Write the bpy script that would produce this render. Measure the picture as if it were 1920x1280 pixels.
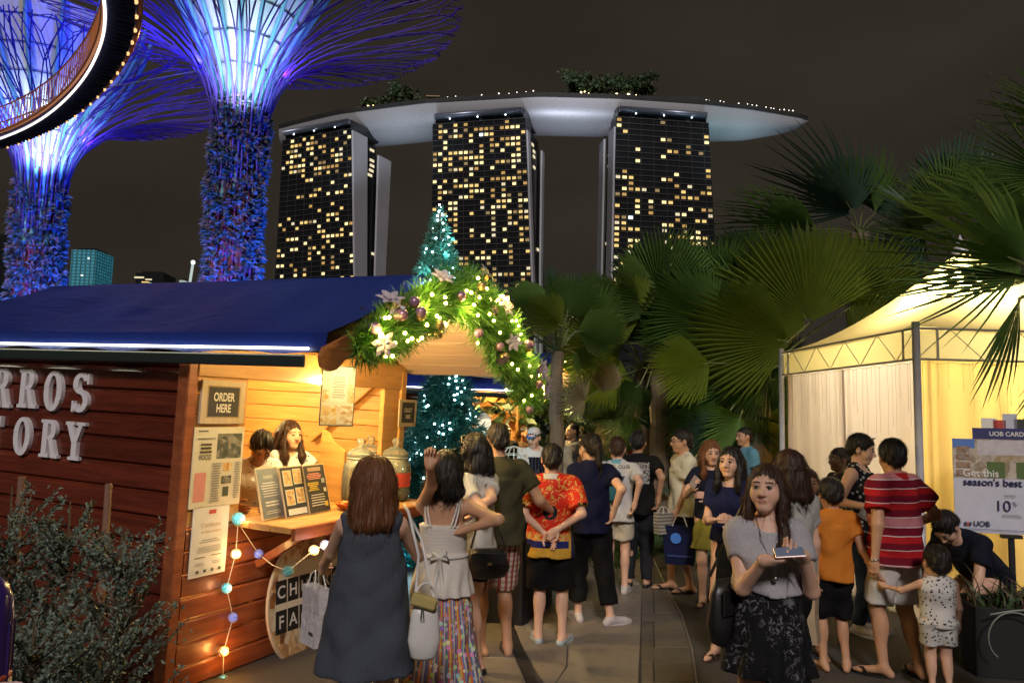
import bpy, math, random
import numpy as np
from mathutils import Matrix, Vector
for _o in list(bpy.data.objects): bpy.data.objects.remove(_o)
SC = bpy.context.scene
COL = SC.collection
rnd = random.Random(7)
R = math.radians
# ------------------------------------------------------------------ camera
FPX = 1450.0                      # focal length in pixels of the 1920 px wide photograph
CAM_H = 1.85
PITCH = math.atan(138 / FPX)
ROLL = 0.020
cam = bpy.data.cameras.new('camera'); cam_o = bpy.data.objects.new('camera', cam); COL.objects.link(cam_o)
cam.sensor_width = 36.0; cam.lens = FPX / 1920 * 36
cam.clip_start = 0.05; cam.clip_end = 5000
CAM_M = Matrix.Translation((0, 0, CAM_H)) @ Matrix.Rotation(math.pi / 2 + PITCH, 4, 'X') @ Matrix.Rotation(ROLL, 4, 'Z')
cam_o.matrix_world = CAM_M
SC.camera = cam_o
# ------------------------------------------------------------------ night sky
world = bpy.data.worlds.new('World'); SC.world = world; world.use_nodes = True
_n = world.node_tree.nodes; _l = world.node_tree.links; _n.clear()
_out = _n.new('ShaderNodeOutputWorld')
_sky = _n.new('ShaderNodeTexSky'); _sky.sky_type = 'NISHITA'; _sky.sun_disc = False
_sky.sun_elevation = R(-6); _sky.sun_rotation = R(200)
_b1 = _n.new('ShaderNodeBackground'); _b1.inputs[1].default_value = 0.05
_l.new(_sky.outputs[0], _b1.inputs[0])
_b2 = _n.new('ShaderNodeBackground'); _b2.inputs[0].default_value = (0.0190, 0.0160, 0.0128, 1); _b2.inputs[1].default_value = 1.0   # city glow on cloud
_tc = _n.new('ShaderNodeTexCoord'); _mp = _n.new('ShaderNodeMapping'); _mp.inputs['Scale'].default_value = (1, 1, 2.5); _l.new(_tc.outputs['Generated'], _mp.inputs[0])
_nz = _n.new('ShaderNodeTexNoise'); _nz.inputs['Scale'].default_value = 2.6; _nz.inputs['Detail'].default_value = 5; _l.new(_mp.outputs[0], _nz.inputs['Vector'])
_rp = _n.new('ShaderNodeValToRGB'); _rp.color_ramp.elements[0].position = .3; _rp.color_ramp.elements[0].color = (0.0168, 0.0138, 0.0100, 1); _rp.color_ramp.elements[1].position = .75; _rp.color_ramp.elements[1].color = (0.0275, 0.0228, 0.0172, 1)
_l.new(_nz.outputs['Fac'], _rp.inputs[0]); _l.new(_rp.outputs[0], _b2.inputs[0])                   # thin lit cloud
_ad = _n.new('ShaderNodeAddShader')
_l.new(_b1.outputs[0], _ad.inputs[0]); _l.new(_b2.outputs[0], _ad.inputs[1]); _l.new(_ad.outputs[0], _out.inputs[0])
sun = bpy.data.lights.new('night_fill', 'SUN'); sun.energy = 1.3; sun.angle = R(9); sun.color = (1.0, 0.90, 0.86)
sun_o = bpy.data.objects.new('night_fill', sun); COL.objects.link(sun_o)
sun_o.rotation_euler = Vector((0.02, 0.95, -0.66)).to_track_quat('-Z', 'Y').to_euler()
SC.view_settings.view_transform = 'Standard'; SC.view_settings.look = 'None'
SC.view_settings.exposure = 0.35; SC.view_settings.gamma = 1.0
SC.view_settings.use_curve_mapping = False
SC.cycles.use_denoising = True
SC.cycles.max_bounces = 6; SC.cycles.diffuse_bounces = 3; SC.cycles.glossy_bounces = 3
SC.cycles.transmission_bounces = 6; SC.cycles.transparent_max_bounces = 10
SC.cycles.sample_clamp_indirect = 4.0; SC.cycles.caustics_reflective = False; SC.cycles.caustics_refractive = False
# ------------------------------------------------------------------ helpers
def P(px, py, d):
    """world point seen at photograph pixel (px, py) at depth d"""
    return CAM_M @ Vector(((px - 960) / FPX * d, -(py - 640) / FPX * d, -d))
def ray(px, py):
    o = CAM_M.translation.copy(); return o, (P(px, py, 1.0) - o)
def G(px, py, z=0.0):
    o, d = ray(px, py); t = (z - o.z) / d.z; return o + d * t
def D(px, depth, z=0.0):
    """point on the ground at image column px (taken at the horizon) and depth"""
    p = P(px, 778 + (px - 960) * ROLL, depth); return Vector((p.x, p.y, z))
def hit(Mw, axis, val, px, py):
    """pixel ray against the plane local[axis] = val of frame Mw, answer in local coordinates"""
    Mi = Mw.inverted(); o, d = ray(px, py); o2 = Mi @ o; d2 = (Mi.to_3x3() @ d)
    t = (val - o2[axis]) / d2[axis]; return o2 + d2 * t

class MB:
    def __init__(self): self.v = []; self.f = []; self.mi = []
    def add(self, vs, fs, mi=0):
        k = len(self.v); self.v.extend([tuple(p) for p in vs]); self.f.extend([tuple(i + k for i in q) for q in fs]); self.mi.extend([mi] * len(fs)); return self
    def box(self, c, s, Rm=None, mi=0):
        hx, hy, hz = s[0] / 2, s[1] / 2, s[2] / 2; c = Vector(c)
        ps = [Vector((x, y, z)) for x in (-hx, hx) for y in (-hy, hy) for z in (-hz, hz)]
        if Rm is not None: ps = [Rm @ p for p in ps]
        return self.add([c + p for p in ps], [(0, 1, 3, 2), (4, 6, 7, 5), (0, 4, 5, 1), (2, 3, 7, 6), (0, 2, 6, 4), (1, 5, 7, 3)], mi)
    def bbox(self, c, s, b=.006, Rm=None, mi=0):
        """box with chamfered edges: 24 corner points"""
        h = [s[0] / 2, s[1] / 2, s[2] / 2]; c = Vector(c); b = min(b, min(h) * .8); vs = []; idx = {}
        for sx in (-1, 1):
            for sy in (-1, 1):
                for sz in (-1, 1):
                    for a in range(3):
                        sg = (sx, sy, sz); p = [sg[i] * (h[i] - (0 if i == a else b)) for i in range(3)]
                        idx[(sx, sy, sz, a)] = len(vs); vs.append(Vector(p))
        fs = []
        for a in range(3):
            o = [i for i in range(3) if i != a]
            for sg in (-1, 1):
                q = []
                for (p1, p2) in ((-1, -1), (1, -1), (1, 1), (-1, 1)):
                    k = [0, 0, 0]; k[a] = sg; k[o[0]] = p1; k[o[1]] = p2; q.append(idx[(k[0], k[1], k[2], a)])
                fs.append(q)
            for p1 in (-1, 1):
                for p2 in (-1, 1):
                    q = []
                    for (s0, ax) in ((-1, o[0]), (-1, o[1]), (1, o[1]), (1, o[0])):
                        k = [0, 0, 0]; k[a] = s0; k[o[0]] = p1; k[o[1]] = p2; q.append(idx[(k[0], k[1], k[2], ax)])
                    fs.append(q)
        for sx in (-1, 1):
            for sy in (-1, 1):
                for sz in (-1, 1): fs.append([idx[(sx, sy, sz, 0)], idx[(sx, sy, sz, 1)], idx[(sx, sy, sz, 2)]])
        if Rm is not None: vs = [Rm @ p for p in vs]
        return self.add([c + p for p in vs], fs, mi)
    def tube(self, pts, r, n=8, cap=True, mi=0):
        pts = [Vector(p) for p in pts]; m = len(pts)
        if not hasattr(r, '__len__'): r = [r] * m
        vs = []; fs = []; up = None
        for i, p in enumerate(pts):
            t = (pts[min(i + 1, m - 1)] - pts[max(i - 1, 0)])
            t = t.normalized() if t.length > 1e-9 else Vector((0, 0, 1))
            if up is None:
                up = Vector((0, 0, 1)) if abs(t.z) < .9 else Vector((1, 0, 0))
            a = t.cross(up)
            if a.length < 1e-6: a = t.cross(Vector((1, 0, 0)) if abs(t.x) < .9 else Vector((0, 1, 0)))
            a.normalize(); b = a.cross(t); up = b
            for k in range(n):
                w = 2 * math.pi * k / n; vs.append(p + a * (math.cos(w) * r[i]) + b * (math.sin(w) * r[i]))
        for i in range(m - 1):
            for k in range(n):
                j = (k + 1) % n; fs.append((i * n + k, i * n + j, (i + 1) * n + j, (i + 1) * n + k))
        if cap and n > 2: fs.append(tuple(range(n))); fs.append(tuple((m - 1) * n + k for k in reversed(range(n))))
        return self.add(vs, fs, mi)
    def lathe(self, prof, n=24, c=(0, 0, 0), Rm=None, mi=0):
        c = Vector(c); vs = []; fs = []
        for (r, z) in prof:
            for k in range(n):
                w = 2 * math.pi * k / n; p = Vector((r * math.cos(w), r * math.sin(w), z)); vs.append(c + (Rm @ p if Rm is not None else p))
        for i in range(len(prof) - 1):
            for k in range(n):
                j = (k + 1) % n; fs.append((i * n + k, i * n + j, (i + 1) * n + j, (i + 1) * n + k))
        return self.add(vs, fs, mi)
    def sphere(self, c, r, n=12, m=8, mi=0, sc=(1, 1, 1)):
        vs = []; fs = []; c = Vector(c)
        for i in range(m + 1):
            a = math.pi * i / m
            for k in range(n):
                w = 2 * math.pi * k / n; vs.append(c + Vector((r * sc[0] * math.sin(a) * math.cos(w), r * sc[1] * math.sin(a) * math.sin(w), r * sc[2] * math.cos(a))))
        for i in range(m):
            for k in range(n):
                j = (k + 1) % n
                if i == 0: fs.append((k, n + k, n + j))
                elif i == m - 1: fs.append((i * n + k, (i + 1) * n + k, i * n + j))
                else: fs.append((i * n + k, (i + 1) * n + k, (i + 1) * n + j, i * n + j))
        return self.add(vs, fs, mi)
    def prism(self, poly, h0, h1, f=lambda x, y, z: (x, y, z), mi=0):
        n = len(poly); vs = [f(x, y, h0) for x, y in poly] + [f(x, y, h1) for x, y in poly]
        fs = [tuple(reversed(range(n))), tuple(range(n, 2 * n))] + [(i, (i + 1) % n, n + (i + 1) % n, n + i) for i in range(n)]
        return self.add(vs, fs, mi)
    def mesh(self, name, mats, smooth=False):
        me = bpy.data.meshes.new(name); me.from_pydata(self.v, [], self.f)
        if not isinstance(mats, (list, tuple)): mats = [mats]
        for m in mats: me.materials.append(m)
        if len(mats) > 1: me.polygons.foreach_set('material_index', self.mi)
        if smooth: me.polygons.foreach_set('use_smooth', [True] * len(me.polygons))
        me.update(); return me
    def build(self, name, mats, parent=None, smooth=False, kind=None):
        return link(name, self.mesh(name, mats, smooth), parent, kind)
def link(name, me, parent=None, kind=None, loc=None, rot=None, mat=None):
    o = bpy.data.objects.new(name, me); COL.objects.link(o)
    if parent is not None: o.parent = parent
    if kind: o['kind'] = kind
    if loc is not None: o.location = loc
    if rot is not None: o.rotation_euler = rot
    if mat is not None: o.matrix_local = mat
    return o
def tag(o, label, cat, group=None):
    o['label'] = label; o['category'] = cat
    if group: o['group'] = group
    return o
def thing(name, label, cat, loc=(0, 0, 0), rotz=0, group=None, Mw=None):
    o = bpy.data.objects.new(name, None); COL.objects.link(o); o.empty_display_size = .1
    o.location = loc; o.rotation_euler = (0, 0, rotz)
    if Mw is not None: o.matrix_world = Mw
    return tag(o, label, cat, group)
def smooth_obj(o):
    o.data.polygons.foreach_set('use_smooth', [True] * len(o.data.polygons)); return o
# ------------------------------------------------------------------ materials
MATS = {}
class NT:
    """small helper round a node tree"""
    def __init__(self, name):
        self.m = bpy.data.materials.new(name); self.m.use_nodes = True
        self.t = self.m.node_tree; self.n = self.t.nodes; self.l = self.t.links
        self.b = self.n['Principled BSDF']
    def new(self, typ, **kw):
        q = self.n.new(typ)
        for k, v in kw.items(): setattr(q, k, v)
        return q
    def put(self, sock, v):
        if isinstance(v, bpy.types.NodeSocket): self.l.new(v, sock)
        elif hasattr(v, '__len__') and len(v) == 3 and sock.type == 'RGBA': sock.default_value = (*v, 1)
        else: sock.default_value = v
    def coord(self, kind='Object', scale=(1, 1, 1), loc=(0, 0, 0)):
        c = self.new('ShaderNodeTexCoord'); mp = self.new('ShaderNodeMapping')
        mp.inputs['Scale'].default_value = scale; mp.inputs['Location'].default_value = loc
        self.l.new(c.outputs[kind], mp.inputs[0]); return mp.outputs[0]
    def noise(self, vec, scale=5, detail=3, rough=.6, dist=0):
        q = self.new('ShaderNodeTexNoise'); self.l.new(vec, q.inputs['Vector']); q.inputs['Scale'].default_value = scale
        q.inputs['Detail'].default_value = detail; q.inputs['Roughness'].default_value = rough; q.inputs['Distortion'].default_value = dist
        return q.outputs['Fac']
    def voro(self, vec, scale=5, feature='F1', out='Distance', rnd_=1.0):
        q = self.new('ShaderNodeTexVoronoi', feature=feature); self.l.new(vec, q.inputs['Vector']); q.inputs['Scale'].default_value = scale
        q.inputs['Randomness'].default_value = rnd_
        return q.outputs[out]
    def math(self, op, a, b=0.0, c=None):
        q = self.new('ShaderNodeMath', operation=op); self.put(q.inputs[0], a); self.put(q.inputs[1], b)
        if c is not None: self.put(q.inputs[2], c)
        return q.outputs[0]
    def mix(self, fac, a, b, mode='MIX'):
        q = self.new('ShaderNodeMix', data_type='RGBA', blend_type=mode)
        self.put(q.inputs[0], fac); self.put(q.inputs[6], a); self.put(q.inputs[7], b); return q.outputs[2]
    def ramp(self, fac, stops, interp='LINEAR'):
        q = self.new('ShaderNodeValToRGB'); e = q.color_ramp.elements; q.color_ramp.interpolation = interp
        while len(e) < len(stops): e.new(0.5)
        for i, (p, c) in enumerate(stops): e[i].position = p; e[i].color = (*c, 1) if len(c) == 3 else c
        self.put(q.inputs[0], fac); return q.outputs[0]
    def sep(self, vec):
        q = self.new('ShaderNodeSeparateXYZ'); self.l.new(vec, q.inputs[0]); return q.outputs
    def bump(self, h, strength=.3, dist=.01):
        q = self.new('ShaderNodeBump'); q.inputs['Strength'].default_value = strength; q.inputs['Distance'].default_value = dist
        self.l.new(h, q.inputs['Height']); self.l.new(q.outputs[0], self.b.inputs['Normal'])
    def set(self, **kw):
        for k, v in kw.items(): self.put(self.b.inputs[{'col': 'Base Color', 'rough': 'Roughness', 'metal': 'Metallic', 'spec': 'Specular IOR Level', 'sheen': 'Sheen Weight', 'coat': 'Coat Weight', 'trans': 'Transmission Weight', 'alpha': 'Alpha', 'ec': 'Emission Color', 'es': 'Emission Strength', 'sss': 'Subsurface Weight'}[k]], v)
        return self
def mat(name, col, rough=.6, metal=0., var=.12, vscale=6., bump=0., bscale=60., rand=0., spec=.5, stretch=(1, 1, 1)):
    if name in MATS: return MATS[name]
    t = NT(name); vec = t.coord('Object', stretch); c = tuple(col)
    if var > 0:
        nz = t.noise(vec, vscale, 4)
        c = t.mix(nz, tuple(x * (1 - var * 1.6) for x in col), tuple(min(1, x * (1 + var * 1.6)) for x in col))
    if rand > 0:
        oi = t.new('ShaderNodeObjectInfo')
        k = t.math('MULTIPLY_ADD', oi.outputs['Random'], 2 * rand, 1 - rand)
        cm = t.new('ShaderNodeVectorMath', operation='SCALE'); t.put(cm.inputs[0], c) if isinstance(c, bpy.types.NodeSocket) else setattr(cm.inputs[0], 'default_value', c)
        t.put(cm.inputs['Scale'], k); c = cm.outputs[0]
    t.set(col=c, rough=rough, metal=metal, spec=spec)
    if bump > 0: t.bump(t.noise(vec, bscale, 3), bump, .004)
    MATS[name] = t.m; return t.m
def emit(name, col, strength, sampled=True):
    if name in MATS: return MATS[name]
    t = NT(name); t.set(col=(.02, .02, .02), ec=col, es=strength, rough=.5)
    t.m.cycles.emission_sampling = 'AUTO' if sampled else 'NONE'
    MATS[name] = t.m; return t.m
def wood(name, dark, light, rough=.5, axis=0, rand=.12, coat=0., gscale=1.):
    if name in MATS: return MATS[name]
    t = NT(name); s = [9 * gscale] * 3; s[axis] = .7 * gscale
    oi = t.new('ShaderNodeObjectInfo')
    c = t.new('ShaderNodeTexCoord'); va = t.new('ShaderNodeVectorMath', operation='MULTIPLY_ADD')
    t.l.new(oi.outputs['Random'], va.inputs[0]); va.inputs[1].default_value = (31, 17, 23); t.l.new(c.outputs['Object'], va.inputs[2])
    mp = t.new('ShaderNodeMapping'); mp.inputs['Scale'].default_value = s; t.l.new(va.outputs[0], mp.inputs[0]); vec = mp.outputs[0]
    g = t.noise(vec, 2.2, 6, .65, .8); fine = t.noise(vec, 9, 3)
    col = t.ramp(g, [(.25, dark), (.5, tuple((a + b) / 2 for a, b in zip(dark, light))), (.72, light)])
    kn = t.voro(t.coord('Object', (1.3, 1.3, 1.3)), 2.2); kn = t.ramp(kn, [(.03, (.3, .3, .3)), (.10, (1, 1, 1))])
    col = t.mix(1.0, col, kn, 'MULTIPLY')
    k = t.math('MULTIPLY_ADD', oi.outputs['Random'], 2 * rand, 1 - rand)
    cm = t.new('ShaderNodeVectorMath', operation='SCALE'); t.l.new(col, cm.inputs[0]); t.l.new(k, cm.inputs['Scale'])
    rr = t.math('MULTIPLY_ADD', fine, .3, rough - .15)
    t.set(col=cm.outputs[0], rough=rr, coat=coat); t.bump(t.math('ADD', g, t.math('MULTIPLY', fine, .5)), .25, .003)
    MATS[name] = t.m; return t.m
def point(name, loc, power, col, r=.05, parent=None, spot=None, aim=None, blend=.5):
    L = bpy.data.lights.new(name, 'SPOT' if spot else 'POINT'); L.energy = power; L.color = col; L.shadow_soft_size = r
    if spot: L.spot_size = R(spot); L.spot_blend = blend
    o = bpy.data.objects.new(name, L); COL.objects.link(o); o.location = loc
    if aim is not None: o.rotation_euler = (Vector(aim) - Vector(loc)).to_track_quat('-Z', 'Y').to_euler()
    if parent is not None: o.parent = parent
    return o
def text_mesh(name, s, size, mat_, parent=None, Mw=None, ext=.0, align='CENTER', bold=0., sx=1.0, spacing=1.0):
    cu = bpy.data.curves.new(name, 'FONT'); cu.body = s; cu.size = size; cu.align_x = align; cu.extrude = ext; cu.offset = bold
    cu.space_character = spacing
    ob = bpy.data.objects.new(name + '_tmp', cu); COL.objects.link(ob)
    dg = bpy.context.evaluated_depsgraph_get(); me = bpy.data.meshes.new_from_object(ob.evaluated_get(dg)); bpy.data.objects.remove(ob); bpy.data.curves.remove(cu)
    me.name = name; me.materials.clear(); me.materials.append(mat_)
    if sx != 1: me.transform(Matrix.Diagonal((sx, 1, 1, 1)))
    return link(name, me, parent, mat=Mw)
# ================================================================== ground
g_t = NT('asphalt'); _v = g_t.coord('Object')
_a = g_t.noise(_v, .35, 4); _b = g_t.noise(_v, 90, 3, .7)
_c = g_t.mix(_a, (.030, .028, .027), (.060, .056, .052)); _c = g_t.mix(g_t.math('MULTIPLY', _b, .5), _c, (.095, .09, .085))
g_t.set(col=_c, rough=.75); g_t.bump(_b, .5, .004)
ground = MB().add([(-2500, -300, 0), (2500, -300, 0), (2500, 4000, 0), (-2500, 4000, 0)], [(0, 1, 2, 3)]).build('ground', g_t.m, kind='structure')
def granite(name, c1, c2, c3, rough=.55):
    t = NT(name); v = t.coord('Object'); oi = t.new('ShaderNodeObjectInfo')
    s = t.noise(v, 140, 2, .8); b = t.noise(v, 1.6, 4); w = t.noise(v, 9, 4)
    c = t.mix(s, c1, c2); c = t.mix(t.math('MULTIPLY', t.ramp(b, [(.35, (0, 0, 0)), (.75, (1, 1, 1))]), .55), c, c3)
    c = t.mix(t.math('MULTIPLY', t.ramp(w, [(.55, (0, 0, 0)), (.72, (1, 1, 1))]), .35), c, tuple(x * .45 for x in c1))
    k = t.math('MULTIPLY_ADD', oi.outputs['Random'], .3, .85)
    cm = t.new('ShaderNodeVectorMath', operation='SCALE'); t.l.new(c, cm.inputs[0]); t.l.new(k, cm.inputs['Scale'])
    t.set(col=cm.outputs[0], rough=t.math('MULTIPLY_ADD', w, .35, rough - .2)); t.bump(s, .25, .002); return t.m
gr_light = granite('granite_light', (.15, .13, .105), (.32, .28, .235), (.11, .095, .08))
gr_mid = granite('granite_brown', (.095, .085, .07), (.17, .15, .12), (.075, .065, .055))
gr_dark = granite('granite_dark', (.022, .021, .021), (.05, .047, .045), (.018, .017, .017))
pave = bpy.data.objects.new('pavement', None); COL.objects.link(pave); pave['kind'] = 'structure'
def slab(name, pxs, m, z=.012, inset=.006):
    """a stone of the pavement whose corners are given as photograph pixels of the ground"""
    ps = [G(x, y) for x, y in pxs]; c = sum(ps, Vector()) / len(ps)
    q = [p + (c - p).normalized() * inset for p in ps]; q2 = [p + (c - p).normalized() * (inset + .006) for p in ps]
    n = len(q); mb = MB()
    ar = sum(q[i].x * q[(i + 1) % n].y - q[(i + 1) % n].x * q[i].y for i in range(n))
    if ar < 0: q.reverse(); q2.reverse()
    vs = [(p.x - c.x, p.y - c.y, .001) for p in q] + [(p.x - c.x, p.y - c.y, z - .004) for p in q] + [(p.x - c.x, p.y - c.y, z) for p in q2]
    fs = [(i, (i + 1) % n, n + (i + 1) % n, n + i) for i in range(n)] + [(n + i, n + (i + 1) % n, 2 * n + (i + 1) % n, 2 * n + i) for i in range(n)] + [tuple(range(2 * n, 3 * n))]
    mb.add(vs, fs); o = mb.build(name, m, pave); o.location = (c.x, c.y, 0); return o
# large pale stones between the dark band and the kerb line
def quadgrid(name, A, B, C_, D_, nu, nv, m, jit=0, z=.012, skip=()):
    """stones in the quad A-B-C-D (photo pixels; A,B near edge, D,C far edge), divided in ground space"""
    a, b, c, d = G(*A), G(*B), G(*C_), G(*D_); rr = random.Random(hash((nu, nv)) % 999)
    def pt(u, v): return (a * (1 - u) + b * u) * (1 - v) + (d * (1 - u) + c * u) * v
    us = [[(i + (rr.uniform(-jit, jit) if 0 < i < nu else 0)) / nu for i in range(nu + 1)] for j in range(nv + 1)]
    for j in range(nv):
        for i in range(nu):
            ps = [pt(us[j][i], j / nv), pt(us[j][i + 1], j / nv), pt(us[j][i + 1], (j + 1) / nv), pt(us[j][i], (j + 1) / nv)]
            ce = sum(ps, Vector()) / 4; q = [p + (ce - p).normalized() * .005 for p in ps]; q2 = [p + (ce - p).normalized() * .012 for p in ps]
            vs = [(p.x - ce.x, p.y - ce.y, .001) for p in q] + [(p.x - ce.x, p.y - ce.y, z - .004) for p in q] + [(p.x - ce.x, p.y - ce.y, z) for p in q2]
            o = MB().add(vs, [(k, (k + 1) % 4, 4 + (k + 1) % 4, 4 + k) for k in range(4)] + [(4 + k, 4 + (k + 1) % 4, 8 + (k + 1) % 4, 8 + k) for k in range(4)] + [(8, 9, 10, 11)]).build(name, m, pave)
            o.location = (ce.x, ce.y, 0)
S = 'paving_stone'
slab(S, [(1030, 1300), (1062, 1252), (1019, 1222), (968, 1160), (958, 1175), (985, 1225)], gr_light)
slab(S, [(1019, 1222), (1062, 1252), (1066, 1199), (985, 1150), (968, 1160)], gr_light)
slab(S, [(1030, 1300), (1062, 1252), (1066, 1199), (1202, 1165), (1196, 1320), (1020, 1330)], gr_light)
slab(S, [(985, 1150), (1066, 1199), (1202, 1165), (1204, 1095), (1020, 1085)], gr_light)
slab(S, [(1020, 1085), (1204, 1095), (1206, 1040), (1040, 1030)], gr_light)
slab(S, [(1040, 1030), (1206, 1040), (1200, 985), (1045, 985)], gr_light)
for (ya, yb) in ((1330, 1240), (1240, 1165), (1165, 1095), (1095, 1040), (1040, 985)):   # narrow border course
    slab(S, [(1203, ya), (1226, ya), (1226 - (1226 - 1222) * .5, yb), (1203, yb)], gr_mid)
arc = [(985, 1200), (1040, 1222), (1095, 1247), (1150, 1277), (1215, 1297), (1280, 1306), (1360, 1312)]
for (y0, x0), (y1, x1) in zip(arc[:-1], arc[1:]):                        # brown stones up to the metal edging
    slab(S, [(1228, y1), (x1 - 3, y1), (x0 - 3, y0), (1224, y0)] if y0 > 990 else [(1228, y1), (x1 - 3, y1), (x0 - 3, y0)], gr_mid)
for k, (a, b) in enumerate(zip([1000, 1060, 1120, 1180, 1240, 1300], [1060, 1120, 1180, 1240, 1300, 1370])):   # dark band left of the pale stones
    f = lambda y: 895 + (y - 1000) * .42
    slab('dark_paving_stone', [(f(b) - 25, b), (f(b) - 5, b), (f(a) - 5, a), (f(a) - 25, a)], gr_dark)
for (ya, yb) in ((1400, 1310), (1310, 1235), (1235, 1170), (1170, 1110), (1110, 1060)):                # lit stones beside the stalls
    f = lambda y: 868 + (y - 1000) * .42
    slab(S, [(f(ya) - 260, ya), (f(ya), ya), (f(yb), yb), (f(yb) - 210, yb)], gr_light)
_e = MB()
pts = [G(x, y, .012) for y, x in [(940, 1165)] + arc + [(1500, 1330)]]
_e.tube(pts, .009, 4); _e.build('edging_strip', mat('edging_steel', (.45, .44, .40), .35, 1.0), pave)
# ================================================================== hotel towers
conc = mat('tower_concrete', (.42, .42, .46), .8, 0, .10, .05)
glass_dk = mat('tower_glass', (.012, .013, .016), .25, 0, .3, .08)
slab_m = mat('tower_floor_edge', (.045, .043, .042), .7, 0, .2, .05)
lit_m = []
for i, (c, s) in enumerate([((1, .68, .22), .85), ((1, .78, .36), 1.25), ((1, .58, .17), .45), ((1, .86, .55), .7), ((.9, .62, .25), .28)]): lit_m.append(emit('lit_room_%d' % i, c, s, False))
lit_w = emit('lit_room_white', (.75, .9, 1), 2.4, False)
def zline(p, q, z):
    t = (z - p.z) / (q.z - p.z); return p.lerp(q, t)
def tower(label, tl, tr, bl, br, back, cols, seed, fins, dens, nfl=53, side=1):
    """tl.. = (px, py, depth) of the facade corners; back = world vector along the end wall"""
    rr = random.Random(seed); TL, TR = P(*tl), P(*tr); zt = (TL.z + TR.z) / 2
    BL, BR = P(*bl), P(*br); BL = zline(BL, TL, 0); BR = zline(BR, TR, 0); TL = zline(BL, TL, zt); TR = zline(BR, TR, zt)
    base = (BL + BR) / 2; o = thing('hotel_tower', label, 'tower', base, group='hotel towers under the long roof deck')
    back = Vector(back); nrm = (TR - TL).cross(Vector((0, 0, 1))).normalized()
    if nrm.y > 0: nrm = -nrm
    def F(u, z, off=0.):
        a = BL.lerp(TL, z / zt); b = BR.lerp(TR, z / zt); bow = 0
        return a.lerp(b, u) + nrm * off - base
    th = back * .30; mb = MB(); NG = 12; vs = [F(i / 4, zt * j / NG) for j in range(NG + 1) for i in range(5)]
    mb.add(vs, [(j * 5 + i, j * 5 + i + 1, j * 5 + i + 6, j * 5 + i + 5) for j in range(NG) for i in range(4)])
    for i in (0, 4):
        e = [vs[j * 5 + i] for j in range(NG + 1)]; mb.add(e + [p + th for p in e], [(j, j + 1, NG + 2 + j, NG + 1 + j) for j in range(NG)])
    mb.add([F(0, zt), F(1, zt), F(1, zt) + th, F(0, zt) + th], [(0, 1, 2, 3)]); mb.build('facade', glass_dk, o)
    dz = zt / nfl
    for k in range(20, nfl + 1):
        z = k * dz; a, b = F(-.003, z, .25), F(1.003, z, .25)
        q = MB(); h = .42
        q.add([a - nrm * .6, b - nrm * .6, b + nrm * .3, a + nrm * .3] + [p + Vector((0, 0, -h)) for p in (a - nrm * .6, b - nrm * .6, b + nrm * .3, a + nrm * .3)], [(0, 1, 2, 3), (7, 6, 5, 4), (3, 2, 6, 7), (0, 3, 7, 4), (2, 1, 5, 6)])
        q.build('floor_edge', slab_m, o)
    for c in range(0, cols + 1, 2):
        q = MB(); q.tube([F(c / cols, dz * 20, .35), F(c / cols, zt, .35)], .22, 4); q.build('mullion', slab_m, o)
    # lit rooms
    w = (TR - TL).length / cols * .68; qm = {}
    for i, m in enumerate(lit_m + [lit_w]):
        b = MB(); b.box((-w * .26, 0, 0), (w * .46, .3, dz * .5)); b.box((w * .26, 0, 0), (w * .46, .3, dz * .5)); qm[i] = b.mesh('lit_window', m)
    ang = math.atan2((TR - TL).y, (TR - TL).x); cw = [rr.random() for _ in range(cols)]; n = 0
    for k in range(21, nfl):
        rowp = rr.uniform(.75, 1.25) * dens(k / nfl)
        for c in range(cols):
            p = rowp * (.45 + .9 * cw[c])
            if n < 299 and rr.random() < p:
                i = rr.choices([0, 1, 2, 3, 4, 5], [8, 6, 5, 2, 4, .12])[0]
                link('lit_window', qm[i], o, loc=F((c + .5) / cols, (k + .5) * dz, .22), rot=(0, 0, ang)); n += 1
            if rr.random() < .35: cw[c] = min(1, max(0, cw[c] + rr.uniform(-.5, .5)))
    # crown box under the deck, set back, with its lit soffit band
    cr = MB(); z0, z1 = zt, zt + 14
    vs = [F(.02, zt) , F(.98, zt), F(.98, zt) + th * 2, F(.02, zt) + th * 2]
    cr.prism([(0, 0), (1, 0), (1, 1), (0, 1)], 0, 1, lambda x, y, z: tuple((F(.02, zt, -1) * (1 - x) + F(.98, zt, -1) * x) + th * 2.4 * y + Vector((0, 0, 6.5 * z))))
    cr.build('crown', glass_dk, o)
    s1 = MB(); s1.tube([F(.03, zt, 1.0) + Vector((0, 0, 4.6)), F(.97, zt, 1.0) + Vector((0, 0, 4.6))], 2.0, 10); s1.build('crown_roll', mat('crown_metal', (.22, .25, .33), .35, .6), o, smooth=True)
    s2 = MB()
    for u in (.2, .5, .8): s2.sphere(F(u, zt, 2.6) + Vector((0, 0, 1.8)), .5, 6, 4)
    s2.build('crown_lamp', emit('crown_lamp', (.8, .9, 1), 4, False), o)
    # end walls of the two leaning legs
    u = 1.0 if side > 0 else 0.0
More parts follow.
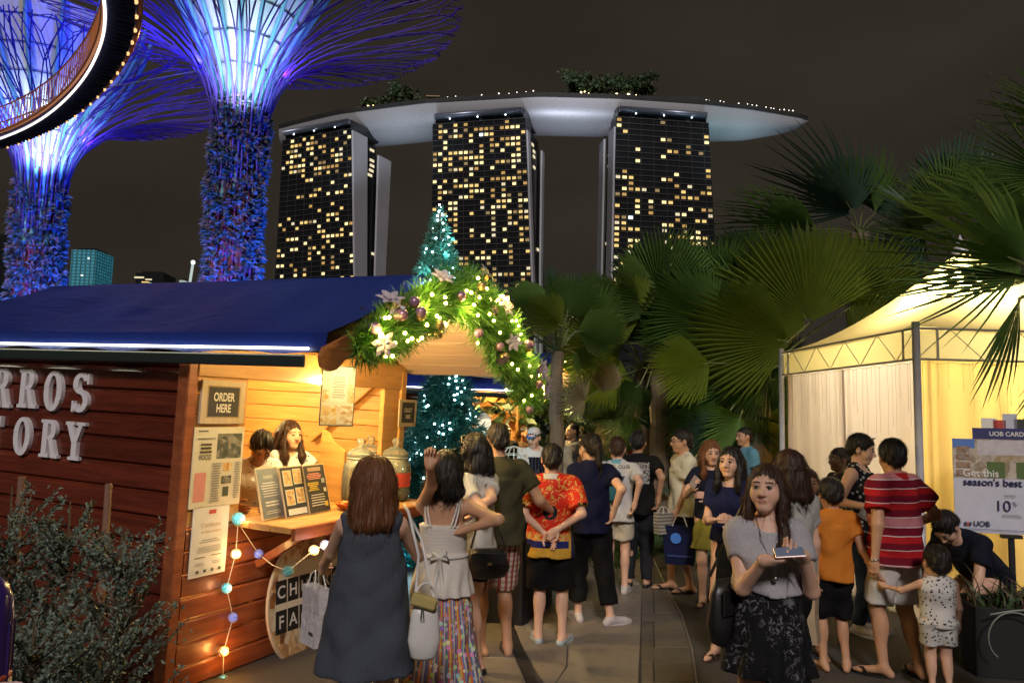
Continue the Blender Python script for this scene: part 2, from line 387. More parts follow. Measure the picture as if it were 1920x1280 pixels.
    for (t0t, t1t, t0b, t1b, z_top) in fins:
        ex = Vector(((1 if side > 0 else -1) * 1.0, 0, 0)); zb = 0
        a0, a1 = F(u, zb) + back * t0b, F(u, zb) + back * t1b; c0, c1 = F(u, z_top) + back * t0t, F(u, z_top) + back * t1t
        mid = F(u, 95) + back * ((t0t + t0b) / 2 - .035); mid2 = F(u, 95) + back * ((t1t + t1b) / 2 - .035)
        q = MB(); q.add([a0, a1, mid2, c1, c0, mid] + [p + ex * 1.2 for p in (a0, a1, mid2, c1, c0, mid)], [(5, 2, 1, 0), (5, 4, 3, 2), (6, 7, 8, 11), (11, 8, 9, 10)] + [(i, (i + 1) % 6, 6 + (i + 1) % 6, 6 + i) for i in range(6)])
        q.build('end_wall', conc, o)
    # dark atrium between the legs with lit landings
    ex = Vector(((1 if side > 0 else -1), 0, 0)); f0, f1 = fins[0][1], fins[-1][0]
    q = MB(); pz = [0, 95, zt - 4]; L = [F(u, z) + back * .05 for z in pz]; Rr = [F(u, z) + back * (f1 + .02) for z in pz]
    q.add([p - ex * 1.5 for p in L + Rr], [(0, 3, 4, 1), (1, 4, 5, 2)]); q.build('atrium', glass_dk, o)
    lm = MB(); lm.box((0, 0, 0), (back.length * .11, .3, dz * .5)); lme = lm.mesh('landing_light', lit_m[3]); a2 = math.atan2(back.y, back.x)
    for k in list(range(nfl - 7, nfl - 1)) + [nfl - 22, nfl - 21, nfl - 33]:
        if rr.random() < .75: link('landing_light', lme, o, loc=F(u, k * dz) + back * ((f0 + f1) / 2 + rr.uniform(-.03, .06)) - ex * 1.2, rot=(0, 0, a2))
    return o
T1 = tower('left hotel tower with splayed pale end walls behind the blue hut roof', (531, 262, 528), (659, 243, 503), (516, 520, 528), (665, 520, 503), (19, 36, 0), 17, 3,
      [(.0, .36, .0, .26, 184), (.66, 1.0, .40, .60, 176)], lambda f: .55 if f > .84 else (.18 if f > .70 else .42))
T2 = tower('middle hotel tower rising behind the small lit fir tree', (812, 233, 494), (985, 221, 480), (808, 520, 494), (997, 520, 480), (12, 36, 0), 18, 11,
      [(.0, .14, .0, .10, 178), (.86, 1.0, .12, .22, 176)], lambda f: .55 if .76 < f < .9 else .46)
T3 = tower('right hotel tower standing behind the big fan palms', (1155, 228, 482), (1328, 222, 490), (1147, 545, 482), (1346, 545, 490), (-6, 36, 0), 15, 21,
      [(.0, .32, .0, .32, 182), (.62, .9, .62, .9, 182)], lambda f: .18 if f > .8 else .44, side=-1)
# ------------------------------------------------------------------ long roof deck
dk = thing('sky_deck', 'long boat-shaped roof deck lying across the three hotel towers', 'roof deck', P(1000, 300, 490))
ht = NT('deck_hull'); _v = ht.coord('Object', (.35, .35, .8)); _w = ht.voro(_v, 1.0, 'DISTANCE_TO_EDGE')
ht.set(col=ht.mix(ht.ramp(_w, [(.0, (1, 1, 1)), (.08, (0, 0, 0))]), (.50, .51, .55), (.43, .44, .48)), rough=.45, metal=.3)
DZ = 203.0; b0 = dk.location.copy()
stn = [(517, 548, 13), (560, 541, 17), (640, 523, 18.5), (800, 503, 19.5), (1000, 490, 19.5), (1150, 490, 19), (1300, 495, 18), (1400, 499, 14.5), (1465, 501, 9), (1505, 501, 4.5), (1524, 501, .5)]
sx = np.array([s[0] for s in stn], float); fine = np.concatenate([np.linspace(519, 1440, 50), np.linspace(1450, 1524, 16)])
ctr = []
for x in fine:
    d = float(np.interp(x, sx, [s[1] for s in stn])); w = float(np.interp(x, sx, [s[2] for s in stn])); p = D(x, d, DZ); ctr.append((p, w))
vs = []; fs = []; NS = 14
for i, (p, w) in enumerate(ctr):
    q = ctr[min(i + 1, len(ctr) - 1)][0] - ctr[max(i - 1, 0)][0]; s = Vector((-q.y, q.x, 0)).normalized()
    dep = 17.0 * min(1, w / 17) ** .8
    for k in range(NS + 1):
        a = math.pi * k / NS; vs.append(p + s * (math.cos(a) * w) + Vector((0, 0, -math.sin(a) ** .8 * dep)) - b0)
for i in range(len(ctr) - 1):
    for k in range(NS): a = i * (NS + 1) + k; fs.append((a, a + 1, a + NS + 2, a + NS + 1))
MB().add(vs, fs).add([vs[k] for k in range(NS + 1)], [tuple(range(NS + 1))]).build('hull', ht.m, dk, smooth=True)
top = MB(); vs = []
for i, (p, w) in enumerate(ctr):
    q = ctr[min(i + 1, len(ctr) - 1)][0] - ctr[max(i - 1, 0)][0]; s = Vector((-q.y, q.x, 0)).normalized()
    vs += [p - s * (w + .25) - b0 + Vector((0, 0, -.4)), p - s * (w + .25) - b0 + Vector((0, 0, 2.6)), p + s * (w + .25) - b0 + Vector((0, 0, 2.6)), p + s * (w + .25) - b0 + Vector((0, 0, -.4))]
top.add(vs, [(4 * i + k, 4 * i + k + 1, 4 * i + k + 5, 4 * i + k + 4) for i in range(len(ctr) - 1) for k in range(3)]).build('parapet', mat('deck_dark', (.02, .02, .02), .7, 0, .3, .2), dk)
lampw = emit('deck_lamp_warm', (1, .78, .35), 7, False); lampc = emit('deck_lamp_white', (1, .88, .75), 3.5, False)
lq = MB().sphere((0, 0, 0), .55, 6, 4); lw, lc = lq.mesh('deck_lamp', lampw), lq.mesh('deck_lamp', lampc)
rr = random.Random(5)
def deck_pt(x, f=0., z=0.):
    d = float(np.interp(x, sx, [s[1] for s in stn])); w = float(np.interp(x, sx, [s[2] for s in stn])); return D(x, d + f * w, DZ + z)
for x in [530, 536, 543, 549, 556, 563, 571, 580, 587, 595] + [652, 668, 676, 688] + list(range(770, 1000, 17)) + [1083, 1090, 1098, 1120, 1150, 1172, 1178, 1190, 1205, 1213] + list(range(1325, 1500, 9)):
    big = x in (668, 676, 1083, 1150, 1172, 1205) or 590 < x < 600; s = rr.uniform(1.0, 1.6) if big else rr.uniform(.35, .75)
    o = link('deck_lamp', lw if (640 < x < 700 or 1080 < x < 1220) else lc, dk, loc=deck_pt(x + rr.uniform(-2, 2), -.9, 3 + rr.uniform(0, 1.6)) - b0); o.scale = (s, s, s)
kb = MB(); c = deck_pt(795, -.5, 2) - b0; kb.bbox(c + Vector((0, 0, 2.0)), (5, 5, 4), .1); kb.bbox(c + Vector((0, 0, 5.0)), (9, 8, .7), .1); kb.build('kiosk', mat('kiosk_wood', (.5, .38, .2), .7), dk)
kb = MB(); c = deck_pt(1280, -.3, 2) - b0; kb.bbox(c + Vector((0, 0, 3.2)), (22, 9, 6), .2); kb.build('plant_room', mat('deck_dark', (.02, .02, .02)), dk)
leafy = mat('roof_tree_leaf', (.05, .085, .03), .6, 0, .4, .3)
bark = mat('bark', (.10, .075, .05), .9, 0, .3, 4, .3, 30)
def leaf_cloud(n, rx, rz, size, seed, clumps=9):
    r2 = np.random.RandomState(seed); cc = r2.normal(0, .48, (clumps, 3)); mb = MB()
    cen = cc[r2.randint(0, clumps, n)] + r2.normal(0, .20, (n, 3)); cen *= [rx, rx, rz]
    a = r2.normal(0, 1, (n, 3)); a /= np.linalg.norm(a, axis=1)[:, None]; b = r2.normal(0, 1, (n, 3)); b -= (a * b).sum(1)[:, None] * a; b /= np.linalg.norm(b, axis=1)[:, None]
    s = size * r2.uniform(.6, 1.4, (n, 1)); vs = np.stack([cen - a * s, cen + b * s * .45, cen + a * s, cen - b * s * .45], 1).reshape(-1, 3)
    return mb.add(vs.tolist(), [(4 * i, 4 * i + 1, 4 * i + 2, 4 * i + 3) for i in range(n)])
for k, (x, h, w, lab) in enumerate([(668, 10, 7, 'round bush-like roof tree above two warm deck lamps'), (708, 13, 7, 'roof tree left of the taller palm-topped crown on the deck'), (735, 15, 8, 'tall ragged roof tree on the left half of the deck'),
        (1078, 19, 9, 'tall roof tree at the left end of the deck grove'), (1105, 18, 8, 'roof tree second from left in the deck grove'), (1150, 17, 9, 'broad roof tree in the middle of the deck grove'), (1178, 18, 8, 'roof tree right of the broad one in the deck grove'), (1212, 15, 7, 'roof tree at the right end of the deck grove')]):
    p = deck_pt(x, -.35, 2); t = thing('roof_tree', lab, 'tree', p, group='trees on the roof deck')
    MB().tube([(0, 0, 0), (.3, 0, h * .35), (-.2, .2, h * .7)], [.5, .35, .15], 6).build('trunk', bark, t)
    o = leaf_cloud(700, w * 1.15, h * .5, 1.5, 40 + k).build('crown', leafy, t); o.location = (0, 0, h * .72)
for (xa, xb, n_) in ((600, 800, 900), (800, 1060, 700), (1040, 1320, 1300), (1320, 1480, 400)):         # low planting along the parapet
    q = np.random.RandomState(xa); mbp = MB()
    for k in range(n_):
        c = deck_pt(q.uniform(xa, xb), q.uniform(-.8, -.3), 2.2 + abs(q.normal(0, 1.6 if n_ > 800 else .9))) - b0; a = Vector(q.normal(0, 1, 3)).normalized() * q.uniform(.5, 1.3); b = a.orthogonal().normalized() * .5; mbp.add([c - a, c + b, c + a, c - b], [(0, 1, 2, 3)])
    mbp.build('roof_planting', leafy, dk, kind='stuff')
# lamps that wash the belly of the deck
for x, pw, cc in ((690, 1, (.78, .88, 1)), (735, 1, (.78, .90, 1)), (780, 1, (.78, .90, 1)), (1025, 1, (.80, .86, 1)), (1065, 1, (.80, .86, 1)), (1105, 1, (.80, .86, 1)), (1362, .9, (.55, .93, 1)), (1400, .8, (.66, .90, 1)), (1445, .6, (.72, .88, 1)), (600, .4, (.7, .85, 1)), (900, .35, (.7, .85, 1)), (1240, .35, (.6, .85, 1))):
    p = deck_pt(x, -5, -95); point('deck_floodlight', p, 105e3 * pw, cc, 4.0, spot=40, aim=deck_pt(x, -.5, -6), blend=1.0)
for x in (610, 905, 1245):
    p = deck_pt(x, -1.25, -13); point('crown_light', p, 1500, (.6, .75, 1), 1.0)
# ------------------------------------------------------------------ far city on the left
def far_block(label, x0, x1, ytop, d, m, wins, yb=560, depth=25):
    a, b = D(x0, d), D(x1, d); zt = P((x0 + x1) / 2, ytop, d).z; c = (a + b) / 2; t = thing('city_building', label, 'building', c)
    MB().bbox((0, depth / 2, zt / 2), ((b - a).length, depth, zt), .3).build('wall', m, t)
    MB().bbox((0, depth / 2, zt + 1), ((b - a).length * .7, depth * .7, 2), .3).build('roof', glass_dk, t)
    for (xx, yy, w, h, mm) in wins:
        p = P(xx, yy, d); MB().box((p.x - c.x, -.3, p.z), (w * d / FPX, .5, h * d / FPX)).build('lit_window', mm, t)
rr = random.Random(3); w0 = emit('city_white', (.85, 1, .95), 1.1, False)
far_block('dark office block at the left edge with white lit rows', -30, 24, 432, 620, glass_dk, [(rr.uniform(0, 20), y, rr.uniform(3, 9), 2.2, w0) for y in (453, 455, 478, 478, 481, 484, 508, 509, 514, 527, 540) for _ in (0, 1)])
gt = NT('cyan_glass'); _v = gt.coord('Object', (.3, .3, .42)); _w = gt.voro(_v, 1.0, 'DISTANCE_TO_EDGE', rnd_=.15)
gt.set(col=(.05, .12, .14), ec=gt.mix(gt.ramp(_w, [(.05, (0, 0, 0)), (.3, (1, 1, 1))]), (.002, .012, .016), (.02, .15, .20)), es=1.0, rough=.2); gt.m.cycles.emission_sampling = 'NONE'
far_block('glass block with a cyan glowing net facade beside the planted trunk', 112, 160, 462, 560, gt.m, [(152, 479, 3, 3, w0), (141, 512, 4, 2.5, w0)])
far_block('low dark building with a bright window strip above the roof ridge', 238, 292, 507, 700, glass_dk, [(250, 516, 18, 3, lit_m[3]), (268, 520, 12, 2.5, lit_m[3]), (262, 525, 14, 2, lit_m[0]), (272, 528, 4, 3, w0)])
far_block('tiny pale lit building between the dark one and the blue tree', 321, 331, 521, 700, emit('city_pale', (.75, .95, .85), .35, False), [])
mm = thing('light_mast', 'thin white leaning mast beside the blue planted trunk', 'mast', D(352, 300))
b = P(356, 530, 300) - mm.location; tp = P(362, 492, 300) - mm.location; MB().tube([(0, 0, 0), b, tp], .5, 6).build('pole', emit('mast_glow', (.8, .95, .9), .5, False), mm); MB().sphere(tp, .9, 8, 6).build('lamp', w0, mm)
# ================================================================== tree-shaped steel towers
rod_m = mat('branch_steel', (.09, .05, .28), .45, .2, .2, .5); rod2_m = mat('branch_steel_cyan', (.20, .50, .62), .45, .2, .1, .5)
core_m = mat('core_membrane', (.72, .75, .80), .6, 0, .05, .3); ring_m = mat('core_ring', (.06, .06, .09), .6)
trunk_m = mat('trunk_frame', (.24, .06, .05), .7, 0, .4, 2)
pl_m = NT('tower_plants'); _v = pl_m.coord('Object'); _c = pl_m.ramp(pl_m.noise(_v, 2.2, 4), [(.3, (.02, .05, .05)), (.47, (.06, .12, .14)), (.6, (.25, .12, .14)), (.75, (.30, .34, .40))]); pl_m.set(col=_c, rough=.6)
def garden_tower(label, px, depth, prof, zflare, core, zc, seed, nbr=38, sc=1.0, plant_top=15.):
    """prof: (z, r) of the steel skin from ground to rim; core: (z, r) of the pale membrane funnel"""
    o = thing('garden_tower', label, 'tower', D(px, depth), group='tree-shaped garden towers'); zz = [p[0] for p in prof]; rrr = [p[1] for p in prof]; r3 = random.Random(seed)
    rad = lambda z: float(np.interp(z, zz, rrr))
    # smooth profile by arc length
    S_ = np.array(prof, float); seg = np.r_[0, np.cumsum(np.hypot(np.diff(S_[:, 0]), np.diff(S_[:, 1])))]
    def at(s):
        z = float(np.interp(s, seg, S_[:, 0])); r = float(np.interp(s, seg, S_[:, 1])); return r, z
    Lt = seg[-1]; s0 = float(np.interp(zflare - 4, S_[:, 0], seg))
    def pol(s, a, dr=0.):
        r, z = at(s); return Vector(((r + dr) * math.cos(a), (r + dr) * math.sin(a), z))
    def branch(seed2, th):
        q = random.Random(seed2); mb = MB()
        def grow(s, a, da, w, lev):
            pts = [pol(s, a)]; ws = [w]; send = min(Lt, s + q.uniform(.18, .30) * (Lt - s0)); n = 4; a2 = a + da
            for i in range(1, n + 1): pts.append(pol(s + (send - s) * i / n, a + da * i / n, q.uniform(-.12, .12))); ws.append(w * (1 - .10 * i / n))
            mb.tube(pts, ws, 5, cap=False)
            if send < Lt - .3 and lev < 5:
                sp = q.uniform(.05, .10); grow(send, a2, sp, w * .82, lev + 1)
                if q.random() < .9: grow(send, a2, -sp * q.uniform(.6, 1.3), w * .82, lev + 1)
            elif lev >= 5: pass
        grow(s0, 0, 0.0, th, 0); return mb
    meshes = [branch(seed * 10 + i, .066 * sc).mesh('branch', rod_m, True) for i in range(5)]
    for k in range(nbr): link('branch', meshes[k % 5], o, rot=(0, 0, 2 * math.pi * (k + r3.uniform(-.2, .2)) / nbr))
    # straight pale-blue ribs lying on the core
    rb = MB(); cz = [c[0] for c in core]; crr = [c[1] for c in core]
    zs = np.linspace(zflare - 5, core[-1][0] + .8, 9); rb.tube([(float(np.interp(z, cz, crr)) + .35, 0, z) for z in zs], .13 * sc, 6)
    rbm = rb.mesh('rib', rod2_m, True)
    for k in range(18): link('rib', rbm, o, rot=(0, 0, 2 * math.pi * k / 18 + .1))
    c2 = MB(); c2.lathe([(r, z) for z, r in core], 48); c2.build('core', core_m, o, smooth=True)
    for z in np.arange(zflare - 2, core[-1][0], 1.5):
        r = float(np.interp(z, cz, crr)) + .03; rg = MB(); rg.tube([(r * math.cos(a), r * math.sin(a), z) for a in np.linspace(0, 2 * math.pi, 49)], .035, 4, cap=False); rg.build('ring', ring_m, o)
    tk = MB(); tk.lathe([(prof[0][1] * .78, 0), (prof[0][1] * .76, zflare - 2), (prof[0][1] * .7, zflare)], 24); tk.build('trunk', trunk_m, o, smooth=True)
    sm = MB().tube([(prof[0][1] * .84, 0, z) for z in np.linspace(0, zflare, 6)], .07, 5).mesh('stem_rod', mat('stem_red', (.35, .05, .10), .5))
    for k in range(22): link('stem_rod', sm, o, rot=(0, 0, 2 * math.pi * (k + r3.uniform(-.3, .3)) / 22))
    # planting on the trunk: thousands of small leaves in tufts
    r2 = np.random.RandomState(seed); nt = int(1500 * plant_top / 15); vs = []; th = r2.uniform(0, 2 * math.pi, nt); z = r2.uniform(1.5, plant_top, nt) ** 1.0
    keep = r2.uniform(0, 1, nt) < np.clip((plant_top + 1.5 - z) / 4, 0.12, 1); th, z = th[keep], z[keep]; nt = len(z); per = 9
    r0 = prof[0][1] * (.97 + .13 * np.sin(th * 3 + z * .9) * np.sin(z * 1.7) )
    base = np.stack([r0 * np.cos(th), r0 * np.sin(th), z], 1); out = np.stack([np.cos(th), np.sin(th), np.zeros(nt)], 1)
    for j in range(per):
        d = out * r2.uniform(.3, 1, (nt, 1)) + r2.normal(0, .55, (nt, 3)); d /= np.linalg.norm(d, axis=1)[:, None]
        L = r2.uniform(.18, .55, (nt, 1)); sd = np.cross(d, r2.normal(0, 1, (nt, 3))); sd /= np.linalg.norm(sd, axis=1)[:, None]; w = L * .16
        vs.append(np.stack([base, base + d * L * .5 + sd * w, base + d * L + np.array([0, 0, -.08]), base + d * L * .5 - sd * w], 1).reshape(-1, 3))
    vs = np.concatenate(vs); MB().add(vs.tolist(), [(4 * i, 4 * i + 1, 4 * i + 2, 4 * i + 3) for i in range(len(vs) // 4)]).build('planting', pl_m.m, o, kind='stuff')
    return o
GT1 = garden_tower('blue lit tree-shaped steel tower whose planted trunk stands left of the hotel', 420, 42.0,
    [(0, 1.36), (12, 1.35), (17.5, 1.40), (19.3, 1.7), (20.6, 2.3), (21.8, 3.4), (22.8, 5.0), (23.6, 7.2), (24.4, 9.7), (25.2, 12.3)], 18.3, [(17, .7), (19.0, .85), (20.9, 1.5), (22.6, 2.3), (24.3, 3.2), (27.3, 4.8)], 20, 4, nbr=30, plant_top=19.0)
GT2 = garden_tower('blue lit tree-shaped steel tower at the left edge behind the sky walkway', 46, 50.0,
    [(0, 1.42), (10, 1.40), (16.5, 1.45), (18.3, 1.8), (19.6, 2.6), (20.9, 4.0), (21.9, 5.8), (22.7, 8.0), (23.4, 10.8)], 17.2, [(16, .9), (17.8, 1.15), (20, 2.1), (22.2, 3.4), (24.5, 4.7), (26.8, 5.6)], 18, 9, nbr=30, sc=1.1, plant_top=16.5)
def tower_lights(o, h, k=1.0):
    c = o.location; v = Vector((-c.x, -c.y, 0)).normalized(); s = Vector((-v.y, v.x, 0)); Z = lambda z: Vector((0, 0, z))
    point('trunk_uplight', c + v * 7 + s * 3.5 + Z(3.2), 22000 * k, (.02, .13, 1), .3, spot=75, aim=c + Z(9))
    point('trunk_uplight', c + v * 7 - s * 3.5 + Z(3.2), 9000 * k, (.18, .24, 1), .3, spot=75, aim=c + Z(11))
    for q, col, pw in ((.0, (.72, .92, 1), 1500), (.9, (.45, .85, 1), 900), (-.9, (.55, .70, 1), 900)):
        point('flare_light', c + v * 3.0 + s * q * 1.8 + Z(h - 2.5), pw * 2.4 * k, col, .4, spot=70, aim=c + s * q * .5 + Z(h + 5), blend=.9)
    for q, w, col, pw in ((-2.2, 1.0, (.02, .03, 1), 3600), (2.2, 1.0, (.16, .03, 1), 1500), (-2.4, -1.5, (.02, .02, 1), 3400), (2.4, -1.5, (.30, .03, .8), 1500), (-4.5, .0, (.05, .02, 1), 2400)):
        point('flare_light', c + v * w + s * q + Z(h + 1), pw * k, col, .2, spot=160, aim=c + v * w * 2 + s * q * 2.5 + Z(h + 5), blend=.9)
tower_lights(GT1, 19.6, .75); tower_lights(GT2, 18.4, .85)
# ------------------------------------------------------------------ sky walkway
ZW = 14.5; wp = [G(x, y, ZW) for x, y in [(-160, 298), (-70, 276), (0, 258), (60, 236), (110, 208), (155, 170), (190, 128), (212, 88), (226, 48), (230, 8), (227, -30), (219, -75), (205, -125)]]
def resample(pts, n):
    a = np.array([tuple(p) for p in pts]); t = np.r_[0, np.cumsum(np.linalg.norm(np.diff(a, axis=0), axis=1))]
    # catmull smoothing by repeated corner cutting
    for _ in range(3):
        q = [a[0]]
        for i in range(len(a) - 1): q += [a[i] * .75 + a[i + 1] * .25, a[i] * .25 + a[i + 1] * .75]
        a = np.array(q + [a[-1]])
    t = np.r_[0, np.cumsum(np.linalg.norm(np.diff(a, axis=0), axis=1))]; u = np.linspace(0, t[-1], n)
    return [Vector((np.interp(x, t, a[:, 0]), np.interp(x, t, a[:, 1]), np.interp(x, t, a[:, 2]))) for x in u]
wk = thing('sky_walkway', 'curved aerial walkway with copper railings high above the blue roof', 'walkway', (0, 0, 0)); cl = resample(wp, 90); W = .44
def off(i, s):
    q = cl[min(i + 1, 89)] - cl[max(i - 1, 0)]; n = Vector((-q.y, q.x, 0)).normalized(); return cl[i] + n * s
wk.location = cl[0]; o0 = cl[0].copy()
inn, outr = -1, 1
if off(45, 1).y < off(45, -1).y: pass
mb = MB(); vs = []
for i in range(90):
    a, b = off(i, -W) - o0, off(i, W) - o0; vs += [a, a - Vector((0, 0, .28)), b - Vector((0, 0, .28)), b]
mb.add(vs, [(4 * i + k, 4 * i + (k + 1) % 4, 4 * i + 4 + (k + 1) % 4, 4 * i + 4 + k) for i in range(89) for k in range(4)]); mb.build('deck', mat('walkway_underside', (.18, .24, .60), .5, .2, .4, .8), wk)
cop = mat('copper_paint', (.75, .30, .12), .45, .3)
for s in (-1, 1):
    for zz_, rr_ in ((-.1, .09), (1.1, .035)):
        MB().tube([off(i, s * (W + .08)) - o0 + Vector((0, 0, zz_)) for i in range(90)], rr_, 6).build('edge_beam' if zz_ < 0 else 'handrail', cop, wk)
pm = MB().tube([(0, 0, -.1), (0, 0, 1.1)], .025, 4).mesh('baluster', cop)
for i in range(0, 90):
    for s in (-1, 1): link('baluster', pm, wk, loc=off(i, s * (W + .08)) - o0)
rm = MB().box((0, 0, 0), (.10, .78, .10)).mesh('floor_rib', mat('walkway_rib', (.03, .04, .10), .6))
for i in range(0, 90):
    q = cl[min(i + 1, 89)] - cl[max(i - 1, 0)]; link('floor_rib', rm, wk, loc=cl[i] - o0 - Vector((0, 0, .34)), rot=(0, 0, math.atan2(q.y, q.x)))
near = 1 if (off(20, 1) - Vector((0, 0, ZW))).length < (off(20, -1) - Vector((0, 0, ZW))).length else -1
MB().tube([off(i, near * (W + .02)) - o0 - Vector((0, 0, .40)) for i in range(90)], .045, 6).build('light_line', emit('walkway_led', (1, .86, .74), 1.6, False), wk)
for i in range(2, 90, 3):
    p = off(i, -near * (W - .02)) - o0 - Vector((0, 0, .33)); MB().sphere(p, .075, 6, 4).build('lamp', emit('walkway_lamp', (1, .5, .2), 1.3, False), wk)
for i in (15, 35, 52, 68): 
    p = off(i, -near * (W + .6)) + Vector((0, 0, .3)); point('walkway_glow', p, 26, (1, .42, .16), .1)
cm = MB()
for (a, b) in ((off(60, -near * .7), GT2.location + Vector((1, 0, 24))), (off(45, near * .7), GT1.location + Vector((-2, 0, 21)))): cm.tube([a - o0, b - o0], .03, 4)
cm.build('stay_cable', mat('cable_steel', (.4, .38, .5), .4, .8), wk)
# ================================================================== wooden market huts
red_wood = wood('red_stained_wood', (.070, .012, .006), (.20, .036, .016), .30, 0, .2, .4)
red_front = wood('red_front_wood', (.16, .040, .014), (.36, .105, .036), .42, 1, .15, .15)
pine = wood('pine_wood', (.42, .20, .055), (.66, .37, .12), .45, 1, .10, .1)
pine_x = wood('pine_wood_across', (.42, .20, .055), (.66, .37, .12), .45, 0, .10, .1)
pale_wood = wood('pale_soffit_wood', (.40, .27, .17), (.56, .40, .27), .55, 0, .1)
tarp = NT('blue_tarpaulin'); _v = tarp.coord('Object'); _w = tarp.noise(tarp.coord('Object', (1, 2.2, 1)), 1.6, 4, .5, 1.2)
tarp.set(col=tarp.mix(tarp.noise(_v, .8, 3), (.003, .012, .11), (.004, .024, .22)), rough=.45); tarp.bump(tarp.math('ADD', _w, tarp.math('MULTIPLY', tarp.noise(_v, 220, 2), .06)), .55, .05)
black_m = mat('matt_black', (.012, .012, .013), .6, 0, .2); gutter_m = mat('gutter_dark', (.02, .03, .028), .4)
white_paint = mat('letter_white', (.80, .77, .80), .5, 0, .06, 8)
led_m = emit('led_strip', (1, .95, .70), 6.0)
bulb_m = emit('warm_bulb', (1, .72, .30), 18)
hc = P(345, 800, 5.2); HM = Matrix.Translation((hc.x, hc.y, 0)) @ Matrix.Rotation(R(-25), 4, 'Z') @ Matrix.Rotation(R(1.8), 4, 'Y')
HI = HM.inverted()
def L(px, py, d): return HI @ P(px, py, d)
HW, HL, OV, EZ, RZ = 2.55, 3.3, 1.22, 2.285, 2.885     # front width, length, porch, eave and ridge height
def rz(y): return EZ + (RZ - EZ) * (1 - abs(y - HW / 2 + .05) / (HW / 2 + .12)) + 0.0
def hut(Mw, label, first):
    o = thing('market_hut', label, 'market hut', group='wooden market huts', Mw=Mw)
    # left wall, lapped boards
    ph = .168; prof = [(0, 0), (-.020, .004), (-.034, .016), (-.034, .130), (-.026, .150), (-.030, .155), (-.020, ph - .004), (0, ph - .004)]
    mb = MB(); x0, x1 = -HL, -.05; n = len(prof)
    mb.add([(x0, y, z) for y, z in prof] + [(x1, y, z) for y, z in prof], [(i, (i + 1) % n, n + (i + 1) % n, n + i) for i in range(n)] + [tuple(range(n)), tuple(reversed(range(n, 2 * n)))])
    pm = mb.mesh('plank', red_wood)
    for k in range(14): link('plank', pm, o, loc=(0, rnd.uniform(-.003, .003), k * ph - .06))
    # front boards under the counter
    ph2 = .150; mb = MB(); prof = [(0, 0), (.018, .006), (.024, .016), (.024, .132), (.016, .146), (0, .146)]; n = len(prof); y0, y1 = .02, HW
    mb.add([(x, y0, z) for x, z in prof] + [(x, y1, z) for x, z in prof], [(i, (i + 1) % n, n + (i + 1) % n, n + i) for i in range(n)] + [tuple(range(n)), tuple(reversed(range(n, 2 * n)))])
    fm = mb.mesh('front_plank', red_front)
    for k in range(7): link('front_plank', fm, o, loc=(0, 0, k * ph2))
    MB().bbox((-.02, -.03, 1.12), (.10, .085, 2.34), .008).build('corner_post', red_front, o)
    for k in range(8):                                                  # panel that carries the notices
        MB().bbox((.004, .225, 1.06 + k * .150 + .074), (.034, .43, .146), .006).build('front_plank', pine, o)
    MB().bbox((.0, HW - .03, 1.15), (.09, .09, 2.2), .008).build('far_post', pine, o)
    MB().bbox((.0, HW - .20, 1.6), (.05, .26, 1.1), .006).build('far_panel', pine, o)
    MB().bbox((.005, HW / 2, 2.19), (.07, HW, .24), .008).build('header_beam', pine, o)
    MB().bbox((-.01, .455, 1.62), (.06, .06, 1.1), .006).build('opening_post', pine, o)
    g = MB(); g.prism([(-.02, 2.315), (HW + .02, 2.315), (HW / 2, RZ - .03)], -.02, .02, lambda a, b, c: (c, a, b)); g.build('gable_panel', pine, o)
    for k in range(4):                                                  # gable cladding boards
        z = 2.33 + k * .15; h = (RZ - .06 - z) / (RZ - .06 - 2.33); y0 = HW / 2 - HW / 2 * h
        if h > .12:
            h2 = max(.02, (RZ - .06 - z - .14) / (RZ - .06 - 2.33)); y2 = HW / 2 - HW / 2 * h2
            MB().prism([(y0, z), (HW - y0, z), (HW - y2, z + .142), (y2, z + .142)], .021, .036, lambda a, b, c: (c, a, b)).build('gable_board', pine, o)
    # inside: end wall, back wall, floor
    im = MB().bbox((0, 0, 0), (2.3, .03, .143), .006).mesh('inner_board', pine_x); bm = MB().bbox((0, 0, 0), (.03, HW - .06, .143), .006).mesh('inner_board', pine)
    for k in range(15):
        z = .1 + k * .147; link('inner_board', im, o, loc=(-1.2, HW - .1, z + .07)); link('inner_board', bm, o, loc=(-2.32, HW / 2, z + .07))
    MB().bbox((-1.65, HW / 2, .06), (3.2, HW - .1, .1), .01).build('floor_deck', pine, o)
    MB().bbox((-1.65, .03, 1.1), (3.2, .03, 2.2), .004).build('inner_lining', pine_x, o)
    br = MB(); a, b = Vector((-.95, HW - .15, 1.55)), Vector((-.25, HW - .15, 2.12)); dv = (b - a); Rm = Matrix.Rotation(-math.atan2(dv.z, dv.x), 3, 'Y')
    br.bbox((a + b) / 2, (dv.length, .05, .09), .006, Rm); br.build('brace', pine_x, o)
    # counter shelf of boards
    if first:
        for k in range(5):
            MB().bbox((-.30 + k * .185, 1.44, 1.045), (.180, 1.98, .045), .006).build('counter_board', pine, o)
        MB().bbox((.545, 1.44, 1.02), (.03, 1.96, .09), .006).build('counter_lip', red_front, o)
        for y in (.7, 2.2):
            c = MB(); a, b = Vector((.03, y, .72)), Vector((.48, y, 1.0)); dv = b - a; c.bbox((a + b) / 2, (dv.length, .045, .06), .005, Matrix.Rotation(-math.atan2(dv.z, dv.x), 3, 'Y')); c.build('counter_bracket', red_front, o)
    else:
        MB().bbox((.1, 1.3, 1.02), (.6, 2.3, .05), .006).build('counter_board', pine, o)
    # roof: ceiling boards and fabric
    ey0, ey1, ym = -.16, HW + .10, HW / 2 - .03
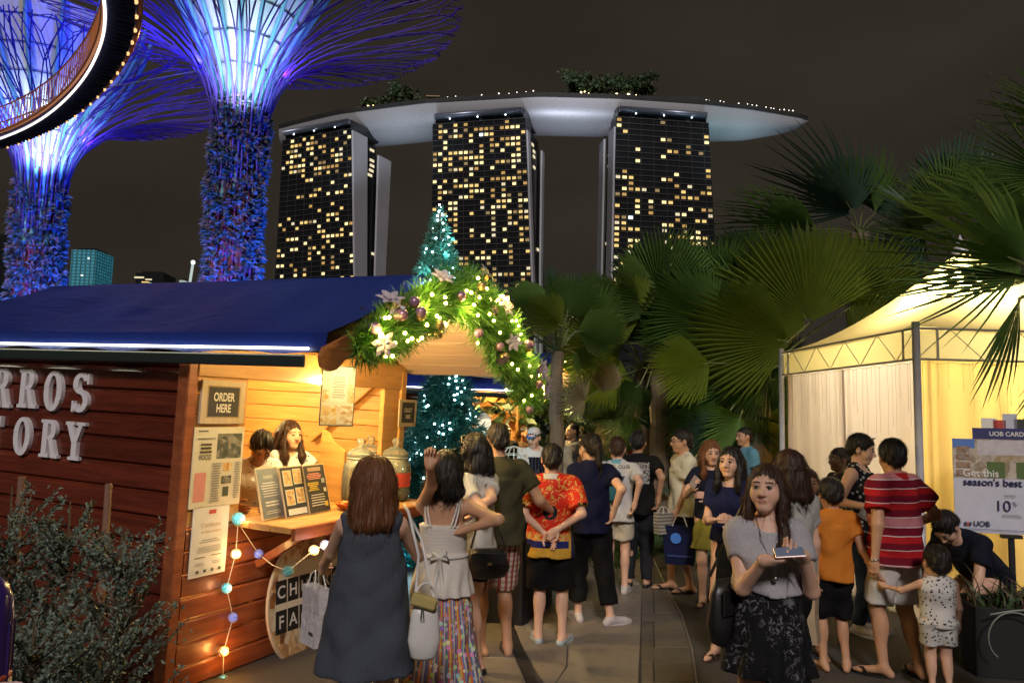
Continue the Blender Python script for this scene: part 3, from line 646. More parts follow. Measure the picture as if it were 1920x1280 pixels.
    for side, (ya, yb) in enumerate(((ey0, ym), (ey1, ym))):
        sl = Vector((0, yb - ya, RZ - EZ)); Ls = sl.length; ang = math.atan2(sl.z, sl.y)
        cb = 7
        for k in range(cb):
            t = (k + .5) / cb; c = Vector((0, ya, EZ)) + sl * t
            MB().bbox((-1.05, c.y, c.z - .045), (HL + OV - .06, Ls / cb - .005, .018), .003, Matrix.Rotation(ang if side == 0 else ang, 3, 'X')).build('soffit_board', pale_wood, o)
        nx, ny = 60, 18; vs = []; nr = np.random.RandomState(side)
        for j in range(ny + 1):
            for i in range(nx + 1):
                t = j / ny; x = -HL - .12 + (HL + OV + .12) * i / nx; p = Vector((0, ya, EZ)) + sl * t
                sag = .018 * math.sin(x * 5 + t * 3) * math.sin(t * math.pi) + .012 * math.sin(x * 2.1 + 6 * t + side) + .007 * math.sin(x * 13 + t * 9) * math.sin(t * 3.1)
                vs.append((x, p.y, p.z + .065 + sag * (1 if 0 < j < ny else .2)))
        fb = MB().add(vs, [(j * (nx + 1) + i, j * (nx + 1) + i + 1, (j + 1) * (nx + 1) + i + 1, (j + 1) * (nx + 1) + i) for j in range(ny) for i in range(nx)])
        fl = [(x, y + (-.015 if side == 0 else .015), z - .12 - .01 * math.sin(x * 9)) for (x, y, z) in vs[:nx + 1]]
        fb.add(vs[:nx + 1] + fl, [(i, i + 1, nx + 2 + i, nx + 1 + i) for i in range(nx)])
        fb.build('roof_fabric', tarp.m, o, smooth=True)
        # barge board with curved tail
        dn = Vector((0, ya - yb, EZ - RZ)).normalized(); nn = Vector((0, -dn.z, dn.y)) if side == 0 else Vector((0, dn.z, -dn.y))
        if nn.z > 0: nn = -nn
        s0 = Vector((0, ym, RZ - .0)); pts = []
        Lb = Ls + .06
        top = [s0 + dn * (Lb * t) for t in (0, .5, 1.0)]; bot = [s0 + dn * (Lb * t) + nn * w for t, w in ((1.03, .04), (1.035, .10), (1.0, .15), (.96, .16), (.9, .135), (.5, .13), (0.03, .13))]
        q = top + bot; MB().prism([(p.y, p.z) for p in q], OV + .004, OV + .034, lambda a, b, c: (c, a, b)).build('barge_board', wood('barge_wood', (.30, .10, .03), (.48, .19, .06), .45, 1), o)
    MB().bbox(((-HL + OV) / 2 - .06, ey0 - .02, EZ - .105), (HL + OV - .16, .024, .075), .008).build('eave_board', gutter_m, o)
    MB().box(((-HL + OV) / 2 - .06, ey0 - .032, EZ - .03), (HL + OV - .1, .014, .013)).build('light_strip', led_m, o)
    for (x, y, z, pw) in ((.05, 1.3, 2.13, 95), (-1.3, 1.6, 2.15, 85), (1.02, 1.1, 2.55, 45), (1.05, .40, 2.42, 22)) if first else ((-.4, 1.3, 2.1, 90), (.9, 1.0, 2.4, 150)):  # near hut: rear bulb and weakest porch bulb are added fill lights
        MB().sphere((x, y, z), .035, 10, 8).build('lamp_bulb', bulb_m, o, smooth=True)
        MB().tube([(x, y, z + .03), (x, y, z + .16)], .018, 8).build('lamp_socket', black_m, o)
        point('hut_lamp', Mw @ Vector((x, y, z - .05)), pw, (1, .70, .27), .05)
    return o
H1 = hut(HM, 'nearest wooden churros hut with blue fabric roof and white wall letters', True)
H2M = Matrix.Translation(Vector((math.sin(R(25)), math.cos(R(25)), 0)) * 7.2 + Vector((math.cos(R(25)), -math.sin(R(25)), 0)) * -1.9) @ HM
H2 = hut(H2M, 'farther wooden hut with white light strip seen past the porch', False)
# ------------------------------------------------------------------ slab-serif wall letters
def letter_strokes(ch):
    """rectangles (x0,y0,x1,y1), slanted quads and arcs in a cell one unit high"""
    w = .20; s = .085; q = []
    def r(x0, y0, x1, y1): q.append([(x0, y0), (x1, y0), (x1, y1), (x0, y1)])
    def arc(cx, cy, rx, ry, a0, a1, tx, ty, n=18):
        out = [(cx + rx * math.cos(R(a0 + (a1 - a0) * i / n)), cy + ry * math.sin(R(a0 + (a1 - a0) * i / n))) for i in range(n + 1)]
        inn_ = [(cx + (rx - tx) * math.cos(R(a0 + (a1 - a0) * i / n)), cy + (ry - ty) * math.sin(R(a0 + (a1 - a0) * i / n))) for i in range(n + 1)]
        for i in range(n): q.append([out[i], out[i + 1], inn_[i + 1], inn_[i]])
    if ch in 'RPF': r(.10, s, .10 + w, 1 - s); r(.02, 0, .40, s); r(.02, 1 - s, .42, 1)
    if ch == 'R':
        arc(.38, .735, .26, .265, -90, 90, .19, .10); r(.28, .47, .40, .56); r(.28, .90, .40, 1.0)
        q.append([(.36, .50), (.52, .50), (.70, .06), (.50, .06)]); r(.50, 0, .78, s)
    if ch == 'F': r(.40, 1 - s, .72, 1); r(.64, .76, .72, 1 - s); r(.30, .47, .55, .56); r(.50, .40, .56, .63)
    if ch == 'O': arc(.37, .5, .35, .52, 0, 360, .20, .11, 30)
    if ch == 'C': arc(.40, .5, .36, .52, 40, 320, .20, .11, 26); r(.60, .70, .68, .95)
    if ch == 'S':
        arc(.36, .735, .30, .275, 20, 270, .19, .11); arc(.36, .275, .31, .285, -160, 90, .19, .11); r(.58, .72, .66, 1.0); r(.06, .0, .13, .28)
    if ch == 'T': r(.28, s, .28 + w, 1 - s); r(.17, 0, .59, s); r(.02, 1 - s * 1.2, .74, 1); r(.02, .72, .10, .9); r(.66, .72, .74, .9)
    if ch == 'Y':
        r(.28, s, .28 + w, .48); r(.17, 0, .59, s); q.append([(.05, 1 - s), (.27, 1 - s), (.48, .45), (.28, .45)]); q.append([(.50, 1 - s), (.66, 1 - s), (.47, .45), (.34, .45)]); r(.0, 1 - s, .34, 1); r(.44, 1 - s, .76, 1)
    if ch in 'HU': r(.08, s if ch == 'H' else .3, .08 + w, 1 - s); r(.50, s if ch == 'H' else .3, .50 + w * .8, 1 - s); r(.0, 1 - s, .36, 1); r(.42, 1 - s, .76, 1)
    if ch == 'H': r(.0, 0, .36, s); r(.42, 0, .76, s); r(.26, .46, .52, .56)
    if ch == 'U': arc(.38, .32, .30, .33, 180, 360, .19, .12)
    if ch == 'A': q.append([(.06, s), (.18, s), (.44, 1), (.28, 1)]); q.append([(.46, s), (.68, s), (.46, 1), (.28, 1)]); r(0, 0, .28, s); r(.40, 0, .78, s); r(.2, .30, .52, .39)
    return q
def wall_letter(ch, x, z, h, hz=1.0):
    mb = MB()
    for i, q in enumerate(letter_strokes(ch)):
        ar = sum(q[k][0] * q[(k + 1) % 4][1] - q[(k + 1) % 4][0] * q[k][1] for k in range(4))
        if ar < 0: q = q[::-1]
        mb.prism([(a * h * hz, b * h) for a, b in q], 0, .030 + .0004 * (i % 7), lambda a, b, c: (a, -c, b))
    o = mb.build('letter', white_paint, H1); o.location = (x, -.036, z); return o
def letter_row(word, px_of, ytop, ybot):
    for ch, xl in zip(word, px_of):
        a = hit(HM, 1, -.04, xl, ybot); b = hit(HM, 1, -.04, xl, ytop); wall_letter(ch, a.x, a.z, b.z - a.z, 1.0)
row1 = [-168, -115, -62, -12, 36, 84, 136]; row2 = [-182, -134, -82, -30, 27, 77, 124]
for ch, xl, yb, yt in zip('CHURROS', row1, [763, 763, 763, 762, 763, 768, 771], [690, 690, 690, 690, 692, 696, 699]):
    a = hit(HM, 1, -.04, xl, yb); b = hit(HM, 1, -.04, xl, yt); wall_letter(ch, a.x, a.z, b.z - a.z)
for ch, xl, yb, yt in zip('FACTORY', row2, [845, 845, 845, 847, 850, 855, 860], [775, 775, 775, 777, 781, 785, 789]):
    a = hit(HM, 1, -.04, xl, yb); b = hit(HM, 1, -.04, xl, yt); wall_letter(ch, a.x, a.z, b.z - a.z)
# ------------------------------------------------------------------ notices on the hut
FR = Matrix(((0, 0, 1, 0), (1, 0, 0, 0), (0, 1, 0, 0), (0, 0, 0, 1)))     # sheet x = hut y, sheet y = up, sheet z = out of the front
cm_ = lambda n, c, r=.6: mat(n, c, r, 0, .08, 12)
paper = cm_('paper_cream', (.72, .68, .52)); paper_w = cm_('paper_white', (.78, .77, .72)); ink = cm_('print_ink', (.05, .05, .05)); chalk = cm_('chalkboard', (.045, .047, .05), .8); chalk_w = cm_('chalk_white', (.75, .75, .72))
pinkp = cm_('print_pink', (.70, .30, .26)); redp = cm_('print_red', (.55, .07, .05)); brownp = cm_('print_brown', (.35, .17, .06)); grnp = cm_('print_dark_green', (.08, .10, .07)); yelp = cm_('print_yellow', (.75, .55, .08)); grey_p = cm_('print_grey', (.30, .30, .29)); tan_p = cm_('print_tan', (.62, .42, .20))
def photo_print(name, cols, sc=14):
    if name in MATS: return MATS[name]
    t = NT(name); v = t.coord('Object'); a = t.noise(v, sc, 4, .7, .6); b = t.voro(v, sc * 1.6, 'F1', 'Color'); s = t.sep(b)
    n = len(cols); c = t.ramp(t.math('ADD', t.math('MULTIPLY', a, .6), t.math('MULTIPLY', s[0], .4)), [(.2 + .6 * i / (n - 1), x) for i, x in enumerate(cols)]); t.set(col=c, rough=.45); MATS[name] = t.m; return t.m
ph_food = photo_print('photo_food', [(.35, .10, .03), (.70, .42, .12), (.80, .66, .40), (.30, .12, .05)], 30)
ph_man = photo_print('photo_green', [(.03, .04, .04), (.08, .10, .08), (.20, .20, .16), (.40, .38, .33)], 16)
class Sheet:
    def __init__(self, name, label, cat, Mw, w, h, base, th=.006, group=None):
        self.o = thing(name, label, cat, Mw=Mw, group=group); self.w, self.h, self.th = w, h, th; self.k = 1
        self.b = MB().bbox((0, 0, th / 2), (w, h, th), .0015).build('board', base, self.o)
    def r(self, x, y, w, h, m, name='print'):
        """rectangle in fractions of the sheet, y down from the top"""
        z = self.th + .0007 * self.k; self.k += 1; W, H_ = self.w, self.h
        x0, x1, y0, y1 = -W / 2 + x * W, -W / 2 + (x + w) * W, H_ / 2 - y * H_, H_ / 2 - (y + h) * H_
        MB().add([(x0, y1, z), (x1, y1, z), (x1, y0, z), (x0, y0, z)], [(0, 1, 2, 3)]).build(name, m, self.b); return self
    def lines(self, x, y, w, h, n, m, seed=0, fill=.55):
        q = random.Random(seed); z = self.th + .0007 * self.k; self.k += 1; mb = MB()
        for i in range(n):
            ww = w * q.uniform(.7, 1.0); yy = y + h * i / n; x0, x1 = -self.w / 2 + (x + (w - ww) / 2) * self.w, -self.w / 2 + (x + (w + ww) / 2) * self.w
            y0 = self.h / 2 - yy * self.h; y1 = y0 - h / n * fill * self.h; mb.add([(x0, y1, z), (x1, y1, z), (x1, y0, z), (x0, y0, z)], [(0, 1, 2, 3)])
        mb.build('print_lines', m, self.b); return self
    def t(self, s, x, y, size, m, bold=.0, align='CENTER', sx=1.0):
        z = self.th + .0007 * self.k; self.k += 1
        text_mesh('lettering', s, size, m, self.b, Matrix.Translation((-self.w / 2 + x * self.w, self.h / 2 - y * self.h, z)), 0, align, bold, sx); return self
def front_sheet(name, label, cat, c1, c2, base, xoff=.032, th=.008):
    """c1 top-left pixel, c2 bottom-right pixel on the hut's front plane"""
    a, b = hit(HM, 0, xoff, *c1), hit(HM, 0, xoff, *c2); w, h = abs(b.y - a.y), abs(a.z - b.z)
    return Sheet(name, label, cat, HM @ Matrix.Translation((xoff, (a.y + b.y) / 2, (a.z + b.z) / 2)) @ FR, w, h, base, th)
s = front_sheet('order_sign', 'chalkboard sign reading order here on the corner of the churros hut', 'sign', (377, 711), (452, 794), wood('sign_frame_wood', (.42, .33, .22), (.60, .50, .36), .6, 1), th=.02)
s.r(.12, .12, .76, .74, wood('sign_inner_frame', (.30, .2, .1), (.45, .32, .18), .6, 1), 'inner_frame').r(.15, .15, .70, .68, chalk, 'chalkboard'); s.t('ORDER', .5, .47, s.h * .27, chalk_w, .002, sx=.72).t('HERE', .5, .73, s.h * .27, chalk_w, .002, sx=.72)
s = front_sheet('newspaper_poster', 'framed newspaper page with photos between the order sign and certificate', 'poster', (364, 801), (447, 943), paper)
s.r(.45, .08, .50, .32, ph_man, 'photo').r(.06, .56, .22, .36, pinkp, 'photo').r(.60, .45, .18, .11, ph_food, 'photo').r(.58, .62, .2, .10, ph_man, 'photo').r(.62, .76, .12, .12, grnp, 'photo').lines(.06, .04, .2, .02, 1, ink).lines(.05, .13, .36, .03, 1, grey_p)
s.t('FOOD', .23, .40, s.h * .085, ink, .001, sx=.8).lines(.09, .20, .28, .14, 3, ink, 4, .5).lines(.36, .45, .2, .5, 16, grey_p, 2, .4).lines(.82, .45, .14, .48, 16, grey_p, 3, .4)
s = front_sheet('certificate', 'white framed certificate on the red corner boards', 'certificate', (362, 951), (420, 1070), paper_w)
s.r(.42, .06, .2, .06, redp, 'seal').t('Certificate', .5, .30, s.h * .085, tan_p, .0).t('of Appreciation', .52, .385, s.h * .06, tan_p, .0).lines(.2, .48, .6, .06, 2, grey_p, 1, .3).lines(.15, .58, .7, .1, 4, grey_p, 5, .3)
s.lines(.1, .72, .3, .02, 1, ink).lines(.55, .71, .3, .02, 1, ink).lines(.12, .80, .26, .05, 2, grey_p, 8, .4).lines(.58, .80, .26, .05, 2, grey_p, 9, .4)
for x in (.2, .4, .6, .8): s.r(x - .04, .90, .08, .045, grnp, 'emblem')
s = front_sheet('collect_sign', 'small chalkboard sign reading collect here on the far post', 'sign', (748, 748), (777, 799), wood('sign_frame_wood', (.42, .33, .22), (.60, .50, .36), .6, 1), .06, .014)
s.r(.14, .1, .74, .76, chalk, 'chalkboard').t('COLLECT', .5, .46, s.h * .2, chalk_w, .001, sx=.62).t('HERE', .5, .70, s.h * .2, chalk_w, .001, sx=.7)
# hanging lit menu under the porch
a = L(633, 742, 5.5); s = Sheet('hanging_menu', 'white menu board with churros photos hanging under the porch', 'menu board', HM @ Matrix.Translation(a) @ Matrix.Rotation(R(-42), 4, 'Z') @ FR, 63 / FPX * 5.55, 112 / FPX * 5.55, cm_('menu_backing', (.10, .09, .07)), .012)
s.r(.03, .02, .94, .96, paper_w, 'sheet').r(.26, .12, .5, .48, cm_('menu_card', (.86, .86, .86)), 'card').r(.04, .66, .45, .31, photo_print('photo_churros', [(.45, .22, .06), (.75, .55, .25), (.85, .80, .70), (.55, .35, .15)], 22), 'photo').r(.51, .66, .45, .31, photo_print('photo_plate', [(.80, .78, .72), (.85, .83, .8), (.55, .35, .15), (.80, .74, .62)], 22), 'photo')
s.r(.05, .40, .18, .2, photo_print('photo_churros', []), 'photo').r(.79, .30, .17, .3, photo_print('photo_churros', []), 'photo').lines(.3, .18, .42, .38, 9, grey_p, 3, .25)
cb = MB(); 
for x in (-.09, .09): cb.tube([(x, s.h / 2, .006), (x, s.h / 2 + .22, .006)], .003, 4)
cb.build('hanging_cord', black_m, s.o)
# three-panel menu on the counter
tb = hit(HM, 2, 1.068, 555, 968); TRI = HM @ Matrix.Translation(tb); tri = thing('counter_menu', 'three-panel chalk menu standing on the wooden counter', 'menu', Mw=TRI)
def panel(pa, pb, h, lean, fn):
    a, b = hit(HM, 2, 1.068, *pa), hit(HM, 2, 1.068, *pb); w = (b - a).length; ang = math.atan2(b.y - a.y, b.x - a.x) - math.pi / 2
    Mw = HM @ Matrix.Translation((a + b) / 2) @ Matrix.Rotation(ang, 4, 'Z') @ FR @ Matrix.Rotation(R(lean), 4, 'X') @ Matrix.Translation((0, h / 2, 0))
    s = Sheet('x', 'x x x x', 'x', Mw, w, h, wood('menu_frame', (.55, .42, .25), (.7, .56, .36), .6, 1), .012)
    fn(s); rel = TRI.inverted() @ Mw
    for ch in list(s.o.children):
        ml = rel @ ch.matrix_basis; ch.parent = tri; ch.matrix_local = ml
    bpy.data.objects.remove(s.o)
def p1(s): s.r(.04, .03, .92, .94, cm_('chalk_grey', (.20, .23, .25)), 'chalkboard').t('CHURROS', .5, .22, s.h * .085, chalk_w, 0, sx=.8).lines(.12, .30, .76, .30, 6, chalk_w, 1, .3).lines(.2, .66, .6, .12, 2, chalk_w, 2, .5).lines(.12, .84, .76, .08, 2, chalk_w, 3, .3)
def p2(s):
    s.r(.02, .02, .96, .96, chalk, 'chalkboard')
    for (x, y) in ((.10, .08), (.54, .06), (.10, .46), (.54, .44)): s.r(x, y, .38, .31, paper, 'photo_border').r(x + .04, y + .025, .30, .26, ph_food, 'photo')
    s.r(.10, .84, .82, .12, paper_w, 'price_card')
def p3(s): s.r(.03, .02, .94, .96, chalk, 'chalkboard').r(.2, .06, .6, .08, cm_('chalk_tan', (.45, .32, .22)), 'heading').lines(.1, .18, .7, .14, 4, pinkp, 1, .6).lines(.1, .37, .5, .18, 5, yelp, 2, .6).lines(.1, .62, .75, .26, 5, chalk_w, 3, .35).r(.74, .30, .14, .1, cm_('chalk_blue', (.45, .5, .55)), 'doodle').r(.78, .5, .12, .08, chalk_w, 'doodle').r(.74, .78, .14, .1, yelp, 'doodle')
panel((491, 977), (533, 968), .38, -16, p1); panel((535, 972), (577, 964), .38, -16, p2); panel((579, 965), (619, 957), .38, -16, p3)
# wooden partition between menu and jars
pt = MB(); pt.prism([(-.02, 0), (.24, 0), (.24, .62), (.18, .60), (.10, .50), (-.02, .44)], -.014, .014, lambda a, b, c: (-.02 - a, 1.72 + c, b)); pt_o = pt.build('counter_partition', pine_x, H1); pt_o.location = (0, 0, 1.068)
# jars
gl = NT('clear_glass'); _tr = gl.new('ShaderNodeBsdfTransparent'); _tr.inputs[0].default_value = (.93, .95, .93, 1); _gs = gl.new('ShaderNodeBsdfGlossy'); _gs.inputs['Roughness'].default_value = .06
_fr = gl.new('ShaderNodeFresnel'); _fr.inputs['IOR'].default_value = 1.5; _mx = gl.new('ShaderNodeMixShader'); gl.l.new(_fr.outputs[0], _mx.inputs[0]); gl.l.new(_tr.outputs[0], _mx.inputs[1]); gl.l.new(_gs.outputs[0], _mx.inputs[2]); _df = gl.new('ShaderNodeBsdfDiffuse'); _df.inputs[0].default_value = (.8, .85, .8, 1); _m2 = gl.new('ShaderNodeMixShader'); _m2.inputs[0].default_value = .18; gl.l.new(_mx.outputs[0], _m2.inputs[1]); gl.l.new(_df.outputs[0], _m2.inputs[2]); gl.l.new(_m2.outputs[0], gl.n['Material Output'].inputs[0]); glass_m = gl.m
def jar(label, loc, sc, fill_m, tagc=None):
    t = thing('glass_jar', label, 'jar', Mw=HM @ Matrix.Translation(loc) @ Matrix.Scale(sc, 4), group='glass jars on the hut counter')
    MB().lathe([(.0, .0), (.12, .0), (.145, .02), (.155, .08), (.158, .25), (.15, .33), (.12, .385), (.105, .40), (.105, .425), (.098, .425), (.098, .40), (.112, .38), (.142, .32), (.15, .25), (.147, .08), (.135, .025), (0, .012)], 32).build('jar_body', glass_m, t, smooth=True)
    MB().lathe([(.118, .415), (.125, .43), (.12, .455), (.09, .48), (.05, .50), (.022, .515), (.03, .53), (.042, .55), (.036, .575), (.015, .588), (0, .59)], 32).build('lid', glass_m, t, smooth=True)
    MB().lathe([(.119, .405), (.121, .412), (.112, .418)], 32).build('seal_ring', mat('jar_seal', (.6, .6, .55), .4), t, smooth=True)
    rr = random.Random(label); f = MB()
    for k in range(70):
        a, r_, z = rr.uniform(0, 6.28), rr.uniform(0, .115), rr.uniform(.03, .24); f.bbox((r_ * math.cos(a), r_ * math.sin(a), z), (.03, .05, .028), .006, Matrix.Rotation(rr.uniform(0, 6), 3, 'Z') @ Matrix.Rotation(rr.uniform(-.6, .6), 3, 'X'))
    f.build('contents', fill_m, t)
    if tagc is not None:
        g = MB(); n = 8; A = [math.pi + (i / n - .5) * 1.2 for i in range(n + 1)]; 
        A = [-.9 + (i / n) * 1.2 for i in range(n + 1)]
        g.add([(.160 * math.cos(a), .160 * math.sin(a), z) for z in (.14, .27) for a in A], [(i, i + 1, n + 2 + i, n + 1 + i) for i in range(n)]); g.build('label', tagc, t)
    return t
sweets = mat('sweets_yellow', (.70, .50, .10), .5, 0, .4, 20); sweets2 = mat('sweets_cream', (.65, .52, .30), .5, 0, .3, 20)
jar('clear lidded jar of cream biscuits nearest the wooden partition', (.10, 1.80, 1.068), .95, sweets2); jar('clear lidded jar with red label on the far end of the counter', (.20, 2.20, 1.068), .95, sweets, redp); jar('clear lidded jar behind the red-labelled one by the far post', (-.15, 2.30, 1.068), .95, sweets)
bk = thing('sweet_bowl', 'small orange bowl of sweets beside the counter menu', 'bowl', Mw=HM @ Matrix.Translation((.30, 1.42, 1.068))); MB().lathe([(0, 0), (.06, 0), (.10, .03), (.12, .06), (.113, .06), (.09, .03), (0, .012)], 24).build('bowl', mat('orange_plastic', (.75, .16, .02), .35), bk, smooth=True)
f = MB(); [f.bbox((rnd.uniform(-.07, .07), rnd.uniform(-.07, .07), rnd.uniform(.03, .065)), (.05, .03, .02), .006, Matrix.Rotation(rnd.uniform(0, 6), 3, 'Z')) for _ in range(16)]; f.build('sweets', mat('orange_sweets', (.8, .25, .04), .4), bk)
# oval sign under the counter
ov = thing('oval_sign', 'oval churros sign leaning on the boards under the counter', 'sign', Mw=HM @ Matrix.Translation((.10, 1.30, .38)) @ FR @ Matrix.Rotation(R(-5), 4, 'X'))
def ell(rx, ry, n=48): return [(rx * math.cos(2 * math.pi * i / n), ry * math.sin(2 * math.pi * i / n)) for i in range(n)]
MB().prism(ell(.54, .54), -.012, .012).build('board', cm_('oval_edge', (.55, .48, .36)), ov)
MB().prism(ell(.525, .525), .0125, .0132).build('print', photo_print('photo_churros_big', [(.07, .03, .015), (.30, .12, .04), (.62, .40, .18), (.72, .60, .42), (.10, .04, .02)], 6), ov)
mb = MB(); mb.add([(-.50, -.16, .0139), (.50, -.16, .0139), (.42, .30, .0139), (-.42, .30, .0139)], [(0, 1, 2, 3)]); mb.build('band', paper, ov)
rr = random.Random(8); zz = MB()
for i in range(30): x = -.42 + i * .028; h = rr.uniform(.03, .09); zz.add([(x, .30, .0145), (x + .02, .30, .0145), (x + .012, .30 + h, .0145)], [(0, 1, 2)])
zz.build('grass_edge', paper, ov)
for word, y in (('CHURROS', .11), ('FACTORY', -.11)):
    for i, ch in enumerate(word):
        x = -.40 + i * .133; MB().add([(x - .062, y - .085, .0147), (x + .060, y - .085, .0147), (x + .060, y + .085, .0147), (x - .062, y + .085, .0147)], [(0, 1, 2, 3)]).build('letter_tile', black_m, ov)
        text_mesh('lettering', ch, .13, chalk_w, ov, Matrix.Translation((x, y - .045, .0154)), 0, 'CENTER', .002)
# ------------------------------------------------------------------ ball string lights on the corner
sl = thing('ball_string_light', 'string of coloured glowing wire balls hanging on the hut corner', 'string light', Mw=HM)
def fp(px, py, xo=.06): return hit(HM, 0, xo, px, py)
balls = [((447, 972), 'c', .043), ((442, 1038), 'w', .034), ((425, 1102), 'c', .034), ((437, 1157), 'b', .033), ((419, 1220), 'o', .034), ((418, 1275), 'c', .036), ((485, 1038), 'b', .033), ((540, 1070), 't', .035), ((588, 1031), 'w', .034), ((609, 1021), 'v', .033)]
bc = {'c': ((.15, .85, .9), 1.3), 'w': ((1, .80, .42), 4.5), 'b': ((.25, .32, .9), .9), 'o': ((1, .62, .22), 5.0), 't': ((.02, .35, .35), .35), 'v': ((.6, .62, 1), 1.6)}
lp = []
for (px, py), c, r_ in balls:
    p = fp(px, py, .07 if px < 500 else .60); lp.append(p); m = emit('ball_' + c, bc[c][0], bc[c][1])
    b = MB(); b.sphere(p, r_ * .72, 14, 10); bo = b.build('ball', m, sl, smooth=True)
    w = MB(); rr = random.Random(px)
    for k in range(13):
        ax = Vector((rr.gauss(0, 1), rr.gauss(0, 1), rr.gauss(0, 1))).normalized(); u = ax.orthogonal().normalized(); v = ax.cross(u); w.tube([p + (u * math.cos(t) + v * math.sin(t)) * r_ for t in np.linspace(0, 6.2832, 15)], .0022, 3, cap=False)
    w.build('wire', mat('wire_' + c, tuple(min(.8, x * .7 + .15) for x in bc[c][0]), .5), bo)
    if c in 'wocv': point('ball_glow', HM @ (p + Vector((.05, 0, 0))), {'w': 1.6, 'o': 2.4, 'c': .8, 'v': .6}[c], {'w': (1, .6, .2), 'o': (1, .42, .1), 'c': (1, .5, .2), 'v': (.7, .7, 1)}[c], .03)
cb = MB(); cb.tube([lp[0], lp[1], lp[2], lp[3], lp[4], lp[5], lp[5] + Vector((0, 0, -.4))], .0035, 5); cb.tube([lp[0] + Vector((0, .02, -.05)), lp[6], (lp[6] + lp[7]) / 2 + Vector((0, 0, -.02)), lp[7], lp[8] + Vector((0, 0, .0)), lp[9]], .0035, 5); cb.build('cable', mat('cable_white', (.6, .55, .45), .5), sl)
# ------------------------------------------------------------------ garlands
ndl = NT('garland_needle'); _v = ndl.coord('Object'); ndl.set(col=ndl.mix(ndl.noise(_v, 14, 3), (.025, .13, .015), (.13, .30, .03)), rough=.5)
bul_m = emit('garland_bulb', (1, .74, .16), 26); petal_m = mat('petal_lilac', (.60, .50, .55), .45, 0, .2, 30); pearl = mat('bauble_mauve', (.42, .24, .36), .25, .4); cone_m = mat('bauble_gold', (.55, .38, .16), .3, .6)
def poinsettia(s):
    mb = MB()
    for ring, (n, ln, tl) in enumerate(((6, 1.0, .25), (5, .62, .6))):
        for i in range(n):
            a = 2 * math.pi * (i + .5 * ring) / n; d = Vector((math.cos(a), math.sin(a), tl)).normalized(); sd = Vector((-math.sin(a), math.cos(a), 0)); up = Vector((0, 0, 1))
            p = [Vector((0, 0, .02 * ring)), d * ln * .4 * s + sd * .26 * s * ln, d * ln * .75 * s + sd * .17 * s * ln, d * ln * s + up * -.08 * s, d * ln * .75 * s - sd * .17 * s * ln, d * ln * .4 * s - sd * .26 * s * ln, d * ln * .5 * s + up * .07 * s]
            mb.add(p, [(0, 1, 6), (1, 2, 6), (2, 3, 6), (3, 4, 6), (4, 5, 6), (5, 0, 6)])
    mb.sphere((0, 0, .05 * s), .09 * s, 6, 4); return mb
flm = poinsettia(.13).mesh('flower', petal_m)
def garland(Mw, label, path, rads, nn, seed, bulbs, baubles, flowers, lights, group):
    t = thing('garland', label, 'garland', Mw=Mw, group=group); r2 = np.random.RandomState(seed); rr = random.Random(seed)
    A = np.array([tuple(p) for p in path]); T = np.linspace(0, 1, len(A))
    def pt(u): return np.array([np.interp(u, T, A[:, i]) for i in range(3)])
    n = nn; u = r2.uniform(0, 1, n); cen = np.stack([np.interp(u, T, A[:, i]) for i in range(3)], 1); rad = np.interp(u, T, rads)
    # tufts: each tuft a fan of needles
    dirs = r2.normal(0, 1, (n, 3)); dirs[:, 0] = np.abs(dirs[:, 0]) * .8 + .1; dirs /= np.linalg.norm(dirs, axis=1)[:, None]
    base = cen + dirs * (rad * r2.uniform(.15, .6, n))[:, None]; vs = []
    for j in range(16):
        d = dirs * 1.1 + r2.normal(0, .62, (n, 3)); d /= np.linalg.norm(d, axis=1)[:, None]; ln = (rad * r2.uniform(.35, .62, n))[:, None]; sd = np.cross(d, r2.normal(0, 1, (n, 3))); sd /= np.linalg.norm(sd, axis=1)[:, None]
        w = .0035; vs.append(np.stack([base - sd * w, base + sd * w, base + d * ln + sd * w * .3, base + d * ln - sd * w * .3], 1).reshape(-1, 3))
    vs = np.concatenate(vs); MB().add(vs.tolist(), [(4 * i, 4 * i + 1, 4 * i + 2, 4 * i + 3) for i in range(len(vs) // 4)]).build('needles', ndl.m, t, kind='stuff')
    MB().tube([tuple(p) for p in A], .012, 6).build('garland_wire', mat('garland_stem', (.08, .06, .03), .8), t)
    def surf(uu, k=.75):
        c = pt(uu); r_ = float(np.interp(uu, T, rads)); d = Vector((abs(rr.gauss(.8, .5)), rr.gauss(0, .7), rr.gauss(.1, .7))).normalized(); return Vector(c) + d * r_ * k, d
    bm_ = MB().sphere((0, 0, 0), .012, 8, 6).mesh('bulb', bul_m)
    for k in range(bulbs): p, d = surf((k + rr.random()) / bulbs, .85); link('bulb', bm_, t, loc=p)
    s1 = MB().sphere((0, 0, 0), .038, 14, 10).mesh('bauble', pearl, True); s2 = MB().sphere((0, 0, 0), .034, 14, 10).mesh('bauble', cone_m, True)
    for k in range(baubles): p, d = surf((k + rr.random()) / baubles, .9); link('bauble', s1 if rr.random() < .65 else s2, t, loc=p)
    for k in range(flowers):
        p, d = surf((k + .2 + .6 * rr.random()) / flowers, .95); o = link('flower', flm, t, loc=p, rot=Vector(d).to_track_quat('Z', 'Y').to_euler()); s_ = rr.uniform(.5, .9); o.scale = (s_, s_, s_)
    for k in range(lights):
        p, d = surf((k + .5) / lights, 1.15); point('garland_glow', Mw @ p, 3.4, (1, .72, .16), .03)
    return t
gp = [(OV + .10, -.02, 2.27), (OV + .10, .35, 2.45), (OV + .08, .75, 2.62), (OV + .08, 1.25, 2.81), (OV + .08, 1.6, 2.66), (OV + .08, 2.0, 2.44), (OV + .07, 2.4, 2.22), (OV + .07, 2.60, 2.05)]
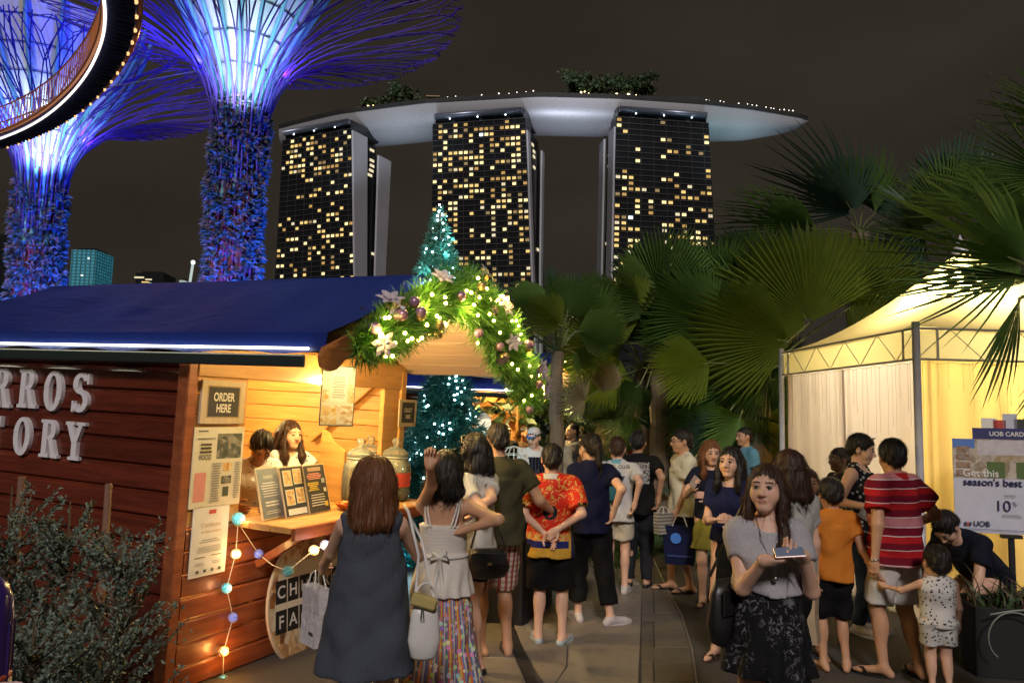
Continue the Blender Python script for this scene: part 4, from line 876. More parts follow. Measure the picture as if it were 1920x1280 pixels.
garland(HM, 'lit fir garland with lilac flowers along the near hut gable', gp, [.19, .24, .24, .26, .28, .29, .29, .24], 1500, 4, 64, 34, 15, 11, 'fir garlands on the hut gables')
garland(H2M, 'lit fir garland with purple baubles on the farther hut gable', [(OV + .08, -.1, 2.05), (OV + .08, .1, 2.22), (OV + .06, .6, 2.60), (OV + .06, 1.25, 2.83), (OV + .06, 1.9, 2.5), (OV + .06, 2.5, 2.2)], [.16, .17, .17, .17, .17, .17], 420, 5, 26, 14, 4, 4, 'fir garlands on the hut gables')
# dark spray hanging at the garland's lower end
# ------------------------------------------------------------------ little lit fir on the ridge and big tinsel tree
cool = emit('fir_bulb_white', (.55, .90, 1), 16); fir_m = mat('fir_green', (.035, .16, .12), .5, 0, .4, 12)
def fir(label, Mw, h, r0, n, seed, bulbs, m, power, leaf=.05, bulb_r=.009, lights=3, lc=(.5, .9, 1), cat='fir tree'):
    t = thing('christmas_tree', label, cat, Mw=Mw); r2 = np.random.RandomState(seed); rr = random.Random(seed)
    MB().tube([(0, 0, 0), (0, 0, h * .97)], [r0 * .09, .006], 6).build('trunk', bark, t)
    tw = MB(); nb = 46
    for k in range(nb):
        z = h * (.03 + .94 * k / nb); L_ = r0 * (1 - z / h) ** .9 * rr.uniform(.8, 1.1); a = k * 2.4; tw.tube([(0, 0, z), (L_ * math.cos(a), L_ * math.sin(a), z + L_ * .18)], [.006, .002], 4)
    tw.build('boughs', bark, t)
    z = h * (1 - np.sqrt(r2.uniform(0, 1, n))) * .98; rad = r0 * (1 - z / h) ** .9; f = r2.uniform(.35, 1.05, n) ; a = r2.uniform(0, 6.283, n)
    base = np.stack([rad * f * np.cos(a), rad * f * np.sin(a), z + rad * f * .18], 1); vs = []
    for j in range(7):
        d = np.stack([np.cos(a), np.sin(a), np.full(n, .25)], 1) + r2.normal(0, .65, (n, 3)); d /= np.linalg.norm(d, axis=1)[:, None]; sd = np.cross(d, r2.normal(0, 1, (n, 3))); sd /= np.linalg.norm(sd, axis=1)[:, None]
        ln = leaf * r2.uniform(.6, 1.3, (n, 1)); w = leaf * .07; vs.append(np.stack([base - sd * w, base + sd * w, base + d * ln + sd * w * .4, base + d * ln - sd * w * .4], 1).reshape(-1, 3))
    vs = np.concatenate(vs); MB().add(vs.tolist(), [(4 * i, 4 * i + 1, 4 * i + 2, 4 * i + 3) for i in range(len(vs) // 4)]).build('needles', m, t, kind='stuff')
    bm_ = MB().sphere((0, 0, 0), bulb_r, 8, 6).mesh('bulb', cool)
    for k in range(bulbs):
        zz = h * (k + .5) / bulbs; r_ = r0 * (1 - zz / h) ** .9 * rr.uniform(.8, 1.1); aa = rr.uniform(0, 6.283); link('bulb', bm_, t, loc=(r_ * math.cos(aa), r_ * math.sin(aa), zz))
    for k in range(lights):
        zz = h * (k + .4) / lights; r_ = r0 * (1 - zz / h) + bulb_r * 6; aa = -2.0 + k * .9; point('fir_glow', Mw @ Vector((r_ * math.cos(aa), r_ * math.sin(aa), zz)), power, lc, .02)
    return t
p = P(820, 535, 5.75); fir('small fir with white lights standing on the hut ridge', Matrix.Translation(p), .62, .165, 620, 2, 34, fir_m, 1.3, .045, .0075, 4)
p = D(838, 9.6); fir('big teal tinsel fir full of white lights behind the near hut', Matrix.Translation((p.x, p.y, 0)), 2.75, .95, 6000, 6, 190, mat('tinsel_teal', (.02, .15, .14), .35, .2, .4, 9), 6.0, .11, .012, 6, (.35, .75, 1))
# ------------------------------------------------------------------ counter beside the near hut and display on the far hut
p = D(958, 7.5); bc_ = thing('cloth_counter', 'narrow counter under a black cloth between olive shirt and red shirt', 'counter', (p.x, p.y, 0), R(-20))
cl_ = MB(); n = 40; pr = []
for k in range(n): 
    a = 2 * math.pi * k / n; sx_, sy_ = .30, .45; m_ = max(abs(math.cos(a)), abs(math.sin(a))); pr.append((sx_ * math.cos(a) / m_, sy_ * math.sin(a) / m_))
vs = []
for j, z in enumerate((.90, .88, .6, .3, .01)):
    for k, (x, y) in enumerate(pr): f = 1 + (.0 if j < 1 else .02 * j * (.6 + .5 * math.sin(k * 2.1 + j * .3))); vs.append((x * f, y * f, z))
cl_.add(vs, [(j * n + k, j * n + (k + 1) % n, (j + 1) * n + (k + 1) % n, (j + 1) * n + k) for j in range(4) for k in range(n)] + [tuple(range(n))]); cl_.build('cloth', mat('black_cloth', (.008, .009, .016), .85, 0, .2), bc_, smooth=False)
MB().bbox((0, 0, .93), (.34, .5, .05), .01).build('tray', mat('blue_tray', (.25, .42, .55), .3), bc_)
def H2L(px, py, d): return H2M.inverted() @ P(px, py, d)
cs = thing('cake_dome', 'white wire birdcage cake stand beside the capped seller', 'cake stand', D(965, 10.4, 1.05))
cw = MB(); 
for k in range(16):
    a = 2 * math.pi * k / 16; cw.tube([(.19 * math.cos(a), .19 * math.sin(a), .0), (.19 * math.cos(a), .19 * math.sin(a), .28), (.12 * math.cos(a), .12 * math.sin(a), .36), (.0, 0, .39)], .005, 4)
for z in (.0, .14, .28): cw.tube([(.19 * math.cos(a), .19 * math.sin(a), z) for a in np.linspace(0, 6.2832, 25)], .006, 4)
cw.build('cage', mat('cage_white', (.75, .72, .60), .4), cs); MB().lathe([(0, 0), (.21, 0), (.21, .02), (0, .02)], 24, (0, 0, .10)).build('tier', mat('cage_white', (.7, .7, .6)), cs); MB().lathe([(0, -.16), (.10, -.16), (.03, -.1), (.03, -.02), (.22, -.02), (.22, 0), (0, 0)], 24).build('stand', mat('cage_white', (.7, .7, .6)), cs)
cke = MB().sphere((0, 0, 0), .04, 8, 6, sc=(1, 1, .7)).mesh('cake', mat('cake_brown', (.45, .25, .1), .7), True)
for k in range(12): link('cake', cke, cs, loc=(.12 * math.cos(k), .12 * math.sin(k), .045 if k < 7 else .16))
lb = thing('lantern_box', 'small white lantern box on the farther hut shelf', 'lantern', D(907, 11.5, 1.55)); MB().bbox((0, 0, .12), (.22, .22, .24), .02).build('shade', emit('lantern_shade', (1, .9, .6), .8), lb); MB().lathe([(.13, .24), (.04, .32), (0, .33)], 4).build('cap', mat('cage_white', (.7, .7, .6)), lb)
sh = MB(); sh.bbox((0, 0, -.03), (.5, .3, .04), .005); sh.build('shelf', pine_x, lb); MB().tube([(0, 0, -.05), (0, 0, -1.55)], .03, 8).build('shelf_post', pine_x, lb)
# ================================================================== pagoda tent
def cloth(name, c, trans=.45, bump=.3, bs=3.):
    if name in MATS: return MATS[name]
    t = NT(name); v = t.coord('Object'); col = t.mix(t.noise(v, 1.5, 4), tuple(x * .82 for x in c), c); t.set(col=col, rough=.8)
    t.bump(t.noise(v, bs, 5, .6), bump, .03); tr = t.new('ShaderNodeBsdfTranslucent'); t.put(tr.inputs[0], col)
    mx = t.new('ShaderNodeMixShader'); mx.inputs[0].default_value = trans; t.l.new(t.b.outputs[0], mx.inputs[1]); t.l.new(tr.outputs[0], mx.inputs[2]); t.l.new(mx.outputs[0], t.n['Material Output'].inputs[0]); MATS[name] = t.m; return t.m
roof_c = cloth('tent_roof_fabric', (.60, .52, .26), .50); wall_c = cloth('tent_curtain', (.90, .80, .80), .26); wall_y = cloth('tent_curtain_yellow', (.84, .62, .22), .36)  # yellow curtain copy: lamp glow put into the colour of white cloth
A_, B_ = D(1722, 7.2), D(1466, 10.2); e1 = (B_ - A_); e2 = Vector((e1.y, -e1.x, 0)); C_, D_ = A_ + e2, B_ + e2
tent = thing('pagoda_tent', 'white pagoda tent glowing yellow behind the people', 'tent', A_); ctr_ = (A_ + B_ + C_ + D_) / 4 - A_; cor = [A_ - A_, B_ - A_, D_ - A_, C_ - A_]
TZ, BZ, PZ = 2.74, 2.45, 3.85
steel = mat('tent_pole', (.50, .53, .62), .45, .1, .12, 5); steel_d = mat('truss_steel', (.30, .28, .22), .5, .3)
for p in cor: MB().tube([p, p + Vector((0, 0, TZ + .06))], .036, 14).build('pole', steel, tent, smooth=True)
for i in range(4):
    a, b = cor[i], cor[(i + 1) % 4]; up = lambda z: Vector((0, 0, z))
    for z in (TZ, BZ): MB().tube([a + up(z), b + up(z)], .012, 8).build('truss_chord', steel_d, tent)
    n = 9; web = MB()
    for k in range(n):
        p, q = a.lerp(b, k / n), a.lerp(b, (k + 1) / n); MB().tube([p + up(BZ if k % 2 else TZ), q + up(TZ if k % 2 else BZ)], .0045, 5).build('truss_web', steel_d, tent)
    for f in (.07, .93): MB().tube([a.lerp(b, f) + up(BZ), a.lerp(b, f) + up(TZ)], .012, 6).build('truss_post', steel_d, tent)
    # roof quarter, swept up to the peak
    vs = []; nu, nv = 16, 14
    for j in range(nv + 1):
        t = j / nv; z = TZ + .02 + (PZ - TZ) * (t ** 1.55)
        for k in range(nu + 1):
            e = a.lerp(b, k / nu); p = e.lerp(ctr_, t); sc_ = .03 * math.sin(k / nu * math.pi) * (1 - t); vs.append(Vector((p.x, p.y, z - sc_)))
    MB().add(vs, [(j * (nu + 1) + k, j * (nu + 1) + k + 1, (j + 1) * (nu + 1) + k + 1, (j + 1) * (nu + 1) + k) for j in range(nv) for k in range(nu)]).build('roof_fabric', roof_c, tent, smooth=True)
    # valance
    vs = []; m = 40
    for k in range(m + 1):
        p = a.lerp(b, k / m); o2 = (p - ctr_).normalized() * -.035; vs += [p + o2 + up(BZ + .01), p + o2 + up(TZ - .02)]
    MB().add(vs, [(2 * k, 2 * k + 2, 2 * k + 3, 2 * k + 1) for k in range(m)]).build('valance', cloth('tent_valance', (.62, .54, .28), .35), tent)
    # curtains, gathered in folds
    for pi, (f0, f1) in enumerate(((.02, .515), (.50, .98))):
        vs = []; m = 70; inw = (ctr_ - (a + b) / 2).normalized(); q = random.Random(i * 5 + pi); ph = q.uniform(0, 6)
        for j in range(13):
            z = .03 + (BZ - .03) * j / 12
            for k in range(m + 1):
                f = k / m; p = a.lerp(b, f0 + (f1 - f0) * f); edge = min(f, 1 - f)
                w = .020 * math.sin(f * 30 + ph + .7 * math.sin(z * 1.3)) * (.4 + .6 * (1 - z / BZ)) + .03 * math.sin(f * 9 + ph * 2 + z * .8) * (1 - .6 * z / BZ) + (.018 * math.sin(f * 85) if edge < .12 else 0)
                vs.append(p + inw * (.07 + w) + up(z))
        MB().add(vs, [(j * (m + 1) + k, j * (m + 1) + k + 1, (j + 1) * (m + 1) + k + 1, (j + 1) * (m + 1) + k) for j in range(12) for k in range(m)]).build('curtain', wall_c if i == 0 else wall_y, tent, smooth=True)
    # hanging icicle wire
    ic = MB(); q = random.Random(i); L0 = (b - a).length; outw = -inw
    ic.tube([a.lerp(b, k / 30) + outw * .02 + up(BZ - .02 - .03 * math.sin(k * 1.3) ** 2) for k in range(31)], .003, 3, cap=False)
    for k in range(34):
        p = a.lerp(b, (k + q.random()) / 34) + outw * .02; ln = q.uniform(.15, .75); ic.tube([p + up(BZ - .03), p + up(BZ - .03 - ln * .5) + Vector((q.uniform(-.01, .01), 0, 0)), p + up(BZ - .03 - ln)], .0017, 3, cap=False)
    ic.build('icicle_wire', mat('icicle_wire', (.35, .30, .16), .5), tent, kind='stuff')
MB().lathe([(.10, 0), (.06, .12), (.02, .2), (0, .25)], 12, ctr_ + Vector((0, 0, PZ - .05))).build('finial', steel, tent)
lp_ = ctr_ + Vector((-.15, -.10, 3.10)); MB().tube([lp_ + Vector((-.3, .0, 0)), lp_ + Vector((.3, 0, 0))], .028, 8).build('tube_lamp', emit('tent_tube', (1, .86, .5), 14), tent)
point('tent_lamp', A_ + lp_ + Vector((-.1, -.1, .08)), 330, (1, .87, .52), .15); point('tent_lamp', A_ + ctr_ + Vector((.7, -.8, 2.2)), 150, (1, .90, .70), .12)
# ================================================================== poster board, planter
p = D(1880, 6.6); pb = Sheet('poster_board', 'bank card poster reading get this seasons best on a black stand', 'poster stand', Matrix.Translation(P(1893, 912, 6.55)) @ Matrix.Rotation(R(-14), 4, 'Z') @ Matrix.Rotation(math.pi / 2, 4, 'X'), .86, .79, cm_('poster_white', (.58, .60, .74)), .012)
s = pb; ph_hall = photo_print('photo_hall', [(.16, .12, .08), (.42, .32, .18), (.60, .55, .52), (.28, .22, .14), (.55, .45, .30)], 9)
s.r(.0, .0, 1.0, .42, ph_hall, 'photo').r(0, 0, .2, .10, cm_('poster_blue', (.10, .22, .60)), 'photo').r(.8, 0, .2, .10, cm_('poster_blue', (.1, .22, .6)), 'photo').r(.22, .01, .56, .16, photo_print('photo_vault', [(.45, .42, .48), (.62, .60, .66), (.55, .5, .5)], 20), 'photo').r(.3, .24, .16, .17, cm_('print_palm_green', (.10, .16, .05)), 'photo').r(.56, .24, .16, .17, cm_('print_palm_green', (.1, .16, .05)), 'photo')
for k in range(4): s.r(.03, .08 + .085 * k, .12, .06, photo_print('photo_shop', [(.12, .05, .04), (.4, .25, .15), (.2, .3, .35)], 40), 'photo').r(.84, .08 + .085 * k, .12, .06, photo_print('photo_shop', []), 'photo')
navy = cm_('poster_navy', (.02, .02, .10)); s.t('Get this', .08, .40, .085, chalk_w, .0015, 'LEFT').t("season's best", .08, .495, .085, navy, .0015, 'LEFT').t('10', .50, .76, .13, navy, 0, 'RIGHT').t('10', .77, .76, .13, navy, 0, 'RIGHT').t('%', .51, .70, .05, navy, 0, 'LEFT').t('%', .78, .70, .05, navy, 0, 'LEFT').t('UOB', .16, .925, .06, navy, .001, 'LEFT')
s.lines(.40, .79, .2, .04, 2, grey_p, 3, .25).lines(.68, .79, .2, .04, 2, grey_p, 3, .25).lines(.42, .58, .14, .04, 2, grey_p, 4, .25).r(.08, .955, .86, .004, navy, 'rule')
for k in range(3): s.r(.08 + k * .022, .885, .016, .04, redp if k == 1 else navy, 'logo_bar')
MB().bbox((0, .44, .006), (.54, .10, .012), .002).build('topper', cm_('topper_navy', (.04, .045, .16)), pb.o); text_mesh('lettering', 'UOB CARDS', .052, chalk_w, pb.o, Matrix.Translation((0, .425, .0135)), 0, 'CENTER', .001)
for x, w, h, m in ((-.14, .12, .09, paper_w), (-.06, .10, .075, redp), (.02, .11, .13, cm_('card_white', (.55, .58, .70))), (.13, .16, .085, cm_('card_black', (.05, .05, .045)))): MB().bbox((x, .485 + h / 2, .005), (w, h, .006), .001).build('card', m, pb.o)
MB().bbox((.0, -.415, -.005), (.16, .03, .05), .004).build('clamp', black_m, pb.o); MB().bbox((.0, -.66, -.012), (.045, .50, .03), .004).build('stand_pole', black_m, pb.o); MB().bbox((0, -.90, -.012), (.42, .03, .36), .006).build('stand_base', black_m, pb.o)
pc = D(1900, 6.05); pl = thing('planter_box', 'black planter box with strappy plants under the poster', 'planter', pc, R(-10))
m4 = MB(); 
for (c, s4) in (((0, -.24, .25), (.84, .03, .5)), ((0, .24, .25), (.84, .03, .5)), ((-.405, 0, .25), (.03, .45, .5)), ((.405, 0, .25), (.03, .45, .5))): MB().bbox(c, s4, .005).build('side', black_m, pl)
MB().box((0, 0, .40), (.77, .44, .04)).build('soil', mat('soil', (.03, .02, .015), .95), pl)
rr = random.Random(6); lm_ = []
for v in range(3):
    q = MB(); n = 7; ln = .42; pts = [(0, .10 * (t / n) ** 2 * 2, ln * t / n - .12 * (t / n) ** 2) for t in range(n + 1)]
    vs = []
    for t, p in enumerate(pts): w = .016 * (1 - t / n) ** .6 * (1 if t else .7); vs += [(p[0] - w, p[1], p[2]), (p[0], p[1] - .004, p[2]), (p[0] + w, p[1], p[2])]
    q.add(vs, [(3 * t + k, 3 * t + k + 1, 3 * t + k + 4, 3 * t + k + 3) for t in range(n) for k in (0, 1)]); lm_.append(q.mesh('leaf', mat(('strap_leaf_a', 'strap_leaf_b', 'strap_leaf_c')[v], ((.05, .09, .03), (.09, .07, .035), (.14, .05, .03))[v], .5, 0, .3), True))
for k in range(110):
    o = link('leaf', lm_[rr.choices([0, 1, 2], [5, 3, 1])[0]], pl, loc=(rr.uniform(-.36, .36), rr.uniform(-.18, .18), .41), rot=(rr.gauss(0, .3), rr.gauss(0, .45), rr.uniform(0, 6.28))); s_ = rr.uniform(.5, 1.05); o.scale = (s_, s_, s_)
rp = thing('white_cord', 'loose white cord looped over the black planter box', 'cord', pc)
MB().tube([(-.40 + .13 * t - .02, -.30 + .02 * math.sin(t * 2), .50 - .02 * math.cos(t * 1.4)) for t in np.linspace(0, 6, 24)] , .006, 5).tube([(-.26 + .16 * math.sin(t) + .015 * t, -.31, .33 + .17 * math.cos(t)) for t in np.linspace(-2.6, 2.6, 24)], .005, 5).build('cord', mat('cord_white', (.30, .31, .27), .6), rp)
# ================================================================== fan palms
def leaf_mat(name, c1, c2, trans=.25):
    t = NT(name); v = t.coord('Object'); oi = t.new('ShaderNodeObjectInfo'); n = t.noise(v, 3, 4); st = t.noise(t.coord('Object', (9, 1.2, 9)), 6, 3)
    col = t.mix(n, c1, c2); col = t.mix(t.math('MULTIPLY', st, .5), col, tuple(x * .55 for x in c1)); k = t.math('MULTIPLY_ADD', oi.outputs['Random'], .5, .75)
    cm = t.new('ShaderNodeVectorMath', operation='SCALE'); t.l.new(col, cm.inputs[0]); t.l.new(k, cm.inputs['Scale']); col = cm.outputs[0]; t.set(col=col, rough=.42)
    tr = t.new('ShaderNodeBsdfTranslucent'); t.put(tr.inputs[0], col); mx = t.new('ShaderNodeMixShader'); mx.inputs[0].default_value = trans; t.l.new(t.b.outputs[0], mx.inputs[1]); t.l.new(tr.outputs[0], mx.inputs[2]); t.l.new(mx.outputs[0], t.n['Material Output'].inputs[0]); return t.m
lf_green = leaf_mat('fan_leaf_green', (.07, .15, .03), (.15, .26, .06)); lf_blue = leaf_mat('fan_leaf_blue', (.05, .11, .07), (.10, .18, .12)); lf_dry = leaf_mat('fan_leaf_dry', (.22, .19, .11), (.36, .32, .21)); lf_lime = leaf_mat('fan_leaf_lime', (.17, .25, .03), (.31, .38, .06), .4)  # lime copy: yellow-green light put into the green leaf's colour
pet_m = mat('petiole', (.13, .15, .05), .5, 0, .25, 5); palm_tr = mat('palm_trunk', (.16, .125, .085), .9, 0, .35, 5, .6, 26)
def fan_mesh(nseg, spread, split, droop, tip, seed, cup=.15, taper=.35):
    q = random.Random(seed); mb = MB(); sp = R(spread); pit = sp / nseg; rows = [.05, split * .4, split * .75, split, split + (1 - split) * .5, 1.0]
    for i in range(nseg):
        th = -sp / 2 + pit * (i + .5) + q.uniform(-.1, .1) * pit; e = abs(th) / (sp / 2 + 1e-6); Ls = (1 - taper * e ** 2.2) * q.uniform(.94, 1.04); vs = []; dt = q.uniform(.5, 1.5) * tip; tw = q.uniform(-.5, .5) * pit
        for k, r_ in enumerate(rows):
            rr_ = r_ * Ls; hw = rr_ * math.tan(pit / 2) if k <= 3 else rows[3] * Ls * math.tan(pit / 2) * (.72 if k == 4 else .06)
            a = th + (tw * (r_ - split) * 3 if k > 3 else 0); z = -droop * rr_ ** 2 + cup * rr_ * e ** 2 * .6 - (dt * (r_ - split) ** 1.5 if k > 3 else 0); fold = hw * 1.3
            c, s_ = math.sin(a), math.cos(a)
            for u, dz in ((-1, -fold), (0, fold), (1, -fold)): vs.append((rr_ * c + u * hw * s_, rr_ * s_ - u * hw * c, z + dz))
        mb.add(vs, [(3 * k + j, 3 * k + j + 1, 3 * k + j + 4, 3 * k + j + 3) for k in range(len(rows) - 1) for j in (0, 1)])
    return mb
FM = {}
def fmesh(kind, m):
    key = (kind, m.name)
    if key not in FM:
        a = {'fan': (48, 190, .72, .18, .14), 'fan2': (42, 165, .66, .30, .22), 'half': (34, 130, .72, .22, .12), 'spiky': (28, 150, .27, .16, .22), 'spear': (16, 45, .5, .1, .1), 'droop': (34, 120, .42, .55, .55), 'narrow': (9, 30, .5, .3, .3), 'dry': (34, 200, .45, .3, .3)}[kind]
        FM[key] = fan_mesh(*a, seed=len(FM) + 3).mesh('leaf', m)
    return FM[key]
CX, CY, CZ = CAM_M.col[0].xyz, CAM_M.col[1].xyz, CAM_M.col[2].xyz
def palm(label, crown, d, leaves, trunk=True, ground=True, tr_r=.13, group='fan palms around the plaza'):
    """crown: pixel of the growing point; leaves: (hub px, hub py, angle clockwise from up, radius px, kind, material, lean, yaw, extra depth)"""
    c = P(crown[0], crown[1], d); o = thing('fan_palm', label, 'palm', (c.x, c.y, 0), group=group); b0 = o.location.copy()
    if trunk:
        q = random.Random(crown[0]); zt = c.z; pts = [(q.uniform(-.02, .02), q.uniform(-.02, .02), zt * t) for t in np.linspace(0, 1, 14)]; MB().tube(pts, [tr_r * (1.25 - .3 * t + .07 * (k % 2)) for k, t in enumerate(np.linspace(0, 1, 14))], 12).build('trunk', palm_tr, o)
    for (hx, hy, phi, rp, kind, m, lean, yaw, ex) in leaves:
        h = P(hx, hy, d + ex); f = R(phi); ax = (CX * math.sin(f) + CY * math.cos(f) + CZ * lean).normalized(); nz = (CZ - ax * CZ.dot(ax)).normalized(); nz = Matrix.Rotation(R(yaw), 3, ax) @ nz; xx = ax.cross(nz).normalized(); sc_ = rp / FPX * (d + ex)
        Mw = Matrix((xx, ax, nz)).transposed().to_4x4(); Mw = Matrix.Translation(h) @ Mw @ Matrix.Scale(sc_, 4)
        lo = link('leaf', fmesh(kind, m), o, mat=Matrix.Translation(-b0) @ Mw)
        cc = c - b0; hh = h - b0; mid = cc.lerp(hh, .5) + Vector((0, 0, .06)); pe = MB().tube([cc, mid, hh, hh + ax * sc_ * .12], [.018, .014, .010, .006], 6); po = pe.build('petiole', pet_m, lo); po.matrix_parent_inverse = (Matrix.Translation(-b0) @ Mw).inverted()
    return o
def rnd_leaves(n, crown, seed, rpx, mats, kinds=('fan2', 'half', 'fan'), arc_=(-115, 115), reach=.55):
    q = random.Random(seed); L_ = []
    for k in range(n):
        phi = arc_[0] + (arc_[1] - arc_[0]) * (k + q.uniform(.2, .8)) / n; r_ = rpx * q.uniform(.8, 1.15); L_.append((crown[0] + math.sin(R(phi)) * r_ * reach, crown[1] - math.cos(R(phi)) * r_ * reach, phi + q.uniform(-15, 15), r_, q.choice(kinds), q.choice(mats), q.uniform(-.5, .7), q.uniform(-45, 45), q.uniform(-.5, .6)))
    return L_
g, bl, dr, lm = lf_green, lf_blue, lf_dry, lf_lime
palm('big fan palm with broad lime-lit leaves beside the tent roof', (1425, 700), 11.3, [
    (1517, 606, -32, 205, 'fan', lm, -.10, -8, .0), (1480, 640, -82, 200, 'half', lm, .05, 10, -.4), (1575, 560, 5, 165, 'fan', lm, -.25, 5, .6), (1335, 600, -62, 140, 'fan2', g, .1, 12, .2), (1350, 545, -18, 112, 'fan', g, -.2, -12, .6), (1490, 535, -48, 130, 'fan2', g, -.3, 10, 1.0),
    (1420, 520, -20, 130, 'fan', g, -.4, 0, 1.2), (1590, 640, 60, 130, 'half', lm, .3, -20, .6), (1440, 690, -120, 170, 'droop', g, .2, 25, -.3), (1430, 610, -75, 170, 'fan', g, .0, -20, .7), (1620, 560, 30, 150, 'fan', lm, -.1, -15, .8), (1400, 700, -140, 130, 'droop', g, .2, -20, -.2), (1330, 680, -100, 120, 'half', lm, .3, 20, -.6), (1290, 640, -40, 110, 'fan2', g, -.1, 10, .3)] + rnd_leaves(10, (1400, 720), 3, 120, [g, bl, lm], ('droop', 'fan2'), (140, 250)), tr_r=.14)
palm('fan palm with dark round leaves left of the hotel gap', (1045, 660), 10.6, [
    (1064, 590, 2, 92, 'fan', g, -.2, 0, 0), (1016, 572, -52, 70, 'fan2', g, .2, 40, -.2), (1054, 612, -52, 84, 'half', lm, .25, 20, -.4), (922, 590, -8, 72, 'fan', bl, 0, 10, .6), (972, 600, -62, 58, 'half', lm, .2, 30, -.2), (1082, 622, 82, 95, 'half', g, .3, -35, -.2), (1034, 545, 2, 62, 'spear', bl, -.2, 20, .2), (1100, 560, 25, 70, 'fan', g, -.3, -20, .6), (1110, 600, 50, 80, 'fan2', g, -.1, 10, .4),
    (985, 640, -100, 80, 'droop', g, .3, 10, 0), (1010, 680, -150, 90, 'droop', dr, .1, 20, .1), (1075, 660, 120, 90, 'droop', g, .2, 0, .1)], tr_r=.085)
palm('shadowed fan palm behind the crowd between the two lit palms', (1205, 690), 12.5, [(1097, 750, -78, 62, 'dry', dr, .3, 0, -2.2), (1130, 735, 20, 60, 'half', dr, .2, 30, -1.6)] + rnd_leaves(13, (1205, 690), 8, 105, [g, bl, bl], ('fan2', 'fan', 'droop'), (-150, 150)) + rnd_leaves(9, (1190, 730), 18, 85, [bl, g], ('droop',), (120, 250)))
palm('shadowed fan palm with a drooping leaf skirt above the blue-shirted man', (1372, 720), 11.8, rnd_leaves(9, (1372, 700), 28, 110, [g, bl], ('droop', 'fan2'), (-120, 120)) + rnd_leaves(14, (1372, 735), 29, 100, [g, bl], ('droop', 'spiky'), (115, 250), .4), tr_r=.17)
palm('leafy fan palm filling the gap below the right hotel tower', (1235, 660), 12.0, rnd_leaves(13, (1240, 650), 51, 120, [g, g, lm], ('fan', 'fan2', 'half'), (-110, 110), .7) + rnd_leaves(8, (1240, 690), 52, 95, [g], ('droop',), (120, 240)))
palm('low fan palm at the back of the path near the plaid shirt', (1130, 790), 14.5, rnd_leaves(12, (1130, 780), 31, 75, [bl, g], ('fan2', 'dry', 'droop'), (-130, 130)))
palm('tall stiff-leaved palm standing against the night sky', (1610, 440), 15.0, [(1600, 400, -32, 215, 'spiky', bl, .0, 10, 0), (1580, 400, -8, 165, 'spiky', bl, -.3, -10, .5), (1530, 430, -80, 175, 'droop', g, .2, 10, -.3), (1640, 400, 15, 150, 'spear', g, -.2, 0, .4), (1660, 410, 38, 200, 'spiky', bl, -.4, -20, .6), (1490, 440, -60, 150, 'spiky', g, .2, 20, 0), (1680, 430, 70, 150, 'spiky', g, .1, 0, .3), (1560, 460, -115, 140, 'droop', g, .3, 0, 0), (1620, 380, -20, 130, 'fan2', g, -.3, 0, .8)], tr_r=.2)
palm('near stiff-leaved palm reaching in at the upper right edge', (1985, 560), 4.6, [(1920, 495, -68, 300, 'spiky', g, .05, 12, 0), (1965, 330, -42, 185, 'spiky', g, .0, -10, .2), (1965, 430, -55, 260, 'spiky', g, -.3, 25, .5), (1912, 560, -157, 205, 'narrow', g, .2, 20, -.2), (1960, 640, -172, 150, 'narrow', g, .2, -10, -.1), (1990, 240, -30, 160, 'spiky', g, -.1, 10, .3), (1950, 520, -95, 250, 'narrow', g, .1, -20, -.2)], tr_r=.16)
palm('fan palm behind the near stiff-leaved one at the right edge', (1800, 470), 12.5, rnd_leaves(9, (1800, 460), 41, 130, [g, bl], ('spiky', 'fan2'), (-100, 100)), tr_r=.15)
# dark planting behind the crowd
hd = NT('hedge_leaf'); _v = hd.coord('Object'); hd.set(col=hd.mix(hd.noise(_v, 3, 4), (.012, .03, .010), (.035, .065, .022)), rough=.5)
for k, (px, d, w, h, lab) in enumerate(((1130, 17, 3.2, 2.6, 'dark leafy hedge behind the crowd below the middle palm'), (1330, 16, 2.8, 2.7, 'dark leafy hedge behind the glasses-wearing man'), (1450, 14, 1.5, 2.4, 'dark leafy bush against the left corner of the tent'))):
    t = thing('hedge_bush', lab, 'bush', D(px, d)); o = leaf_cloud(5200, w, h * .5, .11, 60 + k, 16).build('foliage', hd.m, t, kind='stuff'); o.location = (0, 0, h * .5); MB().tube([(0, 0, 0), (.1, 0, h * .4)], [.06, .03], 6).build('stem', bark, t)
gs = leaf_cloud(2600, 3.0, .16, .10, 77, 30); gs_o = gs.build('grass', mat('verge_grass', (.03, .07, .02), .7, 0, .4, 3), kind='stuff'); gp_ = D(1265, 12.5); gs_o.location = (gp_.x, gp_.y, .10); tag(gs_o, 'low dark grass on the verge behind the black shirt', 'grass')
